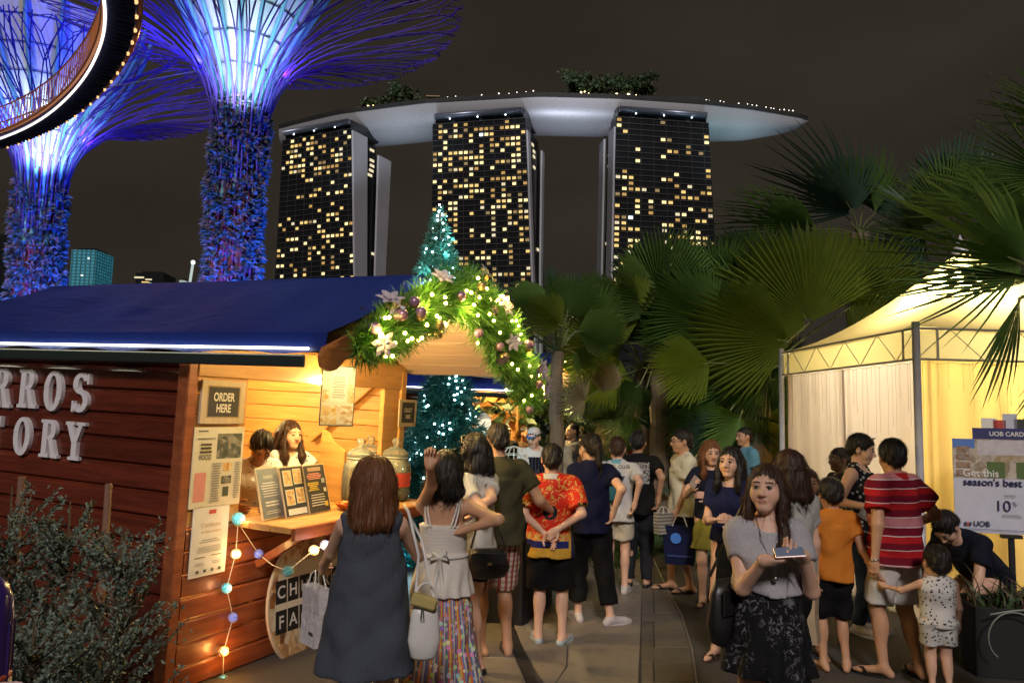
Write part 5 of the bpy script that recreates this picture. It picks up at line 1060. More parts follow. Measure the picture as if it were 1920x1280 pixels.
# ================================================================== grey-leaved shrubs before the hut wall
shl = NT('shrub_leaf'); _v = shl.coord('Object'); shl.set(col=shl.mix(shl.noise(_v, 9, 3), (.07, .11, .085), (.20, .26, .21)), rough=.55)
stem_m = mat('shrub_stem', (.10, .07, .045), .85)
def shrub(label, px, d, h, w, seed, lean=0.):
    t = thing('shrub', label, 'shrub', D(px, d), group='grey-leaved shrubs by the hut wall'); q = random.Random(seed); st = MB(); r2 = np.random.RandomState(seed); base = []; dirs = []
    nb = 88
    for k in range(nb):
        z0 = h * q.uniform(.02, .80); a = q.uniform(0, 6.283); ln = w * (1.1 - .65 * z0 / h) * q.uniform(.7, 1.25); p0 = Vector((lean * z0 * .2, 0, z0)); dv = Vector((math.cos(a), math.sin(a), q.uniform(.55, 1.3))).normalized(); pts = [p0 + dv * ln * s_ + Vector((0, 0, .12 * ln * s_ * s_)) for s_ in np.linspace(0, 1, 6)]; st.tube(pts, [.007, .006, .005, .004, .003, .002], 4)
        for j in range(62):
            s_ = q.uniform(.15, 1.0); i = min(4, int(s_ * 5)); p_ = pts[i].lerp(pts[i + 1], s_ * 5 - i)
            if q.random() < .12: p_ = p_ + Vector((q.gauss(0, .03), q.gauss(0, .03), q.gauss(0, .03)))
            base.append(p_); dirs.append(dv)
    st.tube([(0, 0, 0), (lean * h * .1, .02, h * .5), (lean * h * .2, 0, h * .95)], [.016, .012, .004], 6); st.build('stem', stem_m, t)
    B = np.array([tuple(p) for p in base]); Dv = np.array([tuple(p) for p in dirs]); n = len(B); d_ = Dv * .7 + r2.normal(0, .7, (n, 3)); d_ /= np.linalg.norm(d_, axis=1)[:, None]; sd = np.cross(d_, r2.normal(0, 1, (n, 3))); sd /= np.linalg.norm(sd, axis=1)[:, None]; ln = r2.uniform(.018, .038, (n, 1)); w_ = ln * .24; up = np.cross(d_, sd) * ln * .12
    vs = np.stack([B, B + d_ * ln * .5 + sd * w_ - up, B + d_ * ln, B + d_ * ln * .5 - sd * w_ - up], 1).reshape(-1, 3); MB().add(vs.tolist(), [(4 * i, 4 * i + 1, 4 * i + 2, 4 * i + 3) for i in range(n)]).build('foliage', shl.m, t, kind='stuff')
    return t
for a in (('tall grey-leaved shrub at the left edge before the hut wall', 35, 4.1, 1.50, .46, 1), ('grey-leaved shrub in the middle of the row by the hut wall', 145, 4.15, 1.42, .42, 2), ('grey-leaved shrub with long shoots nearest the hut corner', 218, 4.05, 1.30, .46, 3, .3), ('low grey-leaved shrub in front of the others by the purple post', 95, 3.5, .95, .44, 4)): shrub(*a)
stk = wood('stake_wood', (.16, .08, .05), (.26, .14, .09), .8, 2)
for k, (px, d, h, lab) in enumerate(((52, 4.3, 1.46, 'square wooden stake in the shrub at the left edge'), (214, 4.2, 1.44, 'square wooden stake in the shrub nearest the hut corner'))):
    t = thing('garden_stake', lab, 'stake', D(px, d), group='stakes among the shrubs'); MB().bbox((0, 0, h / 2), (.03, .03, h), .003).build('post', stk, t); MB().tube([(.02 * math.cos(a), .02 * math.sin(a), h * .7) for a in np.linspace(0, 6.28, 9)], .004, 4).build('tie', black_m, t)
# ------------------------------------------------------------------ purple post at the left edge
pp = thing('purple_post', 'glossy purple post with gold band and white ribbon at the left edge', 'post', D(6, 2.75)); pm_ = mat('purple_gloss', (.045, .018, .16), .18, 0, .1)
MB().lathe([(.085, 0), (.085, 1.12), (.08, 1.18), (.06, 1.23), (.03, 1.255), (0, 1.26)], 32).build('post', pm_, pp, smooth=True)
for k in range(9):
    a = 2 * math.pi * k / 9; MB().tube([(.084 * math.cos(a), .084 * math.sin(a), .2), (.084 * math.cos(a), .084 * math.sin(a), 1.1)], .008, 6).build('flute', mat('purple_dark', (.03, .012, .11), .25), pp)
MB().lathe([(.087, .86), (.092, .87), (.092, .90), (.087, .91)], 32).build('band', mat('white_ribbon', (.62, .55, .52), .5), pp, smooth=True); MB().lathe([(.0865, .91), (.0905, .915), (.0905, .925), (.0865, .93)], 32).build('gold_band', mat('red_band', (.45, .08, .06), .4), pp, smooth=True)
rb_ = MB(); n = 14; vs = []
for k in range(n + 1):
    t = k / n; p_ = Vector((.085 + .085 * math.sin(min(1, t * 2.2) * 1.6), -.03, .90 - .02 * t + .01 * math.sin(t * 5) - max(0, t - .4) * .26)); p_.x += -.04 * max(0, t - .55) + .012 * math.sin(t * 16); wv = .012; vs += [p_ + Vector((0, 0, wv)), p_ - Vector((-.008, .004, wv))]
rb_.add(vs, [(2 * k, 2 * k + 1, 2 * k + 3, 2 * k + 2) for k in range(n)]); rb_.build('ribbon', mat('pink_ribbon', (.65, .42, .42), .5), pp)

# ================================================================== people: one continuous surface per body from a distance field
def V3(*a): return np.array(a, float)
def nrm(v): return v / (np.linalg.norm(v) + 1e-9)
def field(prims, lo, hi, h):
    n = np.maximum(3, np.ceil((hi - lo) / h).astype(int) + 1); A = np.full(n, .5, np.float32); ax = [lo[i] + h * np.arange(n[i]) for i in range(3)]
    for p in prims:
        k = p['k']; m = k + 2.5 * h; a, b = p['lo'] - m, p['hi'] + m
        i0 = np.maximum(0, np.floor((a - lo) / h).astype(int)); i1 = np.minimum(n, np.ceil((b - lo) / h).astype(int) + 1)
        if np.any(i1 <= i0): continue
        X, Y, Z = np.meshgrid(ax[0][i0[0]:i1[0]], ax[1][i0[1]:i1[1]], ax[2][i0[2]:i1[2]], indexing='ij'); d = p['f'](X, Y, Z).astype(np.float32)
        sl = (slice(i0[0], i1[0]), slice(i0[1], i1[1]), slice(i0[2], i1[2])); o = A[sl]
        if p.get('sub'): d = -d; q = np.maximum(k - np.abs(o - d), 0) / k; A[sl] = np.maximum(o, d) + q * q * k * .25
        elif p.get('cut'): A[sl] = np.maximum(o, d)
        else: q = np.maximum(k - np.abs(o - d), 0) / k; A[sl] = np.minimum(o, d) - q * q * k * .25
    return A
def nets(A, lo, h):
    s = A < 0; n = A.shape; c = [slice(0, -1), slice(1, None)]; cnt = np.zeros((n[0] - 1, n[1] - 1, n[2] - 1), np.int8)
    for i in (0, 1):
        for j in (0, 1):
            for k in (0, 1): cnt += s[c[i], c[j], c[k]]
    act = (cnt > 0) & (cnt < 8); ijk = np.argwhere(act)
    if len(ijk) == 0: return np.zeros((0, 3)), np.zeros((0, 4), int)
    idx = np.full(act.shape, -1, np.int32); idx[act] = np.arange(len(ijk)); acc = np.zeros((len(ijk), 3)); w = np.zeros(len(ijk)); off = np.array([(i, j, k) for i in (0, 1) for j in (0, 1) for k in (0, 1)])
    vals = np.stack([A[ijk[:, 0] + o[0], ijk[:, 1] + o[1], ijk[:, 2] + o[2]] for o in off], 1)
    for a in range(8):
        for b in range(a + 1, 8):
            if np.abs(off[a] - off[b]).sum() != 1: continue
            x = (vals[:, a] < 0) != (vals[:, b] < 0); t = vals[:, a] / (vals[:, a] - vals[:, b] + 1e-12); p = off[a] + np.clip(t, 0, 1)[:, None] * (off[b] - off[a]); acc[x] += p[x]; w[x] += 1
    V = lo + h * (ijk + acc / np.maximum(w, 1)[:, None]); Q = []
    for a in range(3):
        b, c_ = (a + 1) % 3, (a + 2) % 3; sa = [slice(None)] * 3; sb = [slice(None)] * 3; sa[a] = slice(0, -1); sb[a] = slice(1, None)
        for t in (b, c_): sa[t] = slice(1, -1); sb[t] = slice(1, -1)
        x, y = s[tuple(sa)], s[tuple(sb)]; e = np.argwhere(x != y)
        if len(e) == 0: continue
        fl = x[e[:, 0], e[:, 1], e[:, 2]]; e = e.copy(); e[:, b] += 1; e[:, c_] += 1; q = []
        for (db, dc) in ((-1, -1), (0, -1), (0, 0), (-1, 0)):
            f = e.copy(); f[:, b] += db; f[:, c_] += dc; q.append(idx[f[:, 0], f[:, 1], f[:, 2]])
        q = np.stack(q, 1); q[~fl] = q[~fl][:, ::-1]; Q.append(q)
    Q = np.concatenate(Q); Q = Q[(Q >= 0).all(1)]; return V, Q
def cap(a, b, ra, rb, k=.02, clip=None, sub=False):
    a, b = np.asarray(a, float), np.asarray(b, float); ab = b - a; L2 = ab @ ab + 1e-12; r = max(ra, rb)
    def f(X, Y, Z):
        px, py, pz = X - a[0], Y - a[1], Z - a[2]; t = np.clip((px * ab[0] + py * ab[1] + pz * ab[2]) / L2, 0, 1); d = np.sqrt((px - t * ab[0]) ** 2 + (py - t * ab[1]) ** 2 + (pz - t * ab[2]) ** 2) - (ra + (rb - ra) * t)
        if clip is not None:
            c, n = clip; d = np.maximum(d, (X - c[0]) * n[0] + (Y - c[1]) * n[1] + (Z - c[2]) * n[2])
        return d
    return dict(f=f, k=k, lo=np.minimum(a, b) - r, hi=np.maximum(a, b) + r, sub=sub)
I3 = np.eye(3)
def ellp(c, rad, M=I3, k=.03, sub=False):
    c = np.asarray(c, float); rad = np.asarray(rad, float); r = rad.max()
    def f(X, Y, Z):
        x, y, z = X - c[0], Y - c[1], Z - c[2]; q = [(M[0, i] * x + M[1, i] * y + M[2, i] * z) / rad[i] for i in range(3)]; k0 = np.sqrt(q[0] ** 2 + q[1] ** 2 + q[2] ** 2); k1 = np.sqrt(sum((q[i] / rad[i]) ** 2 for i in range(3))) + 1e-9
        return k0 * (k0 - 1) / k1
    return dict(f=f, k=k, lo=c - r, hi=c + r, sub=sub)
def tcone(a, b, ra, rb, M=I3, k=.02, folds=0, amp=0., ph=0., pw=1.0):
    """elliptical tube from a (radii ra) to b (radii rb); flat ends; pleats grow towards b"""
    a, b = np.asarray(a, float), np.asarray(b, float); ax = b - a; L = np.linalg.norm(ax); ax = ax / L; xr = nrm(M[:, 0] - ax * (M[:, 0] @ ax)); yr = np.cross(ax, xr); rm = max(*ra, *rb) * (1 + amp)
    def f(X, Y, Z):
        x, y, z = X - a[0], Y - a[1], Z - a[2]; t = (x * ax[0] + y * ax[1] + z * ax[2]) / L; tc = np.clip(t, 0, 1) ** pw; u = x * xr[0] + y * xr[1] + z * xr[2]; v = x * yr[0] + y * yr[1] + z * yr[2]; rx = ra[0] + (rb[0] - ra[0]) * tc; ry = ra[1] + (rb[1] - ra[1]) * tc
        if folds: g = 1 + amp * tc * np.sin(np.arctan2(v, u) * folds + ph + 1.3 * np.sin(tc * 4 + ph)); rx = rx * g; ry = ry * g
        q = np.sqrt((u / rx) ** 2 + (v / ry) ** 2); d = (q - 1) * np.minimum(rx, ry); return np.maximum(d, np.maximum(-t, t - 1) * L)
    return dict(f=f, k=k, lo=np.minimum(a, b) - rm, hi=np.maximum(a, b) + rm)
def cutp(c, n, lo, hi):
    c = np.asarray(c, float); n = np.asarray(n, float); return dict(f=lambda X, Y, Z: (X - c[0]) * n[0] + (Y - c[1]) * n[1] + (Z - c[2]) * n[2], k=.001, lo=np.asarray(lo, float), hi=np.asarray(hi, float), cut=True)
def bounds(prims, pad=.02):
    P_ = [p for p in prims if not p.get('sub') and not p.get('cut')]; return np.min([p['lo'] for p in P_], 0) - pad, np.max([p['hi'] for p in P_], 0) + pad
def np_mesh(name, Vv, F, mats, cols=None, tri=None):
    me = bpy.data.meshes.new(name); me.from_pydata(Vv.tolist(), [], F.tolist() if hasattr(F, 'tolist') else F)
    for m in (mats if isinstance(mats, list) else [mats]): me.materials.append(m)
    me.polygons.foreach_set('use_smooth', [True] * len(me.polygons))
    if cols is not None:
        a = me.color_attributes.new('Col', 'FLOAT_COLOR', 'POINT'); a.data.foreach_set('color', np.c_[cols, np.ones(len(cols))].astype(np.float32).ravel())
    me.update(); return me
sk = NT('skin'); _at = sk.new('ShaderNodeVertexColor', layer_name='Col'); _v = sk.coord('Object'); _nz = sk.noise(_v, 45, 4)
sk.set(col=sk.mix(sk.math('MULTIPLY', _nz, .25), _at.outputs[0], sk.mix(1.0, _at.outputs[0], (.80, .62, .58), 'MULTIPLY')), rough=.50, spec=.40, sss=.18); sk.b.inputs['Subsurface Radius'].default_value = (1.0, .35, .2); sk.b.inputs['Subsurface Scale'].default_value = .012; sk.bump(sk.noise(_v, 220, 2), .08, .001)
def hair_mat(name, c1, c2):
    if name in MATS: return MATS[name]
    t = NT(name); v = t.coord('Object', (60, 60, 4)); n = t.noise(v, 2.5, 4, .7); t.set(col=t.mix(n, c1, c2), rough=.48, spec=.35); t.bump(n, .5, .004); MATS[name] = t.m; return t.m
H_BLK = hair_mat('hair_black', (.006, .005, .005), (.022, .017, .015)); H_BRN = hair_mat('hair_dark_brown', (.020, .009, .006), (.060, .028, .016)); H_RED = hair_mat('hair_auburn', (.07, .024, .010), (.26, .105, .042))
SKIN = {'fair': (.70, .44, .315), 'tan': (.54, .31, .19), 'brown': (.30, .16, .095), 'dark': (.10, .05, .03)}
def ik(a, t, l1, l2, pole):
    d = t - a; L = np.linalg.norm(d); L2 = min(max(L, abs(l1 - l2) + .01), l1 + l2 - .004); u = d / (L + 1e-9); t = a + u * L2; x = (l1 * l1 - l2 * l2 + L2 * L2) / (2 * L2); h = math.sqrt(max(0, l1 * l1 - x * x)); p = pole - u * (pole @ u); return a + u * x + nrm(p) * h, t
def rotx(a): c, s = math.cos(a), math.sin(a); return np.array([[1, 0, 0], [0, c, -s], [0, s, c]])
def roty(a): c, s = math.cos(a), math.sin(a); return np.array([[c, 0, s], [0, 1, 0], [-s, 0, c]])
def rotz_(a): c, s = math.cos(a), math.sin(a); return np.array([[c, -s, 0], [s, c, 0], [0, 0, 1]])
class Person:
    """stands at the local origin facing -y; +x is the person's left"""
    def __init__(self, label, loc, rot, H=1.65, sex='f', skin='fair', fat=1.0, lean=0., head=(0, 0, 0), hs=1.0, hand_l=None, hand_r=None, pole_l=None, pole_r=None, feet=((.085, 0), (-.085, 0)), toe=(12, -12), pelvis=None, curl=(.7, .7), palm=(None, None), hdir=(None, None), res=.013, hres=.0045, floor=0., shoes=None, knee=(-.1, -1, 0)):
        self.s = s = H / 1.715; self.fat = fat; self.sex = sex; self.res = res; self.hres = hres; self.col = np.array(SKIN[skin] if isinstance(skin, str) else skin)
        self.o = thing('person', label, 'person', (loc[0], loc[1], floor), R(rot)); self.parts = {}
        m = sex == 'm'; J = self.J = {}; pel = V3(0, 0, .915 * s) if pelvis is None else V3(*pelvis); J['pel'] = pel; T = self.T = rotx(lean)                      # +lean bends the trunk forward (towards -y)
        up = lambda x, y, z: pel + T @ V3(x, y, z)
        sw = (.178 if m else .148) * s * (.6 + .4 * fat); self.sw = sw
        J['waist'] = up(0, 0, .16 * s); J['chest'] = up(0, .005 * s, .34 * s); J['neck'] = up(0, .012 * s, .510 * s); J['sl'] = up(sw, .01 * s, .450 * s); J['sr'] = up(-sw, .01 * s, .450 * s)
        hh = self.hs = 1.06 * s ** .55 * hs if H > 1.3 else hs * .93; self.Hm = Hm = T @ rotz_(R(head[0])) @ rotx(R(head[1])) @ roty(R(head[2])); J['head'] = J['neck'] + T @ V3(0, -.012 * s, .062 * s) + Hm @ V3(0, -.008, .085) * hh
        la, lf = .285 * s, .245 * s; hl = V3(sw + .06, -.03, .72 * s) if hand_l is None else V3(*hand_l); hr = V3(-sw - .06, -.03, .72 * s) if hand_r is None else V3(*hand_r)
        J['el'], J['wl'] = ik(J['sl'], hl, la, lf, V3(.35, 1, 0) if pole_l is None else V3(*pole_l)); J['er'], J['wr'] = ik(J['sr'], hr, la, lf, V3(-.35, 1, 0) if pole_r is None else V3(*pole_r))
        for sd, sg, ft in (('l', 1, feet[0]), ('r', -1, feet[1])):
            J['h' + sd] = pel + V3(sg * .085 * s * (.5 + .5 * fat), 0, -.03 * s); an = V3(ft[0] * s, ft[1] * s, (.075 + (ft[2] if len(ft) > 2 else 0)) * s); J['k' + sd], J['a' + sd] = ik(J['h' + sd], an, .42 * s, .405 * s, V3(*knee)); ty = R(toe[0] if sg > 0 else toe[1]); fd = V3(math.sin(ty), -math.cos(ty), 0); J['t' + sd] = J['a' + sd] + fd * .155 * s + V3(0, 0, -.052 * s); J['e' + sd + '_'] = J['a' + sd] - fd * .045 * s + V3(0, 0, -.045 * s); J['fd' + sd] = fd
        f = fat; pr = []; M = T
        pr += [ellp(up(0, .0, .345 * s), V3(.148 if m else .132, .100 * f, .165) * V3(f ** .6, 1, 1) * s, M, .05), ellp(up(0, .0, .17 * s), V3(.128 if m else .112, .092 * f, .14) * V3(f, 1, 1) * s, M, .06), ellp(up(0, .008 * s, .02 * s), V3(.145 if m else .150, .108 * f, .12) * V3(f, 1, 1) * s, M, .06)]
        pr += [cap(up(0, .015, .478 * s), up(g_ * sw * .88, .01, .440 * s), .046 * s, .048 * s, .05) for g_ in (-1, 1)] + [ellp(up(0, .035 * s, .43 * s), V3(.12, .06, .08) * s, M, .05)]
        if not m and H > 1.45: pr += [ellp(up(x * s, -.078 * s * f, .325 * s), V3(.058, .05, .056) * s * f ** .5, M, .03) for x in (-.062, .062)]
        for sd in 'lr':
            a, b, c = J['s' + sd], J['e' + sd], J['w' + sd]; pr += [cap(a, b, .046 * s * f ** .7, .037 * s * f ** .6, .03), cap(b, c, .037 * s * f ** .6, .025 * s, .02)]
            h_, k_, a_ = J['h' + sd], J['k' + sd], J['a' + sd]; cf = k_ + (a_ - k_) * .3 + nrm(np.cross(a_ - k_, V3(1, 0, 0))) * -.012 * s
            fw = nrm(J['fd' + sd]); cf = k_ + (a_ - k_) * .30 - fw * .016 * s
            pr += [cap(h_, k_, .083 * s * f ** .8, .052 * s * f ** .5, .05), cap(k_, a_, .048 * s * f ** .5, .034 * s, .03), ellp(cf, V3(.048, .05, .105) * s * f ** .5, I3, .03)]
            t_, e_ = J['t' + sd], J['e' + sd + '_']; pr += [cap(a_, e_ + V3(0, 0, .0), .036 * s, .03 * s, .02), cap(a_ + V3(0, 0, -.02) * s, t_ + V3(0, 0, .008), .032 * s, .024 * s, .025), cap(t_ + fw * .0, t_ + fw * .045 * s, .026 * s, .018 * s, .015)]
        # head
        C = J['head']; X = lambda x, y, z: C + Hm @ (V3(x, y, z) * hh); e = lambda x, y, z, rx, ry, rz_, k=.02, sub=False: ellp(X(x, y, z), V3(rx, ry, rz_) * hh, Hm, k, sub); cp = lambda p, q, ra, rb, k: cap(X(*p), X(*q), ra * hh, rb * hh, k)
        jw = .038 if m else .033
        hd = [cap(J['neck'] - T @ V3(0, 0, .03 * s), X(0, .022, -.05), (.056 if m else .047) * s, .048 * hh, .03), e(0, .014, .028, .074, .094, .088), e(0, -.026, -.02, .0655, .071, .084, .035), e(0, -.062, -.092, jw, .026, .022, .035), e(.034, -.055, -.032, .028, .026, .030, .03), e(-.034, -.055, -.032, .028, .026, .030, .03), cp((-.04, -.080, .030), (.04, -.080, .030), .012, .012, .018),
              e(.031, -.106, .006, .018, .012, .010, .008, True), e(-.031, -.106, .006, .018, .012, .010, .008, True), cp((0, -.090, .012), (0, -.112, -.026), .008, .0125, .012), cp((-.011, -.102, -.030), (.011, -.102, -.030), .0085, .0085, .008), cp((-.016, -.0895, -.0545), (.016, -.0895, -.0545), .0065, .0065, .006), cp((-.012, -.0885, -.063), (.012, -.0885, -.063), .0072, .0072, .006),
              e(.078, .004, -.004, .011, .021, .031, .01), e(-.078, .004, -.004, .011, .021, .031, .01)]
        self.X = X; pr += hd
        # hands
        self.hb = []
        for i, sd in enumerate('lr'):
            w = J['w' + sd]; sg = 1 if sd == 'l' else -1; d = nrm(w - J['e' + sd]) if hdir[i] is None else nrm(V3(*hdir[i])); n = V3(-sg, -.15, 0) if palm[i] is None else V3(*palm[i]); n = nrm(n - d * (n @ d)); S = np.cross(d, n) * sg                  # S = thumb side
            if palm[i] is None and S @ V3(0, -1, 0) < 0: S = -S
            hsz = s ** .7; Mh = np.stack([d, S, n], 1); q = lambda a, b, c: w + (d * a + S * b + n * c) * hsz; pr += [cap(w, q(.03, 0, 0), .024 * s, .026 * hsz, .02), ellp(q(.05, 0, 0), V3(.050, .040, .0165) * hsz, Mh, .02)]
            c0 = curl[i]
            for fo, fl in ((.029, .068), (.010, .077), (-.010, .071), (-.028, .055)):
                b0 = q(.085 - abs(fo - .005) * .25, fo, 0); a1, a2 = c0 * .7, c0 * 1.7; d1 = d * math.cos(a1) + n * math.sin(a1); d2 = d * math.cos(a2) + n * math.sin(a2); m1 = b0 + d1 * fl * .52 * hsz; pr += [cap(b0, m1, .0095 * hsz, .0085 * hsz, .006), cap(m1, m1 + d2 * fl * .5 * hsz, .0085 * hsz, .0068 * hsz, .004)]
            tb = q(.022, .032, .006); t1 = tb + (d * .62 + S * .62 + n * .35) * .036 * hsz; t2 = t1 + (d * .85 + S * .18 + n * (.3 + .4 * c0)) * .032 * hsz; pr += [cap(tb, t1, .0135 * hsz, .0105 * hsz, .012), cap(t1, t2, .0105 * hsz, .008 * hsz, .004)]
            self.hb.append((w + d * .08 * hsz, d, n, S)); 
        self.prims = pr
        # mesh: coarse body, finer head and hands
        lo, hi = bounds(pr); boxes = [(C - .15 * hh, C + .15 * hh, hres)] + [(hb[0] - .105, hb[0] + .105, max(.0045, hres)) for hb in self.hb]
        A = field(pr, lo, hi, res); Vv, Q = nets(A, lo, res); ce = Vv[Q].mean(1); keep = np.ones(len(Q), bool)
        for (a, b, r_) in boxes: keep &= ~((ce > a + .012) & (ce < b - .012)).all(1)
        Vs, Qs, off_ = [Vv], [Q[keep]], len(Vv)
        for bi, (a, b, r_) in enumerate(boxes):
            A = field(pr, a, b, r_); v2, q2 = nets(A, a, r_)
            if bi == 2:   # avoid double surface where the hand boxes overlap
                ce = v2[q2].mean(1) if len(q2) else np.zeros((0, 3)); a1, b1, _ = boxes[1]; q2 = q2[~((ce > a1 + .012) & (ce < b1 - .012)).all(1)] if len(q2) else q2
            Vs.append(v2); Qs.append(q2 + off_); off_ += len(v2)
        Vv = np.concatenate(Vs); Q = np.concatenate(Qs); cols = np.tile(self.col, (len(Vv), 1)); hl = (Vv - C) @ Hm / hh
        lipc = np.array((.40, .12, .10)) if not m else self.col * V3(.85, .65, .6)
        lip = ((hl[:, 0] / .021) ** 2 + ((hl[:, 2] + .0585) / .0098) ** 2 < 1) & (hl[:, 1] < -.07); cols[lip] = cols[lip] * .35 + lipc * .65
        brow = (np.abs(np.abs(hl[:, 0]) - .031) < .018) & (np.abs(hl[:, 2] - .031 + .12 * np.abs(np.abs(hl[:, 0]) - .031)) < .0042) & (hl[:, 1] < -.06) & (np.abs(hl[:, 2]) < .06); cols[brow] = (.03, .02, .016)
        ck = np.exp(-(((np.abs(hl[:, 0]) - .04) / .02) ** 2 + ((hl[:, 2] + .03) / .02) ** 2)) * (hl[:, 1] < -.03); cols = cols * (1 - ck[:, None] * np.array([.0, .08, .07]))
        self.skin_cut = None
        # eyeballs belong to the body mesh
        eb = MB().sphere((0, 0, 0), 1, 12, 10); ev = np.array(eb.v); ef = eb.f; F = Q.tolist()
        for sx_ in (-1, 1):
            base = len(Vv); e3 = ev * .0128 + V3(sx_ * .031, -.0860, .0065); col = np.where((ev[:, 1] < -.80)[:, None], np.array([[.015, .01, .008]]), np.array([[.40, .37, .34]])); Vv = np.concatenate([Vv, C + (e3 * hh) @ Hm.T]); cols = np.concatenate([cols, col]); F += [tuple(i + base for i in q) for q in ef]
            # upper lid / lash line
            base = len(Vv); t_ = np.linspace(-1, 1, 7); ln = np.array([(sx_ * .031 + x * .0155, -.0985 + .005 * x * x, .0135 - .006 * x * x) for x in t_]); ring = np.concatenate([ln + V3(0, -.0015, .0022), ln + V3(0, -.0025, -.0010)]); Vv = np.concatenate([Vv, C + (ring * hh) @ Hm.T]); cols = np.concatenate([cols, np.tile((.03, .02, .018), (14, 1))]); F += [(base + i, base + i + 1, base + 8 + i, base + 7 + i) for i in range(6)]
        self.bodyV = Vv; link('body', np_mesh('body', Vv, F, sk.m, cols), self.o)
        if shoes: self.shoes(*shoes)
    # ---- clothing
    def sdf(self, name, prims, m, h=None, disp=None, pad=.02):
        h = h or self.res; lo, hi = bounds(prims, pad); A = field(prims, lo, hi, h)
        if disp is not None:
            X, Y, Z = np.meshgrid(*[lo[i] + h * np.arange(A.shape[i]) for i in range(3)], indexing='ij'); A = A + disp(X, Y, Z)
        V_, Q_ = nets(A, lo, h); return link(name, np_mesh(name, V_, Q_, m), self.o)
    def wr(self, amp=.004, f=1.0):
        q = np.random.RandomState(len(self.o.name) + int(self.J['chest'][2] * 1e4) % 97).uniform(0, 6, 6); s = f
        amp = amp * .85; return lambda X, Y, Z: amp * (1.2 - 2.4 * np.abs(np.sin(X * 9 * s + Z * 11 * s + q[0] + 1.6 * np.sin(Y * 11 + Z * 5 + q[5]))) + np.sin(X * 23 * s + Z * 17 * s + q[0] + 2 * np.sin(Y * 9 + q[1])) + .8 * np.sin(Z * 34 * s - X * 15 * s + q[2] + 2 * np.sin(X * 7 * s + q[3])) + .6 * np.sin(Y * 31 * s + Z * 25 * s + q[4]))
    def up(self, x, y, z): return self.J['pel'] + self.T @ V3(x, y, z)
    def top(self, m, name='shirt', sleeve=.55, hem=-.06, loose=.014, neck=.066, neckdrop=0., arms=True, flare=1.12, strap=False, wr=.004, vneck=0.):
        s, f, J, up, M = self.s, self.fat, self.J, self.up, self.T; mm = self.sex == 'm'; g = loose; pr = []
        wx, wy = ((.150 if mm else .138) * f + g) * s, (.105 * f + g) * s; zt = .30 * s
        pr += [ellp(up(0, 0, .345 * s), V3((.148 if mm else .132) * f ** .6, .100 * f, .165) * s + g, M, .05), ellp(up(0, .035 * s, .43 * s), V3(.12, .06, .08) * s + g, M, .05)] + [cap(up(0, .015, .476 * s), up(g_ * self.sw * .88, .01, .438 * s), .046 * s + g, .048 * s + g, .05) for g_ in (-1, 1)]
        if not mm and s > .86: pr += [ellp(up(x * s, -.078 * s * f, .325 * s), V3(.058, .05, .056) * s * f ** .5 + g, M, .035) for x in (-.062, .062)]
        pr += [tcone(up(0, 0, .36 * s), up(0, .004, hem * s), (wx * .96, wy * .98), (max(wx, (.150 * f + g) * s) * flare, (max(wy, (.116 * f + g) * s)) * flare), M, .05, 7, .035, self.s * 9)]
        if arms:
            for sd in 'lr':
                a, b, c = J['s' + sd], J['e' + sd], J['w' + sd]; L1 = np.linalg.norm(b - a); u = (b - a) / L1
                if sleeve <= 1: e = a + u * L1 * sleeve; pr += [cap(a, e + u * .03, .047 * s * f ** .7 + g, .043 * s * f ** .7 + g * 1.6, .045, clip=(e, u))]
                else:
                    u2 = nrm(c - b); e = b + (c - b) * (sleeve - 1); pr += [cap(a, b, .047 * s + g, .04 * s + g, .04), cap(b, e, .04 * s + g, .033 * s + g, .03, clip=(e, u2))]
        else:                                                             # sleeveless: open the arm holes
            for sd, sg in (('l', 1), ('r', -1)): pr += [ellp(J['s' + sd] + self.T @ V3(sg * .035 * s, 0, -.01 * s), V3(.048, .085, .082) * s, M, .012, True)]
        nb = up(0, .008, .52 * s); pr += [ellp(nb + self.T @ V3(0, -.035 * s, .005 - neckdrop), V3(neck * 1.05, neck * 1.15, .055 + neckdrop) * s, M, .012, True)]
        if vneck: pr += [cap(nb + self.T @ V3(0, -.06 * s, 0), nb + self.T @ V3(0, -.11 * s, -vneck), .045 * s, .012, .01, sub=True)]
        self.shirt = self.sdf(name, pr, m, min(self.res, .012), self.wr(wr)); return self.shirt
    def collar(self, m, name='collar', r=.062):
        s = self.s; nb = self.up(0, .010 * s, .505 * s); q = MB(); n = 28; vs = []
        for k in range(n + 1):
            a = R(-70 + 320 * k / n) - R(0); ca, sa = math.cos(a), math.sin(a)
            for (rr_, z) in ((r * 1.0, .022), (r * 1.16, .034), (r * 1.5, -.012)): vs.append(nb + self.T @ (V3(rr_ * ca * 1.05, rr_ * sa * 1.12 + .004, z + .012 * sa) * s))
        q.add(vs, [(3 * k + j, 3 * k + 3 + j, 3 * k + 4 + j, 3 * k + 1 + j) for k in range(n) for j in (0, 1)]); o = q.build(name, m, getattr(self, 'shirt', self.o), smooth=True); return o
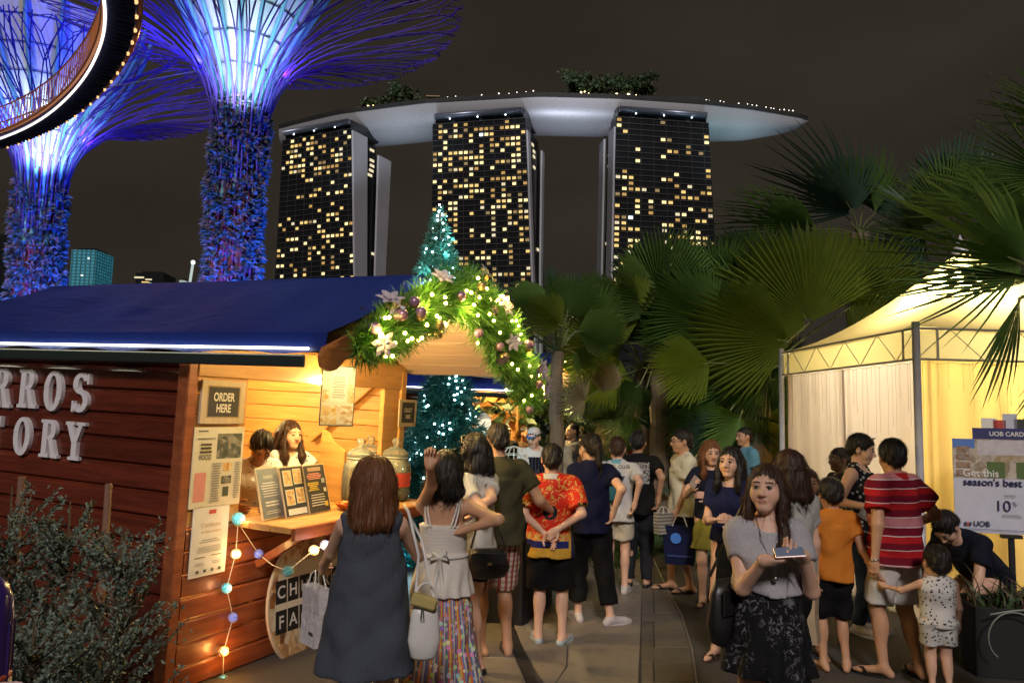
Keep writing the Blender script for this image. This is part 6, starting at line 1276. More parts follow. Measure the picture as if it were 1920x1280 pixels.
    def shorts(self, m, name='shorts', frac=.75, loose=.018, waist=-.065, wide=1.0, cuff=None):
        s, f, J = self.s, self.fat, self.J; g = loose; pr = [ellp(self.up(0, .008 * s, .02 * s), V3(.150 * f, .112 * f, .12) * s + g, self.T, .05), tcone(self.up(0, 0, waist * s), self.up(0, .004, -.03 * s), ((.135 * f) * s + g, (.10 * f) * s + g), ((.152 * f) * s + g, (.115 * f) * s + g), self.T, .04)]
        for sd in 'lr':
            h_, k_, a_ = J['h' + sd], J['k' + sd], J['a' + sd]
            if frac <= 1: u = nrm(k_ - h_); e = h_ + (k_ - h_) * frac; r0, r1 = .084 * s * f ** .8 + g, ((.084 + (.052 - .084) * frac) * s * f ** .6 + g * 1.5) * wide; pr += [cap(h_, e + u * .05, r0, r1, .018, clip=(e, u))]
            else: u = nrm(a_ - k_); e = k_ + (a_ - k_) * (frac - 1); pr += [cap(h_, k_, .084 * s * f ** .8 + g, .056 * s * f ** .5 + g, .045), cap(k_, e + u * .03, .054 * s * f ** .5 + g, (.042 * s + g) * wide, .04, clip=(e, u))]
        lo, hi = bounds(pr); pr.append(cutp(self.up(0, 0, waist * s), self.T @ V3(0, 0, 1), lo, hi)); return self.sdf(name, pr, m, min(self.res, .012), self.wr(.004, 1.2))
    def skirt(self, m, top_=.14, bot=-.42, r0=None, r1=(.20, .18), folds=11, amp=.08, name='skirt', pw=1.0, h=None):
        s, f = self.s, self.fat; r0 = r0 or ((.122 * f) * s + .016, (.098 * f) * s + .016); pr = [tcone(self.up(0, 0, top_ * s), self.J['pel'] + V3(0, 0, bot * s), r0, (r1[0] * s, r1[1] * s), self.T, .03, folds, amp, s * 7, pw)]
        return self.sdf(name, pr, m, h or min(self.res, .011), self.wr(.003))
    def shoes(self, kind, m):
        s, J = self.s, self.J
        for sd in 'lr':
            a, t, e, fd = J['a' + sd], J['t' + sd], J['e' + sd + '_'], J['fd' + sd]; sdv = V3(fd[1], -fd[0], 0); z0 = a[2] - .075 * s
            if kind in ('sneaker', 'shoe', 'flat'):
                tp = a + V3(0, 0, .0 if kind == 'sneaker' else -.022) * s; pr = [cap(tp, e, .040 * s, .036 * s, .03), cap(a + V3(0, 0, -.028) * s + fd * .02, t + V3(0, 0, .012) * s, .040 * s, .033 * s, .03), cap(t + V3(0, 0, .004) * s, t + fd * .05 * s, .034 * s, .027 * s, .02)]; lo, hi = bounds(pr); pr += [cutp((0, 0, z0 + .002), (0, 0, -1), lo, hi), cutp(tp + V3(0, 0, .018 if kind == 'sneaker' else .0), (0, 0, 1), lo, hi)]
                sh_ = self.sdf('shoe', pr, m, .008)
            so = MB(); c = (e + t) / 2 + fd * .028 * s; ol = []
            for k in range(20):
                w = 2 * math.pi * k / 20; y = math.cos(w); x = math.sin(w); ol.append(c[:2] + fd[:2] * y * .132 * s + sdv[:2] * x * (.044 + .008 * y) * s)
            zz = z0 + .001; so.prism([tuple(p) for p in ol], zz, zz + .018); so_ = so.build('sole', m if kind != 'sneaker' else mat('sole_white', (.6, .58, .56), .6), self.o if kind == 'sandal' else sh_)
            if kind == 'sandal':
                st = MB(); ft = t + fd * .02 * s + V3(0, 0, .018) * s
                for sg in (-1, 1): st.tube([ft + V3(0, 0, .0), t - fd * .02 + sdv * sg * .030 * s + V3(0, 0, .030) * s, t - fd * .06 * s + sdv * sg * .046 * s + V3(0, 0, -.012) * s], [.007, .010, .008], 6)
                st.build('strap', m, so_, smooth=True)
    # ---- hair
    def hair(self, m, style='short', length=.25, strands=600, front=False, fringe=.0, vol=1.0, wave=.006, part=0.):
        X, hh, Hm, C = self.X, self.hs, self.Hm, self.J['head']; e = lambda x, y, z, rx, ry, rz_, k=.02, sub=False: ellp(X(x, y, z), V3(rx, ry, rz_) * hh, Hm, k, sub)
        v = vol; pr = [e(0, .018, .034, .080 * v, .099 * v, .092 * v, .02)]; dn = Hm.T @ V3(0, 0, -1); dn = nrm(dn * .9 + V3(0, 0, -1) * .1) if style != 'short' else dn
        Y = lambda x, y, z, L_: X(x, y, z) + V3(0, 0, -1) * L_
        if style in ('long', 'bob'):
            L_ = length
            for x, y, r0, r1 in ((0, .078, .050, .042), (.045, .066, .048, .036), (-.045, .066, .048, .036), (.070, .030, .034, .026), (-.070, .030, .034, .026)):
                a = X(x, y, -.0); b = a + V3(0, 0, -L_) + self.T @ V3(x * .25, .035, 0); pr.append(cap(a, b, r0 * hh * v, r1 * hh * v, .03))
            if front:
                for sg in (-1, 1):
                    p0, p1, p2 = X(sg * .060, -.030, .045), X(sg * .084, -.030, -.06), X(sg * .082, -.045, -.06) + V3(0, -.03, -L_ * .62); pr += [cap(p0, p1, .018 * hh, .021 * hh, .02), cap(p1, p2, .022 * hh, .026 * hh, .02), cap(p2, p2 + V3(0, -.004, -L_ * .3), .026 * hh, .012 * hh, .02)]
        if style == 'short': pr += [e(0, .075, -.02, .062, .045, .05, .03)]
        if style == 'pony': pr += [e(0, .075, -.015, .064, .045, .05, .03), cap(X(0, .105, .03), X(0, .125, .02), .028 * hh, .024 * hh, .01), cap(X(0, .125, .02), X(.005, .135, -.06) + V3(0, .01, -length), .030 * hh, .018 * hh, .02)]
        if style == 'bun': pr += [e(0, .075, -.015, .064, .045, .05, .03), e(0, .108, .045, .038, .036, .036, .012)]
        # open the face
        fz = -.030 - fringe * .0
        pr += [e(0, -.112, -.040, .064, .072, .108 - fringe, .02, True)]
        if style in ('short', 'pony', 'bun'):
            lo, hi = bounds(pr); n = Hm @ nrm(V3(0, -.62, -.78)); pr.append(cutp(X(0, .025, -.055 if style == 'short' else -.065), n, lo, hi))
        def disp(Xa, Ya, Za):
            px, py, pz = Xa - C[0], Ya - C[1], Za - C[2]; a = np.arctan2(px, py + .02); return .0016 * np.sin(a * 34 + 5 * np.sin(pz * 14)) + .0016 * np.sin(a * 61 + pz * 30) + .0025 * np.sin(a * 13 + pz * 22 + 3 * np.sin(pz * 9)) + wave * .5 * np.sin(pz * 38 + a * 3) * (pz < 0)
        lo, hi = bounds(pr, .02); h = max(.0055, self.hres); A = field(pr, lo, hi, h); g = np.meshgrid(*[lo[i] + h * np.arange(A.shape[i]) for i in range(3)], indexing='ij'); A = A + disp(*g); V_, Q_ = nets(A, lo, h); ob = link('hair', np_mesh('hair', V_, Q_, m), self.o)
        if strands and len(V_):                                           # loose strands lying on the mass
            nr = np.cross(V_[Q_[:, 2]] - V_[Q_[:, 0]], V_[Q_[:, 3]] - V_[Q_[:, 1]]); N_ = np.zeros_like(V_)
            for j in range(4): np.add.at(N_, Q_[:, j], nr)
            N_ /= np.linalg.norm(N_, axis=1)[:, None] + 1e-9; q = np.random.RandomState(int(abs(C[2]) * 1e4) % 1000); ids = q.randint(0, len(V_), strands); p = V_[ids] + N_[ids] * .002; path = [p]; crown = X(0, .03, .10); live = np.ones(strands, bool); step = .016 if style != 'short' else .010; ns = 9 if style != 'short' else 5; sub = q.choice(len(V_), min(len(V_), 2200), False); Vs_, Ns_ = V_[sub], N_[sub]; nn = N_[ids]
            for k in range(ns):
                fl = V3(0, 0, -1) * (1.0 if style != 'short' else .6) + (p - crown) * 6 * np.exp(-np.maximum(0, crown[2] - p[:, 2])[:, None] * 9) + q.normal(0, .10, (strands, 3)); fl = fl - nn * (fl * nn).sum(1)[:, None]; fl /= np.linalg.norm(fl, axis=1)[:, None] + 1e-9; p = p + fl * step
                d2 = ((p[:, None, :] - Vs_[None]) ** 2).sum(2); j = d2.argmin(1); far = d2[np.arange(strands), j] > .018 ** 2; nn = np.where(far[:, None], nn, Ns_[j]); off2 = ((p - Vs_[j]) * nn).sum(1); p = np.where(far[:, None], p, p - nn * (off2 - q.uniform(.001, .009, strands) * (1 + 1.5 * (q.uniform(0, 1, strands) < .08)))[:, None]); path.append(p)
            Pt = np.stack(path, 1); tg = np.gradient(Pt, axis=1); sd = np.cross(tg, np.broadcast_to(nn[:, None, :], tg.shape)); sd /= np.linalg.norm(sd, axis=2)[:, :, None] + 1e-9; w = np.linspace(.0012, .0004, ns + 1)[None, :, None] * hh; L0 = Pt - sd * w; R0 = Pt + sd * w; vs = np.stack([L0, R0], 2).reshape(-1, 3); m2 = (ns + 1) * 2; F = [(i * m2 + 2 * k, i * m2 + 2 * k + 1, i * m2 + 2 * k + 3, i * m2 + 2 * k + 2) for i in range(strands) for k in range(ns)]; link('hair_strands', np_mesh('hair_strands', vs, F, m), ob, 'stuff')
        return ob
    def glasses(self, m, on_head=False):
        q = MB(); X = self.X; dz, dy = (.075, -.008) if on_head else (.004, -.106)
        for sg in (-1, 1):
            ol = [X(sg * .032 + .024 * math.cos(t), dy + (.03 * 0), dz + .018 * math.sin(t)) for t in np.linspace(0, 6.2832, 17)]
            if on_head: ol = [X(sg * .034 + .028 * math.cos(t), -.062 - .02 * math.sin(t), .098 + .022 * math.sin(t)) for t in np.linspace(0, 6.2832, 17)]
            q.tube(ol, .0022, 5, cap=False); q.tube([ol[0] if sg > 0 else ol[8], X(sg * .082, -.02, dz if not on_head else .07), X(sg * .084, .02, dz - .004 if not on_head else .05)], .002, 4)
        q.tube([X(-.008, dy if not on_head else -.065, dz if not on_head else .10), X(.008, dy if not on_head else -.065, dz if not on_head else .10)], .002, 4); return q.build('glasses', m, self.o)
# ================================================================== fabrics
def fab(name, c, var=.10, bump=.25, rough=.85, fine=260., heather=0.):
    if name in MATS: return MATS[name]
    t = NT(name); v = t.coord('Object'); f = t.noise(v, fine, 2, .7); w = t.noise(v, 7, 3); col = t.mix(w, tuple(x * (1 - var) for x in c), tuple(min(1, x * (1 + var)) for x in c))
    if heather: col = t.mix(t.math('MULTIPLY', t.ramp(f, [(.35, (0, 0, 0)), (.65, (1, 1, 1))]), heather), col, tuple(min(1, x * 2.6 + .02) for x in c))
    t.set(col=col, rough=rough, spec=.18); t.bump(t.math('ADD', t.math('MULTIPLY', f, .25), t.noise(t.coord('Object', (1, 1, .35)), 17, 5, .6, 1.4)), bump * 1.6, .016); MATS[name] = t.m; return t.m
def finish(t, col, bump=.25, rough=.85):
    v = t.coord('Object'); t.set(col=col, rough=rough, spec=.2); t.bump(t.math('ADD', t.math('MULTIPLY', t.noise(v, 260, 2), .25), t.noise(t.coord('Object', (1, 1, .35)), 17, 5, .6, 1.4)), bump * 1.6, .016); return t.m
def stripes(name, stops, period, off_=0.):
    t = NT(name); z = t.sep(t.coord('Object'))[2]; w = t.noise(t.coord('Object'), 6, 2); z = t.math('ADD', z, t.math('MULTIPLY', w, .015)); f = t.math('FRACT', t.math('DIVIDE', t.math('ADD', z, off_), period)); return finish(t, t.ramp(f, stops, 'CONSTANT'))
def spots(name, base, dot, scale, thr, n2=0.):
    t = NT(name); v = t.coord('Object'); d = t.voro(v, scale); m = t.math('LESS_THAN', t.math('ADD', d, t.math('MULTIPLY', t.noise(v, scale * 1.7, 3), n2)), thr); return finish(t, t.mix(m, base, dot))
def band(t, x, a, b):
    """1 where a < x < b"""
    return t.math('MULTIPLY', t.math('GREATER_THAN', x, a), t.math('LESS_THAN', x, b))
def toL(loc, rot, pt):
    a = R(-rot); x, y = pt.x - loc.x, pt.y - loc.y; return (x * math.cos(a) - y * math.sin(a), x * math.sin(a) + y * math.cos(a), pt.z)
def who(label, px, d, rot, H, hl=None, hr=None, **kw):
    """hl / hr: photograph pixel and depth of the left and right hand"""
    loc = D(px, d)
    if hl is not None: kw['hand_l'] = toL(loc, rot, P(*hl)) if len(hl) == 3 else hl[:3]
    if hr is not None: kw['hand_r'] = toL(loc, rot, P(*hr)) if len(hr) == 3 else hr[:3]
    p = Person(label, loc, rot, H, **kw); p.loc = loc; p.rot = rot; return p
def wpt(p, pt):
    """person-local point to world"""
    a = R(p.rot); return Vector((p.loc.x + pt[0] * math.cos(a) - pt[1] * math.sin(a), p.loc.y + pt[0] * math.sin(a) + pt[1] * math.cos(a), pt[2] + p.o.location.z))
blk = fab('cloth_black', (.006, .006, .007)); navy_f = fab('cloth_navy', (.006, .008, .032)); white_f = fab('cloth_white', (.62, .60, .56)); leather_b = mat('leather_black', (.012, .011, .012), .35, 0, .2, 20, .3, 90); leather_w = mat('leather_white', (.66, .64, .62), .4, 0, .05, 20, .15, 90); metal_y = mat('brass_trim', (.6, .45, .18), .3, 1.0); silver = mat('silver_trim', (.5, .5, .5), .3, 1.0); phone_m = mat('phone_body', (.55, .42, .38), .25, .4); screen = emit('phone_screen', (.6, .7, 1), .10, False)
sand = mat('sandal_brown', (.06, .035, .025), .6); sneak = mat('sneaker_white', (.55, .50, .50), .6, 0, .15, 20, .2, 60); shoe_b = mat('shoe_black', (.012, .012, .012), .4)
# ------------------------------------------------------------------ 1 woman in front, grey tee
p = who('young woman in grey tee and black patterned skirt holding a phone', 1436, 3.78, -6, 1.655, hl=(1508, 1042, 3.50), hr=(1432, 1050, 3.46), skin='fair', hs=.94, head=(-24, -5, 0), feet=((.09, 0), (-.09, .02)), curl=(.8, .8), palm=((.5, .3, 1), (-.3, .3, 1)), hdir=((-.75, -.55, .25), (.95, -.2, .05)), pole_l=(.35, 1, -.7), pole_r=(-.35, 1, -.7), res=.012, hres=.0036, shoes=('sandal', sand))
p.top(fab('tee_grey', (.30, .29, .31), .06, .2, heather=.35), 'shirt', .50, .165, .012, .075, .015)
t = NT('skirt_lace_black'); v = t.coord('Object'); n1 = t.noise(v, 26, 4, .7, 1.5); n2 = t.noise(t.coord('Object', (1, 1, .4)), 9, 2); m = t.math('MULTIPLY', t.ramp(n1, [(.54, (0, 0, 0)), (.60, (1, 1, 1))]), t.ramp(n2, [(.42, (0, 0, 0)), (.55, (1, 1, 1))])); skl = finish(t, t.mix(m, (.007, .007, .009), (.16, .16, .18)), .3)
p.skirt(skl, .21, -.225, None, (.215, .19), 9, .09)
p.hair(H_BRN, 'long', .34, 1092, True, .0, 1.02)
nk = MB(); a = p.up(0, -.10, .40); nk.tube([p.up(.055, -.02, .50), p.up(.05, -.105, .42), p.up(.012, -.150, .30), p.up(0, -.155, .26), p.up(-.012, -.150, .30), p.up(-.05, -.105, .42), p.up(-.055, -.02, .50)], .0022, 5); nk_o = nk.build('necklace', silver, p.o); MB().sphere(p.up(0, -.160, .245), .014, 10, 8).build('pendant', silver, nk_o, True)
hbL = p.hb[0]; ph = thing('phone', 'pale phone held in both hands by the woman in grey tee', 'phone', wpt(p, tuple((p.hb[0][0] + p.hb[1][0]) / 2 + V3(.0, -.035, .025))), R(-6)); MB().bbox((0, 0, 0), (.13, .068, .009), .003).build('phone_case', phone_m, ph); MB().box((0, 0, .0052), (.118, .060, .001)).build('screen', screen, ph); ph.rotation_euler = (R(28), R(-6), R(-10))
def sling_bag(label, name, c, size, m, strap_pts, rot=0, cat='handbag', flap=True, trim=metal_y):
    b = thing(name, label, cat, c, R(rot)); w, d_, h = size; q = MB(); n = 28; vs = []
    for j, (z, k) in enumerate(((0, .55), (.06, .85), (.35, 1.05), (.8, .88), (1.0, .66))):
        for i in range(n):
            a = 2 * math.pi * i / n; ca, sa = math.cos(a), math.sin(a); e = .95; vs.append((w / 2 * k * math.copysign(abs(ca) ** e, ca), d_ / 2 * k * (1.1 - .35 * z) * math.copysign(abs(sa) ** e, sa), -h + h * z))
    q.add(vs, [(j * n + i, j * n + (i + 1) % n, (j + 1) * n + (i + 1) % n, (j + 1) * n + i) for j in range(4) for i in range(n)] + [tuple(reversed(range(n))), tuple(range(4 * n, 5 * n))]); q.build('bag_body', m, b, True)
    if flap: MB().bbox((0, -d_ * .5, -h * .30), (w * .82, .010, h * .40), .004).build('flap', m, b)
    if flap: MB().bbox((0, -d_ * .5 - .008, -h * .45), (.03, .008, .02), .003).build('clasp', trim, [c_ for c_ in b.children if c_.name.startswith('flap')][0])
    Mi = Matrix.Rotation(-R(rot), 3, 'Z'); MB().tube([Mi @ (Vector(s_) - Vector(c)) for s_ in strap_pts], .008, 6).build('strap', m, b, True); return b
c = P(1366, 1085, 3.78); sling_bag('big black leather bag at the hip of the woman in grey tee', 'shoulder_bag', c, (.25, .13, .31), leather_b, [c + Vector((.09, -.03, 0)), c + Vector((.12, -.07, .22)), P(1405, 950, 3.72), P(1400, 930, 3.9), c + Vector((-.08, .05, 0))], 30)
# ------------------------------------------------------------------ 2 woman in grey dress
p = who('woman in sleeveless grey dress seen from behind at the counter', 706, 4.0, 186, 1.61, hl=(606, 1062, 4.28), hr=(752, 1000, 4.30), skin='fair', fat=1.0, head=(8, 4, 0), curl=(1.3, 1.0), pole_r=(-.5, 1, -.4), pole_l=(.1, 1, -.6), res=.012, shoes=('flat', shoe_b))
dr_m = fab('dress_denim_grey', (.050, .058, .078), .18, .3, .9, 300., .30)
s_ = p.s; dress = [tcone(p.up(0, 0, .38 * s_), p.J['pel'] + V3(0, 0, -.295), (.152, .125), (.255, .20), p.T, .05, 5, .07, 2.0), ellp(p.up(0, 0, .36 * s_), V3(.162, .125, .17) * s_, p.T, .05), cap(p.up(-.115, .01, .455 * s_), p.up(.115, .01, .455 * s_), .070 * s_, .070 * s_, .05)] + [ellp(p.J['s' + d_] + V3(g_ * .045, 0, -.03), V3(.05, .09, .10) * s_, p.T, .012, True) for d_, g_ in (('l', 1), ('r', -1))] + [ellp(p.up(0, -.02, .53 * s_), V3(.08, .10, .06) * s_, p.T, .012, True)]
p.sdf('dress', dress, dr_m, .011, p.wr(.004))
p.hair(H_RED, 'long', .185, 1612, False, .0, 1.22)
# white shopping bag and white handbag
def paper_bag(label, c, w, h, dp, m, rot, handles=True, name='shopping_bag'):
    b = thing(name, label, 'bag', c, R(rot)); q = MB(); t_ = .86
    q.add([(-w / 2 * t_, -dp / 2, -h), (w / 2 * t_, -dp / 2, -h), (w / 2 * t_, dp / 2, -h), (-w / 2 * t_, dp / 2, -h), (-w / 2, -dp / 3, -h * .45), (w / 2, -dp / 3, -h * .45), (w / 2, dp / 2.2, -h * .5), (-w / 2, dp / 2.2, -h * .5), (-w / 2 * .98, -dp / 2.6, 0), (w / 2 * .98, -dp / 2.3, 0), (w / 2, dp / 2.6, 0), (-w / 2, dp / 2.3, 0)], [(3, 2, 1, 0)] + [(4 * j + i, 4 * j + (i + 1) % 4, 4 * j + 4 + (i + 1) % 4, 4 * j + 4 + i) for j in (0, 1) for i in range(4)]); q.build('bag_body', m, b)
    if handles:
        for y in (-dp / 2.5, dp / 2.5): MB().tube([(-w * .22, y, -.01), (-w * .12, y * .6, h * .22), (0, y * .3, h * .28), (w * .12, y * .6, h * .22), (w * .22, y, -.01)], .0045, 6).build('handle', mat('rope_white', (.6, .58, .55), .6), b, True)
    return b
pb_m = NT('carrier_white'); pb_m.set(col=(.60, .58, .60), rough=.35, trans=.0); pb_m.bump(pb_m.noise(pb_m.coord('Object'), 7, 4, .6, 1.5), .7, .03)
hb = wpt(p, tuple(p.hb[0][0])); b = paper_bag('white carrier bag hanging from the hand of the grey-dressed woman', hb + Vector((-.02, -.02, -.09)), .21, .31, .09, pb_m.m, -50); MB().box((.04, -.046, -.24), (.05, .001, .016)).build('print', ink, b)
c = P(797, 1130, 3.85); hbag = sling_bag('white handbag on a long strap beside the grey dress', 'handbag', c, (.155, .075, .27), leather_w, [c + Vector((-.05, 0, 0)), P(785, 1040, 3.83), P(766, 960, 3.86), P(757, 945, 4.02), P(790, 1010, 3.98), c + Vector((.05, 0, 0))], 12, flap=False)
MB().tube([Vector((.055 * math.cos(t_), -.01, .10 * math.sin(t_))) for t_ in np.linspace(0, 3.1416, 12)], .006, 6).build('handle', leather_w, hbag, True); MB().bbox((-.01, -.03, .015), (.13, .05, .06), .01, Matrix.Rotation(.3, 3, 'Y')).build('scarf', fab('scarf_gold', (.45, .36, .14)), hbag); MB().tube([(-.02, -.045, .0), (-.025, -.05, -.07), (-.01, -.05, -.07), (-.015, -.045, .0)], .0025, 4).build('charm', silver, hbag)
# ------------------------------------------------------------------ 3 woman in white smocked top
p = who('woman in white strappy top and flowered long skirt with a pink hair flower', 838, 4.95, 176, 1.60, hl=(812, 842, 4.38), hr=(872, 992, 4.78), skin='tan', fat=1.0, head=(6, 0, 0), curl=(1.5, 1.0), pole_l=(-1, -.7, -.8), pole_r=(-1, .4, .1), hdir=((.0, -.2, 1), None), palm=((0, 1, 0), None), res=.012, shoes=('sandal', sand))
s_ = p.s; tpm = NT('smocked_white'); v = tpm.coord('Object'); zz = tpm.sep(v)[2]; st = tpm.math('SINE', tpm.math('MULTIPLY', zz, 300)); tpm.set(col=(.62, .58, .53), rough=.85); tpm.bump(tpm.math('ADD', st, tpm.math('MULTIPLY', tpm.noise(tpm.coord('Object', (4, 4, 1)), 30, 3), 1.6)), .12, .003)
p.sdf('top', [tcone(p.up(0, 0, .33 * s_), p.up(0, .0, .12 * s_), (.158, .128), (.142, .112), p.T, .02), tcone(p.up(0, 0, .13 * s_), p.up(0, .0, -.13 * s_), (.145, .115), (.205, .165), p.T, .02, 13, .05, 1)], tpm.m, .010, p.wr(.002))
MB().tube([p.up(.150 * math.cos(a), .122 * math.sin(a), .125 * s_) for a in np.linspace(0, 6.2832, 33)], .013, 6).build('waist_tie', white_f, p.o, True); bw = MB(); c = p.up(.0, .128, .125 * s_)
for sg in (-1, 1): bw.tube([c, c + V3(sg * .04, .02, .035), c + V3(sg * .055, .02, -.005), c], [.010, .012, .012, .008], 6); bw.tube([c, c + V3(sg * .015, .02, -.1), c + V3(sg * .03, .03, -.2)], [.012, .014, .012], 6)
bw.build('bow', white_f, p.o, True)
for sg in (-1, 1):
    a = [p.up(sg * x, y, z * s_) for x, y, z in ((.085, .125, .325), (.105, .105, .42), (.11, .05, .50), (.105, -.02, .505), (.09, -.10, .42), (.08, -.125, .33))]
    for k_, dx in enumerate((0, .022)): MB().tube([q + V3(sg * -dx * (1 - i / 5), 0, 0) for i, q in enumerate(a)], .006, 5).build('strap', white_f, p.o, True)
fl = NT('skirt_flowers'); v = fl.coord('Object'); ang = fl.new('ShaderNodeVectorMath', operation='NORMALIZE'); x_, y_, z_ = fl.sep(v)[0:3]; th = fl.math('ARCTAN2', x_, y_); st = fl.math('FRACT', fl.math('MULTIPLY', th, 3.2)); base = fl.ramp(st, [(0, (.58, .52, .46)), (.16, (.10, .20, .40)), (.30, (.60, .14, .06)), (.45, (.55, .42, .08)), (.60, (.50, .08, .16)), (.74, (.08, .24, .24)), (.88, (.22, .08, .30))], 'CONSTANT')
cel = fl.voro(v, 30, 'F1', 'Color'); dd = fl.voro(v, 30); pat = fl.mix(fl.math('LESS_THAN', dd, .42), base, fl.mix(.45, cel, (.65, .45, .4))); finish(fl, pat, .2); p.skirt(fl.m, -.06, -.86, (.165, .13), (.30, .25), 15, .07, 'skirt', 1.0)
p.hair(H_BLK, 'bob', .10, 1352, False, 0, 1.25, .016)
f_ = MB(); c = p.X(.0, .108, .055)
for k in range(9):
    a = 2 * math.pi * k / 9; f_.sphere(c + p.Hm @ V3(.028 * math.cos(a), .004, .020 * math.sin(a)), .013, 8, 6)
f_.build('hair_flower', fab('flower_pink', (.72, .32, .26)), p.o, True)
# ------------------------------------------------------------------ 4 white polo woman, 5 olive man
p = who('woman in white polo shirt and black shorts with glasses on her head', 893, 5.65, 232, 1.72, hl=(905, 985, 5.5), hr=(882, 965, 5.25), skin='fair', head=(-22, 8, 0), curl=(.9, .9), pole_l=(.5, 1, -.2), res=.012, hres=.0042, shoes=('flat', shoe_b)); p.top(fab('polo_white', (.64, .62, .56)), 'shirt', .58, -.05, .014, .066); p.collar(fab('polo_white', (.64, .62, .56))); p.shorts(blk, frac=.52); p.hair(H_BLK, 'bob', .13, 936, False, 0, 1.06, .012); p.glasses(mat('frame_gold', (.65, .58, .35), .3, .3), True)
c = P(915, 1028, 5.38); sling_bag('black leather shoulder bag on the woman in white polo', 'shoulder_bag', c, (.30, .13, .20), leather_b, [c + Vector((-.12, .0, 0)), P(900, 960, 5.42), P(885, 880, 5.75), P(905, 900, 5.8), c + Vector((.12, .03, 0))], 12)
p = who('balding man in olive tee and plaid shorts reaching across the counter', 935, 6.15, 208, 1.80, hl=(900, 960, 5.9), hr=(1040, 962, 6.35), sex='m', skin='tan', fat=1.22, head=(-10, 6, 0), feet=((.09, -.03), (-.10, .03)), toe=(20, -20), pole_r=(-.2, .6, -1), pole_l=(.7, .6, 0), curl=(.8, .5), res=.012, hres=.0042, shoes=('sandal', sand)); p.top(fab('tee_olive', (.055, .052, .028)), 'shirt', .62, -.10, .016, .064)
t = NT('plaid_red'); v = t.coord('Object'); sx_ = t.sep(v); a = t.math('SINE', t.math('MULTIPLY', sx_[0], 150)); b = t.math('SINE', t.math('MULTIPLY', sx_[2], 150)); c1 = t.mix(t.math('GREATER_THAN', a, .2), (.48, .42, .36), (.26, .05, .04)); c2 = t.mix(t.math('GREATER_THAN', b, .3), c1, t.mix(.5, c1, (.16, .03, .03))); pl_ = finish(t, c2); p.shorts(pl_, frac=.98, wide=1.12); p.hair(H_BLK, 'short', 0, 416, False, -.05, .985)
# ------------------------------------------------------------------ 6 red scarf-print shirt
p = who('person in red and gold scarf-print shirt with hands clasped behind', 1036, 6.5, 178, 1.615, hl=(1022, 1000, 6.28), hr=(1046, 992, 6.26), sex='m', skin='fair', fat=1.12, head=(4, 2, 0), feet=((.10, 0), (-.11, .04)), toe=(10, -25), pole_l=(1, .3, 0), pole_r=(-1, .3, 0), curl=(.5, .9), hdir=((-.65, .1, -.75), (.7, .1, -.5)), palm=((.3, 1, 0), (0, 1, 0)), res=.012, hres=.0042, shoes=('flat', mat('shoe_pale_blue', (.40, .48, .52), .6)))
t = NT('scarf_print_red'); v = t.coord('Object'); X_, Y_, Z_ = t.sep(v)[0:3]; red = t.mix(t.noise(v, 6, 2), (.50, .012, .006), (.62, .03, .01)); mot = t.ramp(t.noise(v, 13, 5, .75, 2.2), [(.54, (0, 0, 0)), (.57, (1, 1, 1))]); gold = t.mix(t.noise(v, 40, 3), (.55, .30, .03), (.62, .46, .16)); col = t.mix(mot, red, gold)
dx = t.math('SUBTRACT', X_, .01); dz = t.math('SUBTRACT', Z_, 1.07); rr2 = t.math('SQRT', t.math('ADD', t.math('MULTIPLY', dx, dx), t.math('MULTIPLY', dz, dz))); disc = t.math('LESS_THAN', rr2, .060); col = t.mix(t.math('MULTIPLY', disc, t.math('GREATER_THAN', t.noise(v, 30, 2), .38)), col, (.01, .01, .01))
low = t.math('LESS_THAN', Z_, .90); frill = t.math('MULTIPLY', low, t.math('GREATER_THAN', t.noise(v, 38, 3, .6, 1), .48)); col = t.mix(frill, col, gold); col = t.mix(band(t, Z_, .785, .84), col, (.012, .016, .12)); col = t.mix(t.math('LESS_THAN', Z_, .785), col, t.mix(t.noise(v, 30, 3), (.50, .20, .02), (.60, .42, .06)))
rb_ = t.math('MULTIPLY', t.math('LESS_THAN', X_, -.145), t.math('LESS_THAN', Z_, 1.02)); col = t.mix(rb_, col, t.mix(t.math('LESS_THAN', X_, -.165), (.55, .30, .04), (.012, .016, .07)))
slv = t.math('MULTIPLY', t.math('GREATER_THAN', t.math('ABSOLUTE', X_), .215), t.math('LESS_THAN', Z_, 1.16)); col = t.mix(slv, col, t.mix(t.math('GREATER_THAN', t.noise(v, 26, 2), .5), (.012, .012, .03), (.6, .42, .05)))
scf = finish(t, col, .2, .6); p.top(scf, 'shirt', .80, -.17, .024, .066, flare=1.10); p.collar(white_f, r=.066); p.shorts(blk, frac=1.0, loose=.03, wide=1.15); p.hair(H_BLK, 'short', 0, 676, False, 0, 1.05)
# ------------------------------------------------------------------ 7 navy ponytail woman, 8 jersey man, 9 black tee man
p = who('woman in navy tee and black track trousers with a long ponytail', 1108, 7.15, 188, 1.70, hl=(1080, 985, 7.0), hr=(1150, 960, 6.95), skin='fair', fat=1.12, head=(24, 4, 0), feet=((.09, -.05), (-.17, .12)), toe=(10, -70), res=.013, hres=.005, shoes=('sneaker', sneak)); p.top(navy_f, 'shirt', .55, -.10, .018, .066); p.shorts(blk, 'trousers', frac=1.72, loose=.026, wide=1.2)
st = MB(); [st.tube([p.J['h' + d_] + V3(sg * (.105 + dx), 0, 0), p.J['k' + d_] + V3(sg * (.082 + dx * .5), .0, 0), p.J['k' + d_] * .4 + p.J['a' + d_] * .6 + V3(sg * (.072), 0, 0)], .004, 4) for d_, sg in (('l', 1), ('r', -1)) for dx in (0, .012)]; st.build('side_stripe', white_f, p.o, True); p.hair(H_BLK, 'pony', .24, 780, False, 0, 1.04)
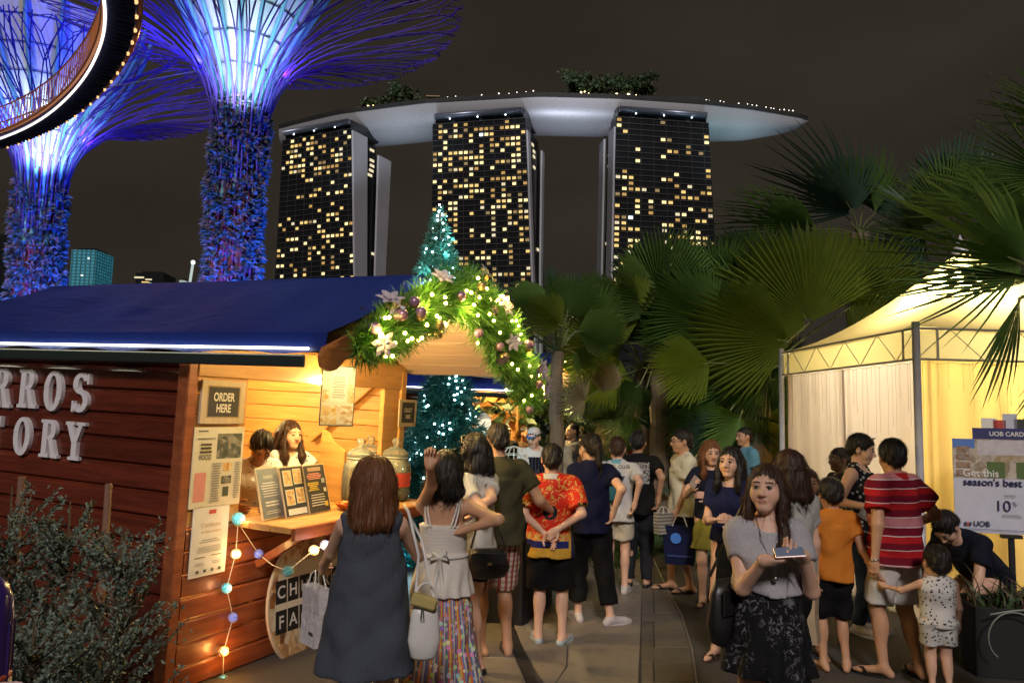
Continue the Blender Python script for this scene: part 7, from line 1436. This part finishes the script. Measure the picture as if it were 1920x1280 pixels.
p = who('young man in white number seven jersey and pale shorts', 1158, 8.4, 172, 1.64, sex='m', skin='fair', hl=(1140, 950, 8.0), hr=(1190, 945, 8.1), head=(-8, 4, 0), feet=((.09, 0), (-.09, .06)), res=.015, hres=.006, shoes=('sneaker', sneak)); jer = fab('jersey_white', (.58, .57, .58)); o = p.top(jer, 'shirt', .62, -.13, .020, .066); p.collar(fab('collar_cyan', (.16, .42, .55)), r=.064); p.shorts(fab('shorts_beige', (.50, .46, .38)), frac=.72, wide=1.1); p.hair(H_BRN, 'short', 0, 416, False, 0, 1.06)
def on_back(p, garment, s, size, cx, cz, m, name='lettering', front=False, bold=0., sx=1.0):
    """flat print pressed on to the back (or front) of a garment"""
    from mathutils.bvhtree import BVHTree
    me = garment.data; bv = BVHTree.FromPolygons([v.co for v in me.vertices], [tuple(q.vertices) for q in me.polygons]); tm = text_mesh(name, s, size, m, garment, None, 0, 'CENTER', bold, sx)
    import bmesh as _bm
    b = _bm.new(); b.from_mesh(tm.data); _bm.ops.triangulate(b, faces=b.faces[:]); _bm.ops.subdivide_edges(b, edges=b.edges[:], cuts=1); sg = -1 if not front else 1
    for v in b.verts:
        x, z = cx + v.co.x * (-1 if not front else 1), cz + v.co.y; h = bv.ray_cast(Vector((x, 1.0 if not front else -1.0, z)), Vector((0, -1 if not front else 1, 0))); v.co = (x, (h[0].y if h[0] else .12) + (.004 if not front else -.004), z)
    b.to_mesh(tm.data); b.free(); return tm
on_back(p, o, '7', .20, -.03, 1.09, ink, bold=.003); on_back(p, o, 'NEL CLUB', .05, -.02, 1.31, ink, bold=.001)
bp = thing('backpack', 'small teal drawstring backpack on the man in white jersey', 'backpack', wpt(p, (.06, .19, 1.14)), R(172)); q = MB(); n = 20; vs = []
for z, k in ((-.17, .7), (-.15, .95), (0, 1), (.13, .8), (.17, .45)):
    for i in range(n): a = 2 * math.pi * i / n; vs.append((.12 * k * math.cos(a), .055 * k * math.sin(a), z))
q.add(vs, [(j * n + i, j * n + (i + 1) % n, (j + 1) * n + (i + 1) % n, (j + 1) * n + i) for j in range(4) for i in range(n)] + [tuple(reversed(range(n))), tuple(range(4 * n, 5 * n))]); q.build('bag_body', fab('bag_teal', (.03, .13, .17)), bp, True); MB().tube([(.06, 0, .16), (.05, -.09, .24), (.03, -.2, .25)], .006, 5).build('strap', fab('bag_teal', (.03, .13, .17)), bp, True)
p = who('man in black tee with white lettering print and dark jeans', 1196, 8.7, 170, 1.71, sex='m', skin='tan', hl=(1165, 960, 8.4), hr=(1235, 935, 8.4), fat=1.08, head=(-6, 4, 0), feet=((.09, 0), (-.10, .05)), res=.015, hres=.006, shoes=('shoe', shoe_b))
t = NT('black_tee_print'); v = t.coord('Object'); X_, Y_, Z_ = t.sep(v)[0:3]; reg = t.math('MULTIPLY', t.math('MULTIPLY', band(t, X_, -.13, .10), band(t, Z_, 1.13, 1.36)), t.math('GREATER_THAN', Y_, .03)); nz = t.noise(t.coord('Object', (1.4, 1, .8)), 24, 4, .7, 3.5); pr_ = t.math('MULTIPLY', reg, t.math('GREATER_THAN', nz, .50)); bt = finish(t, t.mix(pr_, (.009, .009, .010), (.55, .54, .52))); p.top(bt, 'shirt', .62, -.12, .018, .066); p.shorts(fab('jeans_dark', (.018, .019, .024)), 'trousers', frac=1.96, loose=.018); p.hair(H_BLK, 'short', 0, 416, False, 0, 1.06)
# ------------------------------------------------------------------ 10 sellers in the near hut
def in_hut(lx, ly): q = HM @ Vector((lx, ly, 0)); return q
prt = spots('blouse_print', (.60, .60, .62), (.03, .03, .10), 26, .30, .25)
q = in_hut(-.42, 1.16); ppx = 960 + FPX * q.x / q.y
p = Person('seller bowing her head over the counter in a white top', (q.x, q.y), 18, 1.60, lean=.32, skin='brown', head=(8, 26, 10), floor=.14, hand_l=(.10, -.48, .98), hand_r=(-.12, -.45, .98), res=.013, hres=.0042); p.top(prt, 'shirt', .6, -.05, .014, .070); p.shorts(blk, 'trousers', frac=1.95); p.hair(H_BLK, 'bun', 0, 676, False, 0, 1.03)
q = in_hut(-.50, 1.60)
p = Person('smiling seller with long dark hair in a white printed blouse', (q.x, q.y), 42, 1.63, lean=.06, skin='fair', head=(10, 0, 0), floor=.14, hand_l=(.34, -.42, 1.22), hand_r=(-.14, -.30, .98), pole_l=(.3, .3, -1), res=.013, hres=.0040); p.top(spots('blouse_print_blue', (.60, .61, .66), (.02, .03, .12), 20, .28, .25), 'shirt', .55, -.05, .014, .072); p.shorts(blk, 'trousers', frac=1.95); p.hair(H_BRN, 'long', .20, 936, True, 0, 1.03)
# ------------------------------------------------------------------ 11 people at the farther hut
p = who('seller in blue and white cap and striped apron at the farther hut', 1004, 10.4, 10, 1.70, sex='m', skin='fair', head=(-35, 18, 0), hl=(1010, 930, 10.0), hr=(985, 930, 10.0), res=.016, hres=.006); p.top(white_f, 'shirt', .6, -.1, .016); p.shorts(blk, 'trousers', frac=1.95); p.hair(H_BLK, 'short', 0, 208)
s_ = p.s; ap = MB(); [ap.bbox(p.up(x, -.155, .20), (.026, .006, .40), .002) for x in (-.09, -.045, 0, .045, .09)]; ap.build('apron_stripe', blk, p.o); p.sdf('apron', [tcone(p.up(0, -.02, .40 * s_), p.up(0, -.02, -.3 * s_), (.13, .135), (.17, .15), p.T, .01)], fab('apron_navy', (.03, .035, .06)), .014)
X = p.X; cp_ = MB(); cp_.lathe([(.086, .0), (.088, .02), (.082, .055), (.055, .082), (0, .092)], 20, X(0, .012, .045), Matrix(p.Hm.tolist())); cp_.build('cap_crown', white_f, p.o, True); br = MB(); br.add([X(.07 * math.cos(a), -.07 - .05 * math.sin(a) * 1.4, .052 - .02 * math.sin(a)) for a in np.linspace(0, 3.1416, 13)] + [X(.07 * math.cos(a), -.06 - .0 * math.sin(a), .050) for a in np.linspace(0, 3.1416, 13)], [(i, i + 1, 14 + i, 13 + i) for i in range(12)]); br.build('cap_peak', fab('cap_blue', (.05, .16, .36)), p.o, True)
p = who('woman in beige headscarf standing behind the red shirt', 1047, 11.0, -38, 1.70, skin='fair', head=(0, 4, 0), res=.016, hres=.006); bg = fab('scarf_beige', (.42, .38, .27)); p.top(fab('blouse_beige', (.36, .33, .24)), 'shirt', 1.9, -.2, .022); p.skirt(fab('skirt_grey', (.2, .19, .17)), .1, -.85, None, (.22, .2)); e = lambda *a: ellp(p.X(*a[:3]), V3(*a[3:6]) * p.hs, p.Hm, .03, *a[6:]); p.sdf('headscarf', [e(0, .018, .03, .088, .105, .10), e(0, .02, -.06, .085, .09, .09), tcone(p.X(0, .02, -.08), p.up(0, 0, .36 * p.s), (.08, .08), (.16, .14), p.T, .05), e(0, -.115, -.02, .052, .07, .075, True)], bg, .009, p.wr(.003))
for k, (px, d, rot, lab, m, H) in enumerate(((948, 12.6, 30, 'dark-haired person in black behind the cake stand', blk, 1.72), (1074, 12.8, -60, 'dark-haired person in grey just right of the beige headscarf', fab('cloth_grey', (.12, .12, .13)), 1.74), (1168, 14.5, 175, 'person in plain red tee far down the path', fab('tee_red', (.40, .02, .03)), 1.70), (1092, 13.6, 165, 'person in pale tee seen over the ponytailed woman', fab('tee_pale', (.34, .33, .30)), 1.68), (1140, 15.0, 190, 'person in dark green tee left of the far red tee', fab('tee_green', (.03, .06, .04)), 1.72), (1300, 15.0, -30, 'person in grey tee far behind the auburn-haired woman', fab('tee_far_grey', (.16, .15, .15)), 1.70), (985, 13.5, 40, 'person in brown top behind the capped seller', fab('top_brown', (.10, .06, .04)), 1.66), (1222, 15.5, 10, 'person in dark floral shirt far down the path', spots('far_floral', (.02, .02, .03), (.4, .38, .4), 18, .28, .2), 1.62))):
    p = who(lab, px, d, rot, H, sex='m' if k != 1 else 'f', skin='tan', res=.018, hres=.008); p.top(m, 'shirt', .6, -.1, .018); p.shorts(blk, 'trousers', frac=1.95); p.hair(H_BLK, 'short', 0, 0)
t = NT('plaid_pink'); v = t.coord('Object'); sx_ = t.sep(v); a = t.math('SINE', t.math('MULTIPLY', sx_[0], 90)); b = t.math('SINE', t.math('MULTIPLY', sx_[2], 90)); plp = finish(t, t.mix(t.math('GREATER_THAN', b, .2), t.mix(t.math('GREATER_THAN', a, .2), (.42, .28, .34), (.18, .08, .14)), (.10, .05, .09)))
p = who('person in pink plaid shirt behind the man with glasses', 1252, 13.2, 160, 1.74, sex='f', skin='fair', res=.018, hres=.008); p.top(plp, 'shirt', 1.6, -.12, .02); p.shorts(blk, 'trousers', frac=1.95); p.hair(H_RED, 'long', .2, 156)
# ------------------------------------------------------------------ 12 white tee man with glasses, two women in navy, blue shirt man
p = who('man with glasses in white tee carrying a blue tote bag', 1280, 8.5, -82, 1.74, sex='m', skin='tan', head=(0, 2, 0), hl=(1262, 985, 8.25), hr=(1285, 985, 8.75), pole_l=(.2, 1, 0), feet=((.09, .05), (-.08, -.10)), toe=(5, -5), res=.014, hres=.0052, shoes=('sandal', shoe_b)); wt = fab('tee_cream', (.60, .58, .47)); o = p.top(wt, 'shirt', .62, -.12, .022, .066); p.shorts(blk, frac=.95, wide=1.12); p.hair(H_BLK, 'short', 0, 468, False, 0, 1.05); p.glasses(black_m)
c = wpt(p, tuple(p.hb[0][0])); tb = paper_bag('dark blue tote bag with round blue emblem in the white tee mans hand', c + Vector((.04, -.10, -.06)), .34, .40, .10, fab('tote_navy', (.008, .012, .05)), -14); MB().prism([(.055 * math.cos(a) - .04, .055 * math.sin(a) - .13) for a in np.linspace(0, 6.2832, 24, False)], -.058, -.052, lambda x, y, z: (x, z, y)).build('emblem', mat('emblem_blue', (.05, .20, .70), .5), tb); MB().box((0, -.056, -.31), (.26, .002, .015)).build('stripe', mat('tote_stripe', (.04, .07, .25), .5), tb)
c2 = P(1244, 960, 8.2); paper_bag('pale striped cloth bag beside the blue tote bag', c2, .20, .22, .10, stripes('bag_stripe', [(0, (.36, .34, .28)), (.5, (.16, .15, .14))], .035), 30, True, 'cloth_bag')
dk_n = fab('tee_dark_navy', (.010, .012, .030))
p = who('woman with auburn hair in dark tee and yellow skirt looking at her phone', 1332, 7.9, -14, 1.64, skin='fair', head=(16, 6, 0), hl=(1325, 930, 7.6), hr=(1297, 918, 7.55), pole_r=(-.6, .6, -1), pole_l=(.6, .6, -1), hdir=(None, (.2, -.5, .8)), palm=(None, (1, 0, .2)), res=.014, hres=.0048, shoes=('sandal', sand)); p.top(dk_n, 'shirt', .6, -.02, .014); p.skirt(fab('skirt_mustard', (.22, .19, .03)), .12, -.33, None, (.20, .17), 9, .06); p.hair(H_RED, 'long', .24, 780, True, 0, 1.05, .012)
ph = thing('phone', 'dark phone held up by the auburn-haired woman', 'phone', wpt(p, tuple(p.hb[1][0] + V3(.01, -.03, .02))), R(-14)); MB().bbox((0, 0, 0), (.07, .009, .14), .003).build('phone_case', phone_m, ph); MB().box((0, .0052, 0), (.06, .001, .125)).build('screen', screen, ph); ph.rotation_euler = (R(-35), R(40), 0)
p = who('woman in navy tee and long dark skirt talking beside the grey tee', 1370, 6.25, -26, 1.635, skin='fair', head=(-12, -2, 0), hl=(1372, 975, 5.95), hr=(1330, 975, 5.98), pole_r=(-.4, 1, -.7), hdir=(None, (.9, -.3, .1)), palm=(None, (0, .3, 1)), res=.013, hres=.0042, feet=((.09, 0), (-.12, -.08)), shoes=('sandal', sand)); p.top(fab('tee_navy', (.010, .014, .060)), 'shirt', .55, .02, .013, .078, .012); p.skirt(blk, .14, -.50, None, (.19, .17), 9, .06); p.hair(H_BLK, 'long', .17, 832, True, 0, 1.03)
p = who('man in pale blue shirt behind the two women in navy', 1396, 10.6, -72, 1.76, sex='m', skin='tan', head=(0, 0, 0), res=.016, hres=.006); p.top(fab('shirt_sky', (.10, .26, .36)), 'shirt', .6, -.12, .018); p.collar(fab('shirt_sky', (.10, .26, .36))); p.shorts(blk, 'trousers', frac=1.95); p.hair(H_BLK, 'short', 0, 312)
p = who('woman with dark brown hair close behind the grey tee woman', 1478, 5.15, 200, 1.66, skin='fair', head=(0, 0, 0), res=.015, hres=.006); p.top(fab('tee_offwhite', (.40, .38, .36)), 'shirt', .55, -.05, .014); p.shorts(blk, 'trousers', frac=1.9); p.hair(H_BRN, 'long', .16, 780, False, 0, 1.05)
p = who('child in white tee between the grey tee woman and the orange shirt', 1512, 6.3, -10, 1.46, sex='m', skin='brown', hs=1.0, res=.015, hres=.0055); p.top(fab('tee_kid', (.42, .40, .38)), 'shirt', .6, -.08, .016); p.shorts(blk, frac=.8); p.hair(H_BRN, 'bob', .06, 312, False, 0, 1.03)
c = P(1522, 1110, 5.45); paper_bag('beige paper bag hanging between the black skirt and the boy in orange', c, .17, .34, .09, mat('kraft_beige', (.40, .31, .22), .75, 0, .1), 60)
# ------------------------------------------------------------------ 13 family on the right
TOD = D(1748, 5.45); hand_pt = P(1652, 1094, 5.55)
p = who('boy in orange tee and black shorts holding the toddlers hand', 1556, 5.95, 184, 1.40, hr=(1647, 1088, 5.62), hl=(1530, 1080, 5.75), sex='m', skin='tan', hs=1.05, head=(-8, 6, 0), pole_r=(-.2, .3, -1), feet=((.10, 0), (-.10, .03)), toe=(10, -30), hdir=(None, (-.75, .1, -.55)), curl=(.7, 1.0), res=.013, hres=.0045, shoes=('sandal', sand)); p.top(fab('tee_orange', (.56, .19, .025)), 'shirt', .58, -.10, .018, .066); p.shorts(blk, frac=.98, wide=1.1); p.hair(H_BLK, 'short', 0, 676, False, 0, 1.08)
p = who('woman in black and white patterned sleeveless top and jeans', 1608, 7.0, 48, 1.75, hl=(1650, 965, 6.7), hr=(1630, 950, 6.6), skin='fair', fat=1.25, head=(4, 12, 0), pole_r=(-.5, 1, -.6), pole_l=(.5, 1, -.6), res=.013, hres=.0045, shoes=('sneaker', sneak)); p.top(spots('top_black_floral', (.012, .012, .014), (.42, .42, .42), 24, .44, .25), 'top', .3, -.14, .018, .078, .03, arms=False); p.shorts(fab('jeans_blue', (.035, .06, .12), .2), 'jeans', frac=1.95, loose=.012); p.hair(H_BLK, 'short', 0, 676, False, 0, 1.10); p.glasses(black_m, True)
lf = thing('leaflet', 'small white leaflet held by the woman in patterned top', 'leaflet', P(1628, 965, 6.45)); MB().bbox((0, 0, 0), (.15, .004, .10), .001, Matrix.Rotation(.5, 3, 'Y')).build('sheet', paper_w, lf); MB().bbox((0, -.004, 0), (.04, .002, .03), .0005, Matrix.Rotation(.5, 3, 'Y')).build('emblem', navy, lf)
sp_ = [(0, (.42, .012, .016)), (.13, (.62, .50, .50)), (.15, (.16, .005, .018)), (.32, (.62, .50, .50)), (.34, (.52, .20, .22)), (.53, (.62, .50, .50)), (.55, (.16, .005, .018)), (.70, (.42, .012, .016)), (.84, (.62, .50, .50)), (.86, (.16, .005, .018))]
p = who('man in red striped polo shirt and white shorts', 1672, 5.85, 208, 1.735, hl=(1640, 1050, 5.55), hr=(1705, 985, 6.05), sex='m', skin='tan', fat=1.16, head=(-32, 4, 0), feet=((.12, -.03), (-.10, .10)), toe=(25, -25), pole_l=(.6, .8, 0), curl=(.8, .8), res=.012, hres=.0042, shoes=('sandal', shoe_b)); stp = stripes('polo_stripe', sp_, .34, .03); p.top(stp, 'shirt', .62, -.11, .030, .066); p.collar(fab('polo_red', (.40, .012, .016))); p.shorts(fab('shorts_white', (.60, .58, .55)), frac=.88, loose=.022, wide=1.06); p.hair(H_BLK, 'short', 0, 780, False, 0, 1.08)
w = p.J['wl']; MB().tube([w + V3(.03 * math.cos(a), .030 * math.sin(a), .005 * math.sin(a)) for a in np.linspace(0, 6.2832, 15)], .007, 6).build('wristwatch', silver, p.o, True)
p = who('dark-skinned woman in black top behind the patterned top', 1573, 8.1, -78, 1.58, skin='dark', res=.016, hres=.006); p.top(spots('far_print', (.02, .02, .025), (.25, .25, .26), 30, .25, .2), 'shirt', .6, -.05, .014); p.shorts(blk, 'trousers', frac=1.95); p.hair(H_BLK, 'bun', 0, 312)
p = Person('toddler in dotted white romper seen from behind', TOD, 172, .94, sex='m', skin='fair', fat=1.20, hs=1.02, head=(6, 0, 0), hand_l=toL(TOD, 172, P(1660, 1098, 5.58)), hand_r=toL(TOD, 172, P(1800, 1200, 5.35)), pole_l=(.2, .4, -1), feet=((.09, 0), (-.09, .05)), curl=(.9, .8), res=.011, hres=.0042, shoes=('flat', white_f)); p.loc = TOD; p.rot = 172
dot = spots('romper_dots', (.60, .58, .56), (.03, .035, .05), 42, .34, .10); s_ = p.s; p.top(dot, 'romper_top', .2, -.06, .014, .10, .02, arms=False, flare=1.0); p.shorts(dot, 'romper_shorts', frac=.62, waist=.02, loose=.016, wide=1.12); p.hair(H_BLK, 'short', 0, 676, False, 0, 1.06)
# squatting man
loc = D(1808, 6.6); p = Person('squatting man in dark tee bending over beside the planter', loc, -62, 1.72, sex='m', skin='fair', fat=1.08, lean=.85, pelvis=(0, .22, .58), head=(0, 8, 0), hand_l=(.22, -.42, .35), hand_r=(-.18, -.45, .32), feet=((.12, -.10), (-.12, .02)), knee=(0, -1, .55), res=.013, hres=.0048, shoes=('shoe', shoe_b)); p.top(fab('tee_midnight', (.008, .010, .022)), 'shirt', .62, -.08, .018, .066); p.shorts(fab('jeans_dark', (.018, .019, .024)), 'trousers', frac=1.95); p.hair(H_BLK, 'short', 0, 676, False, 0, 1.08)
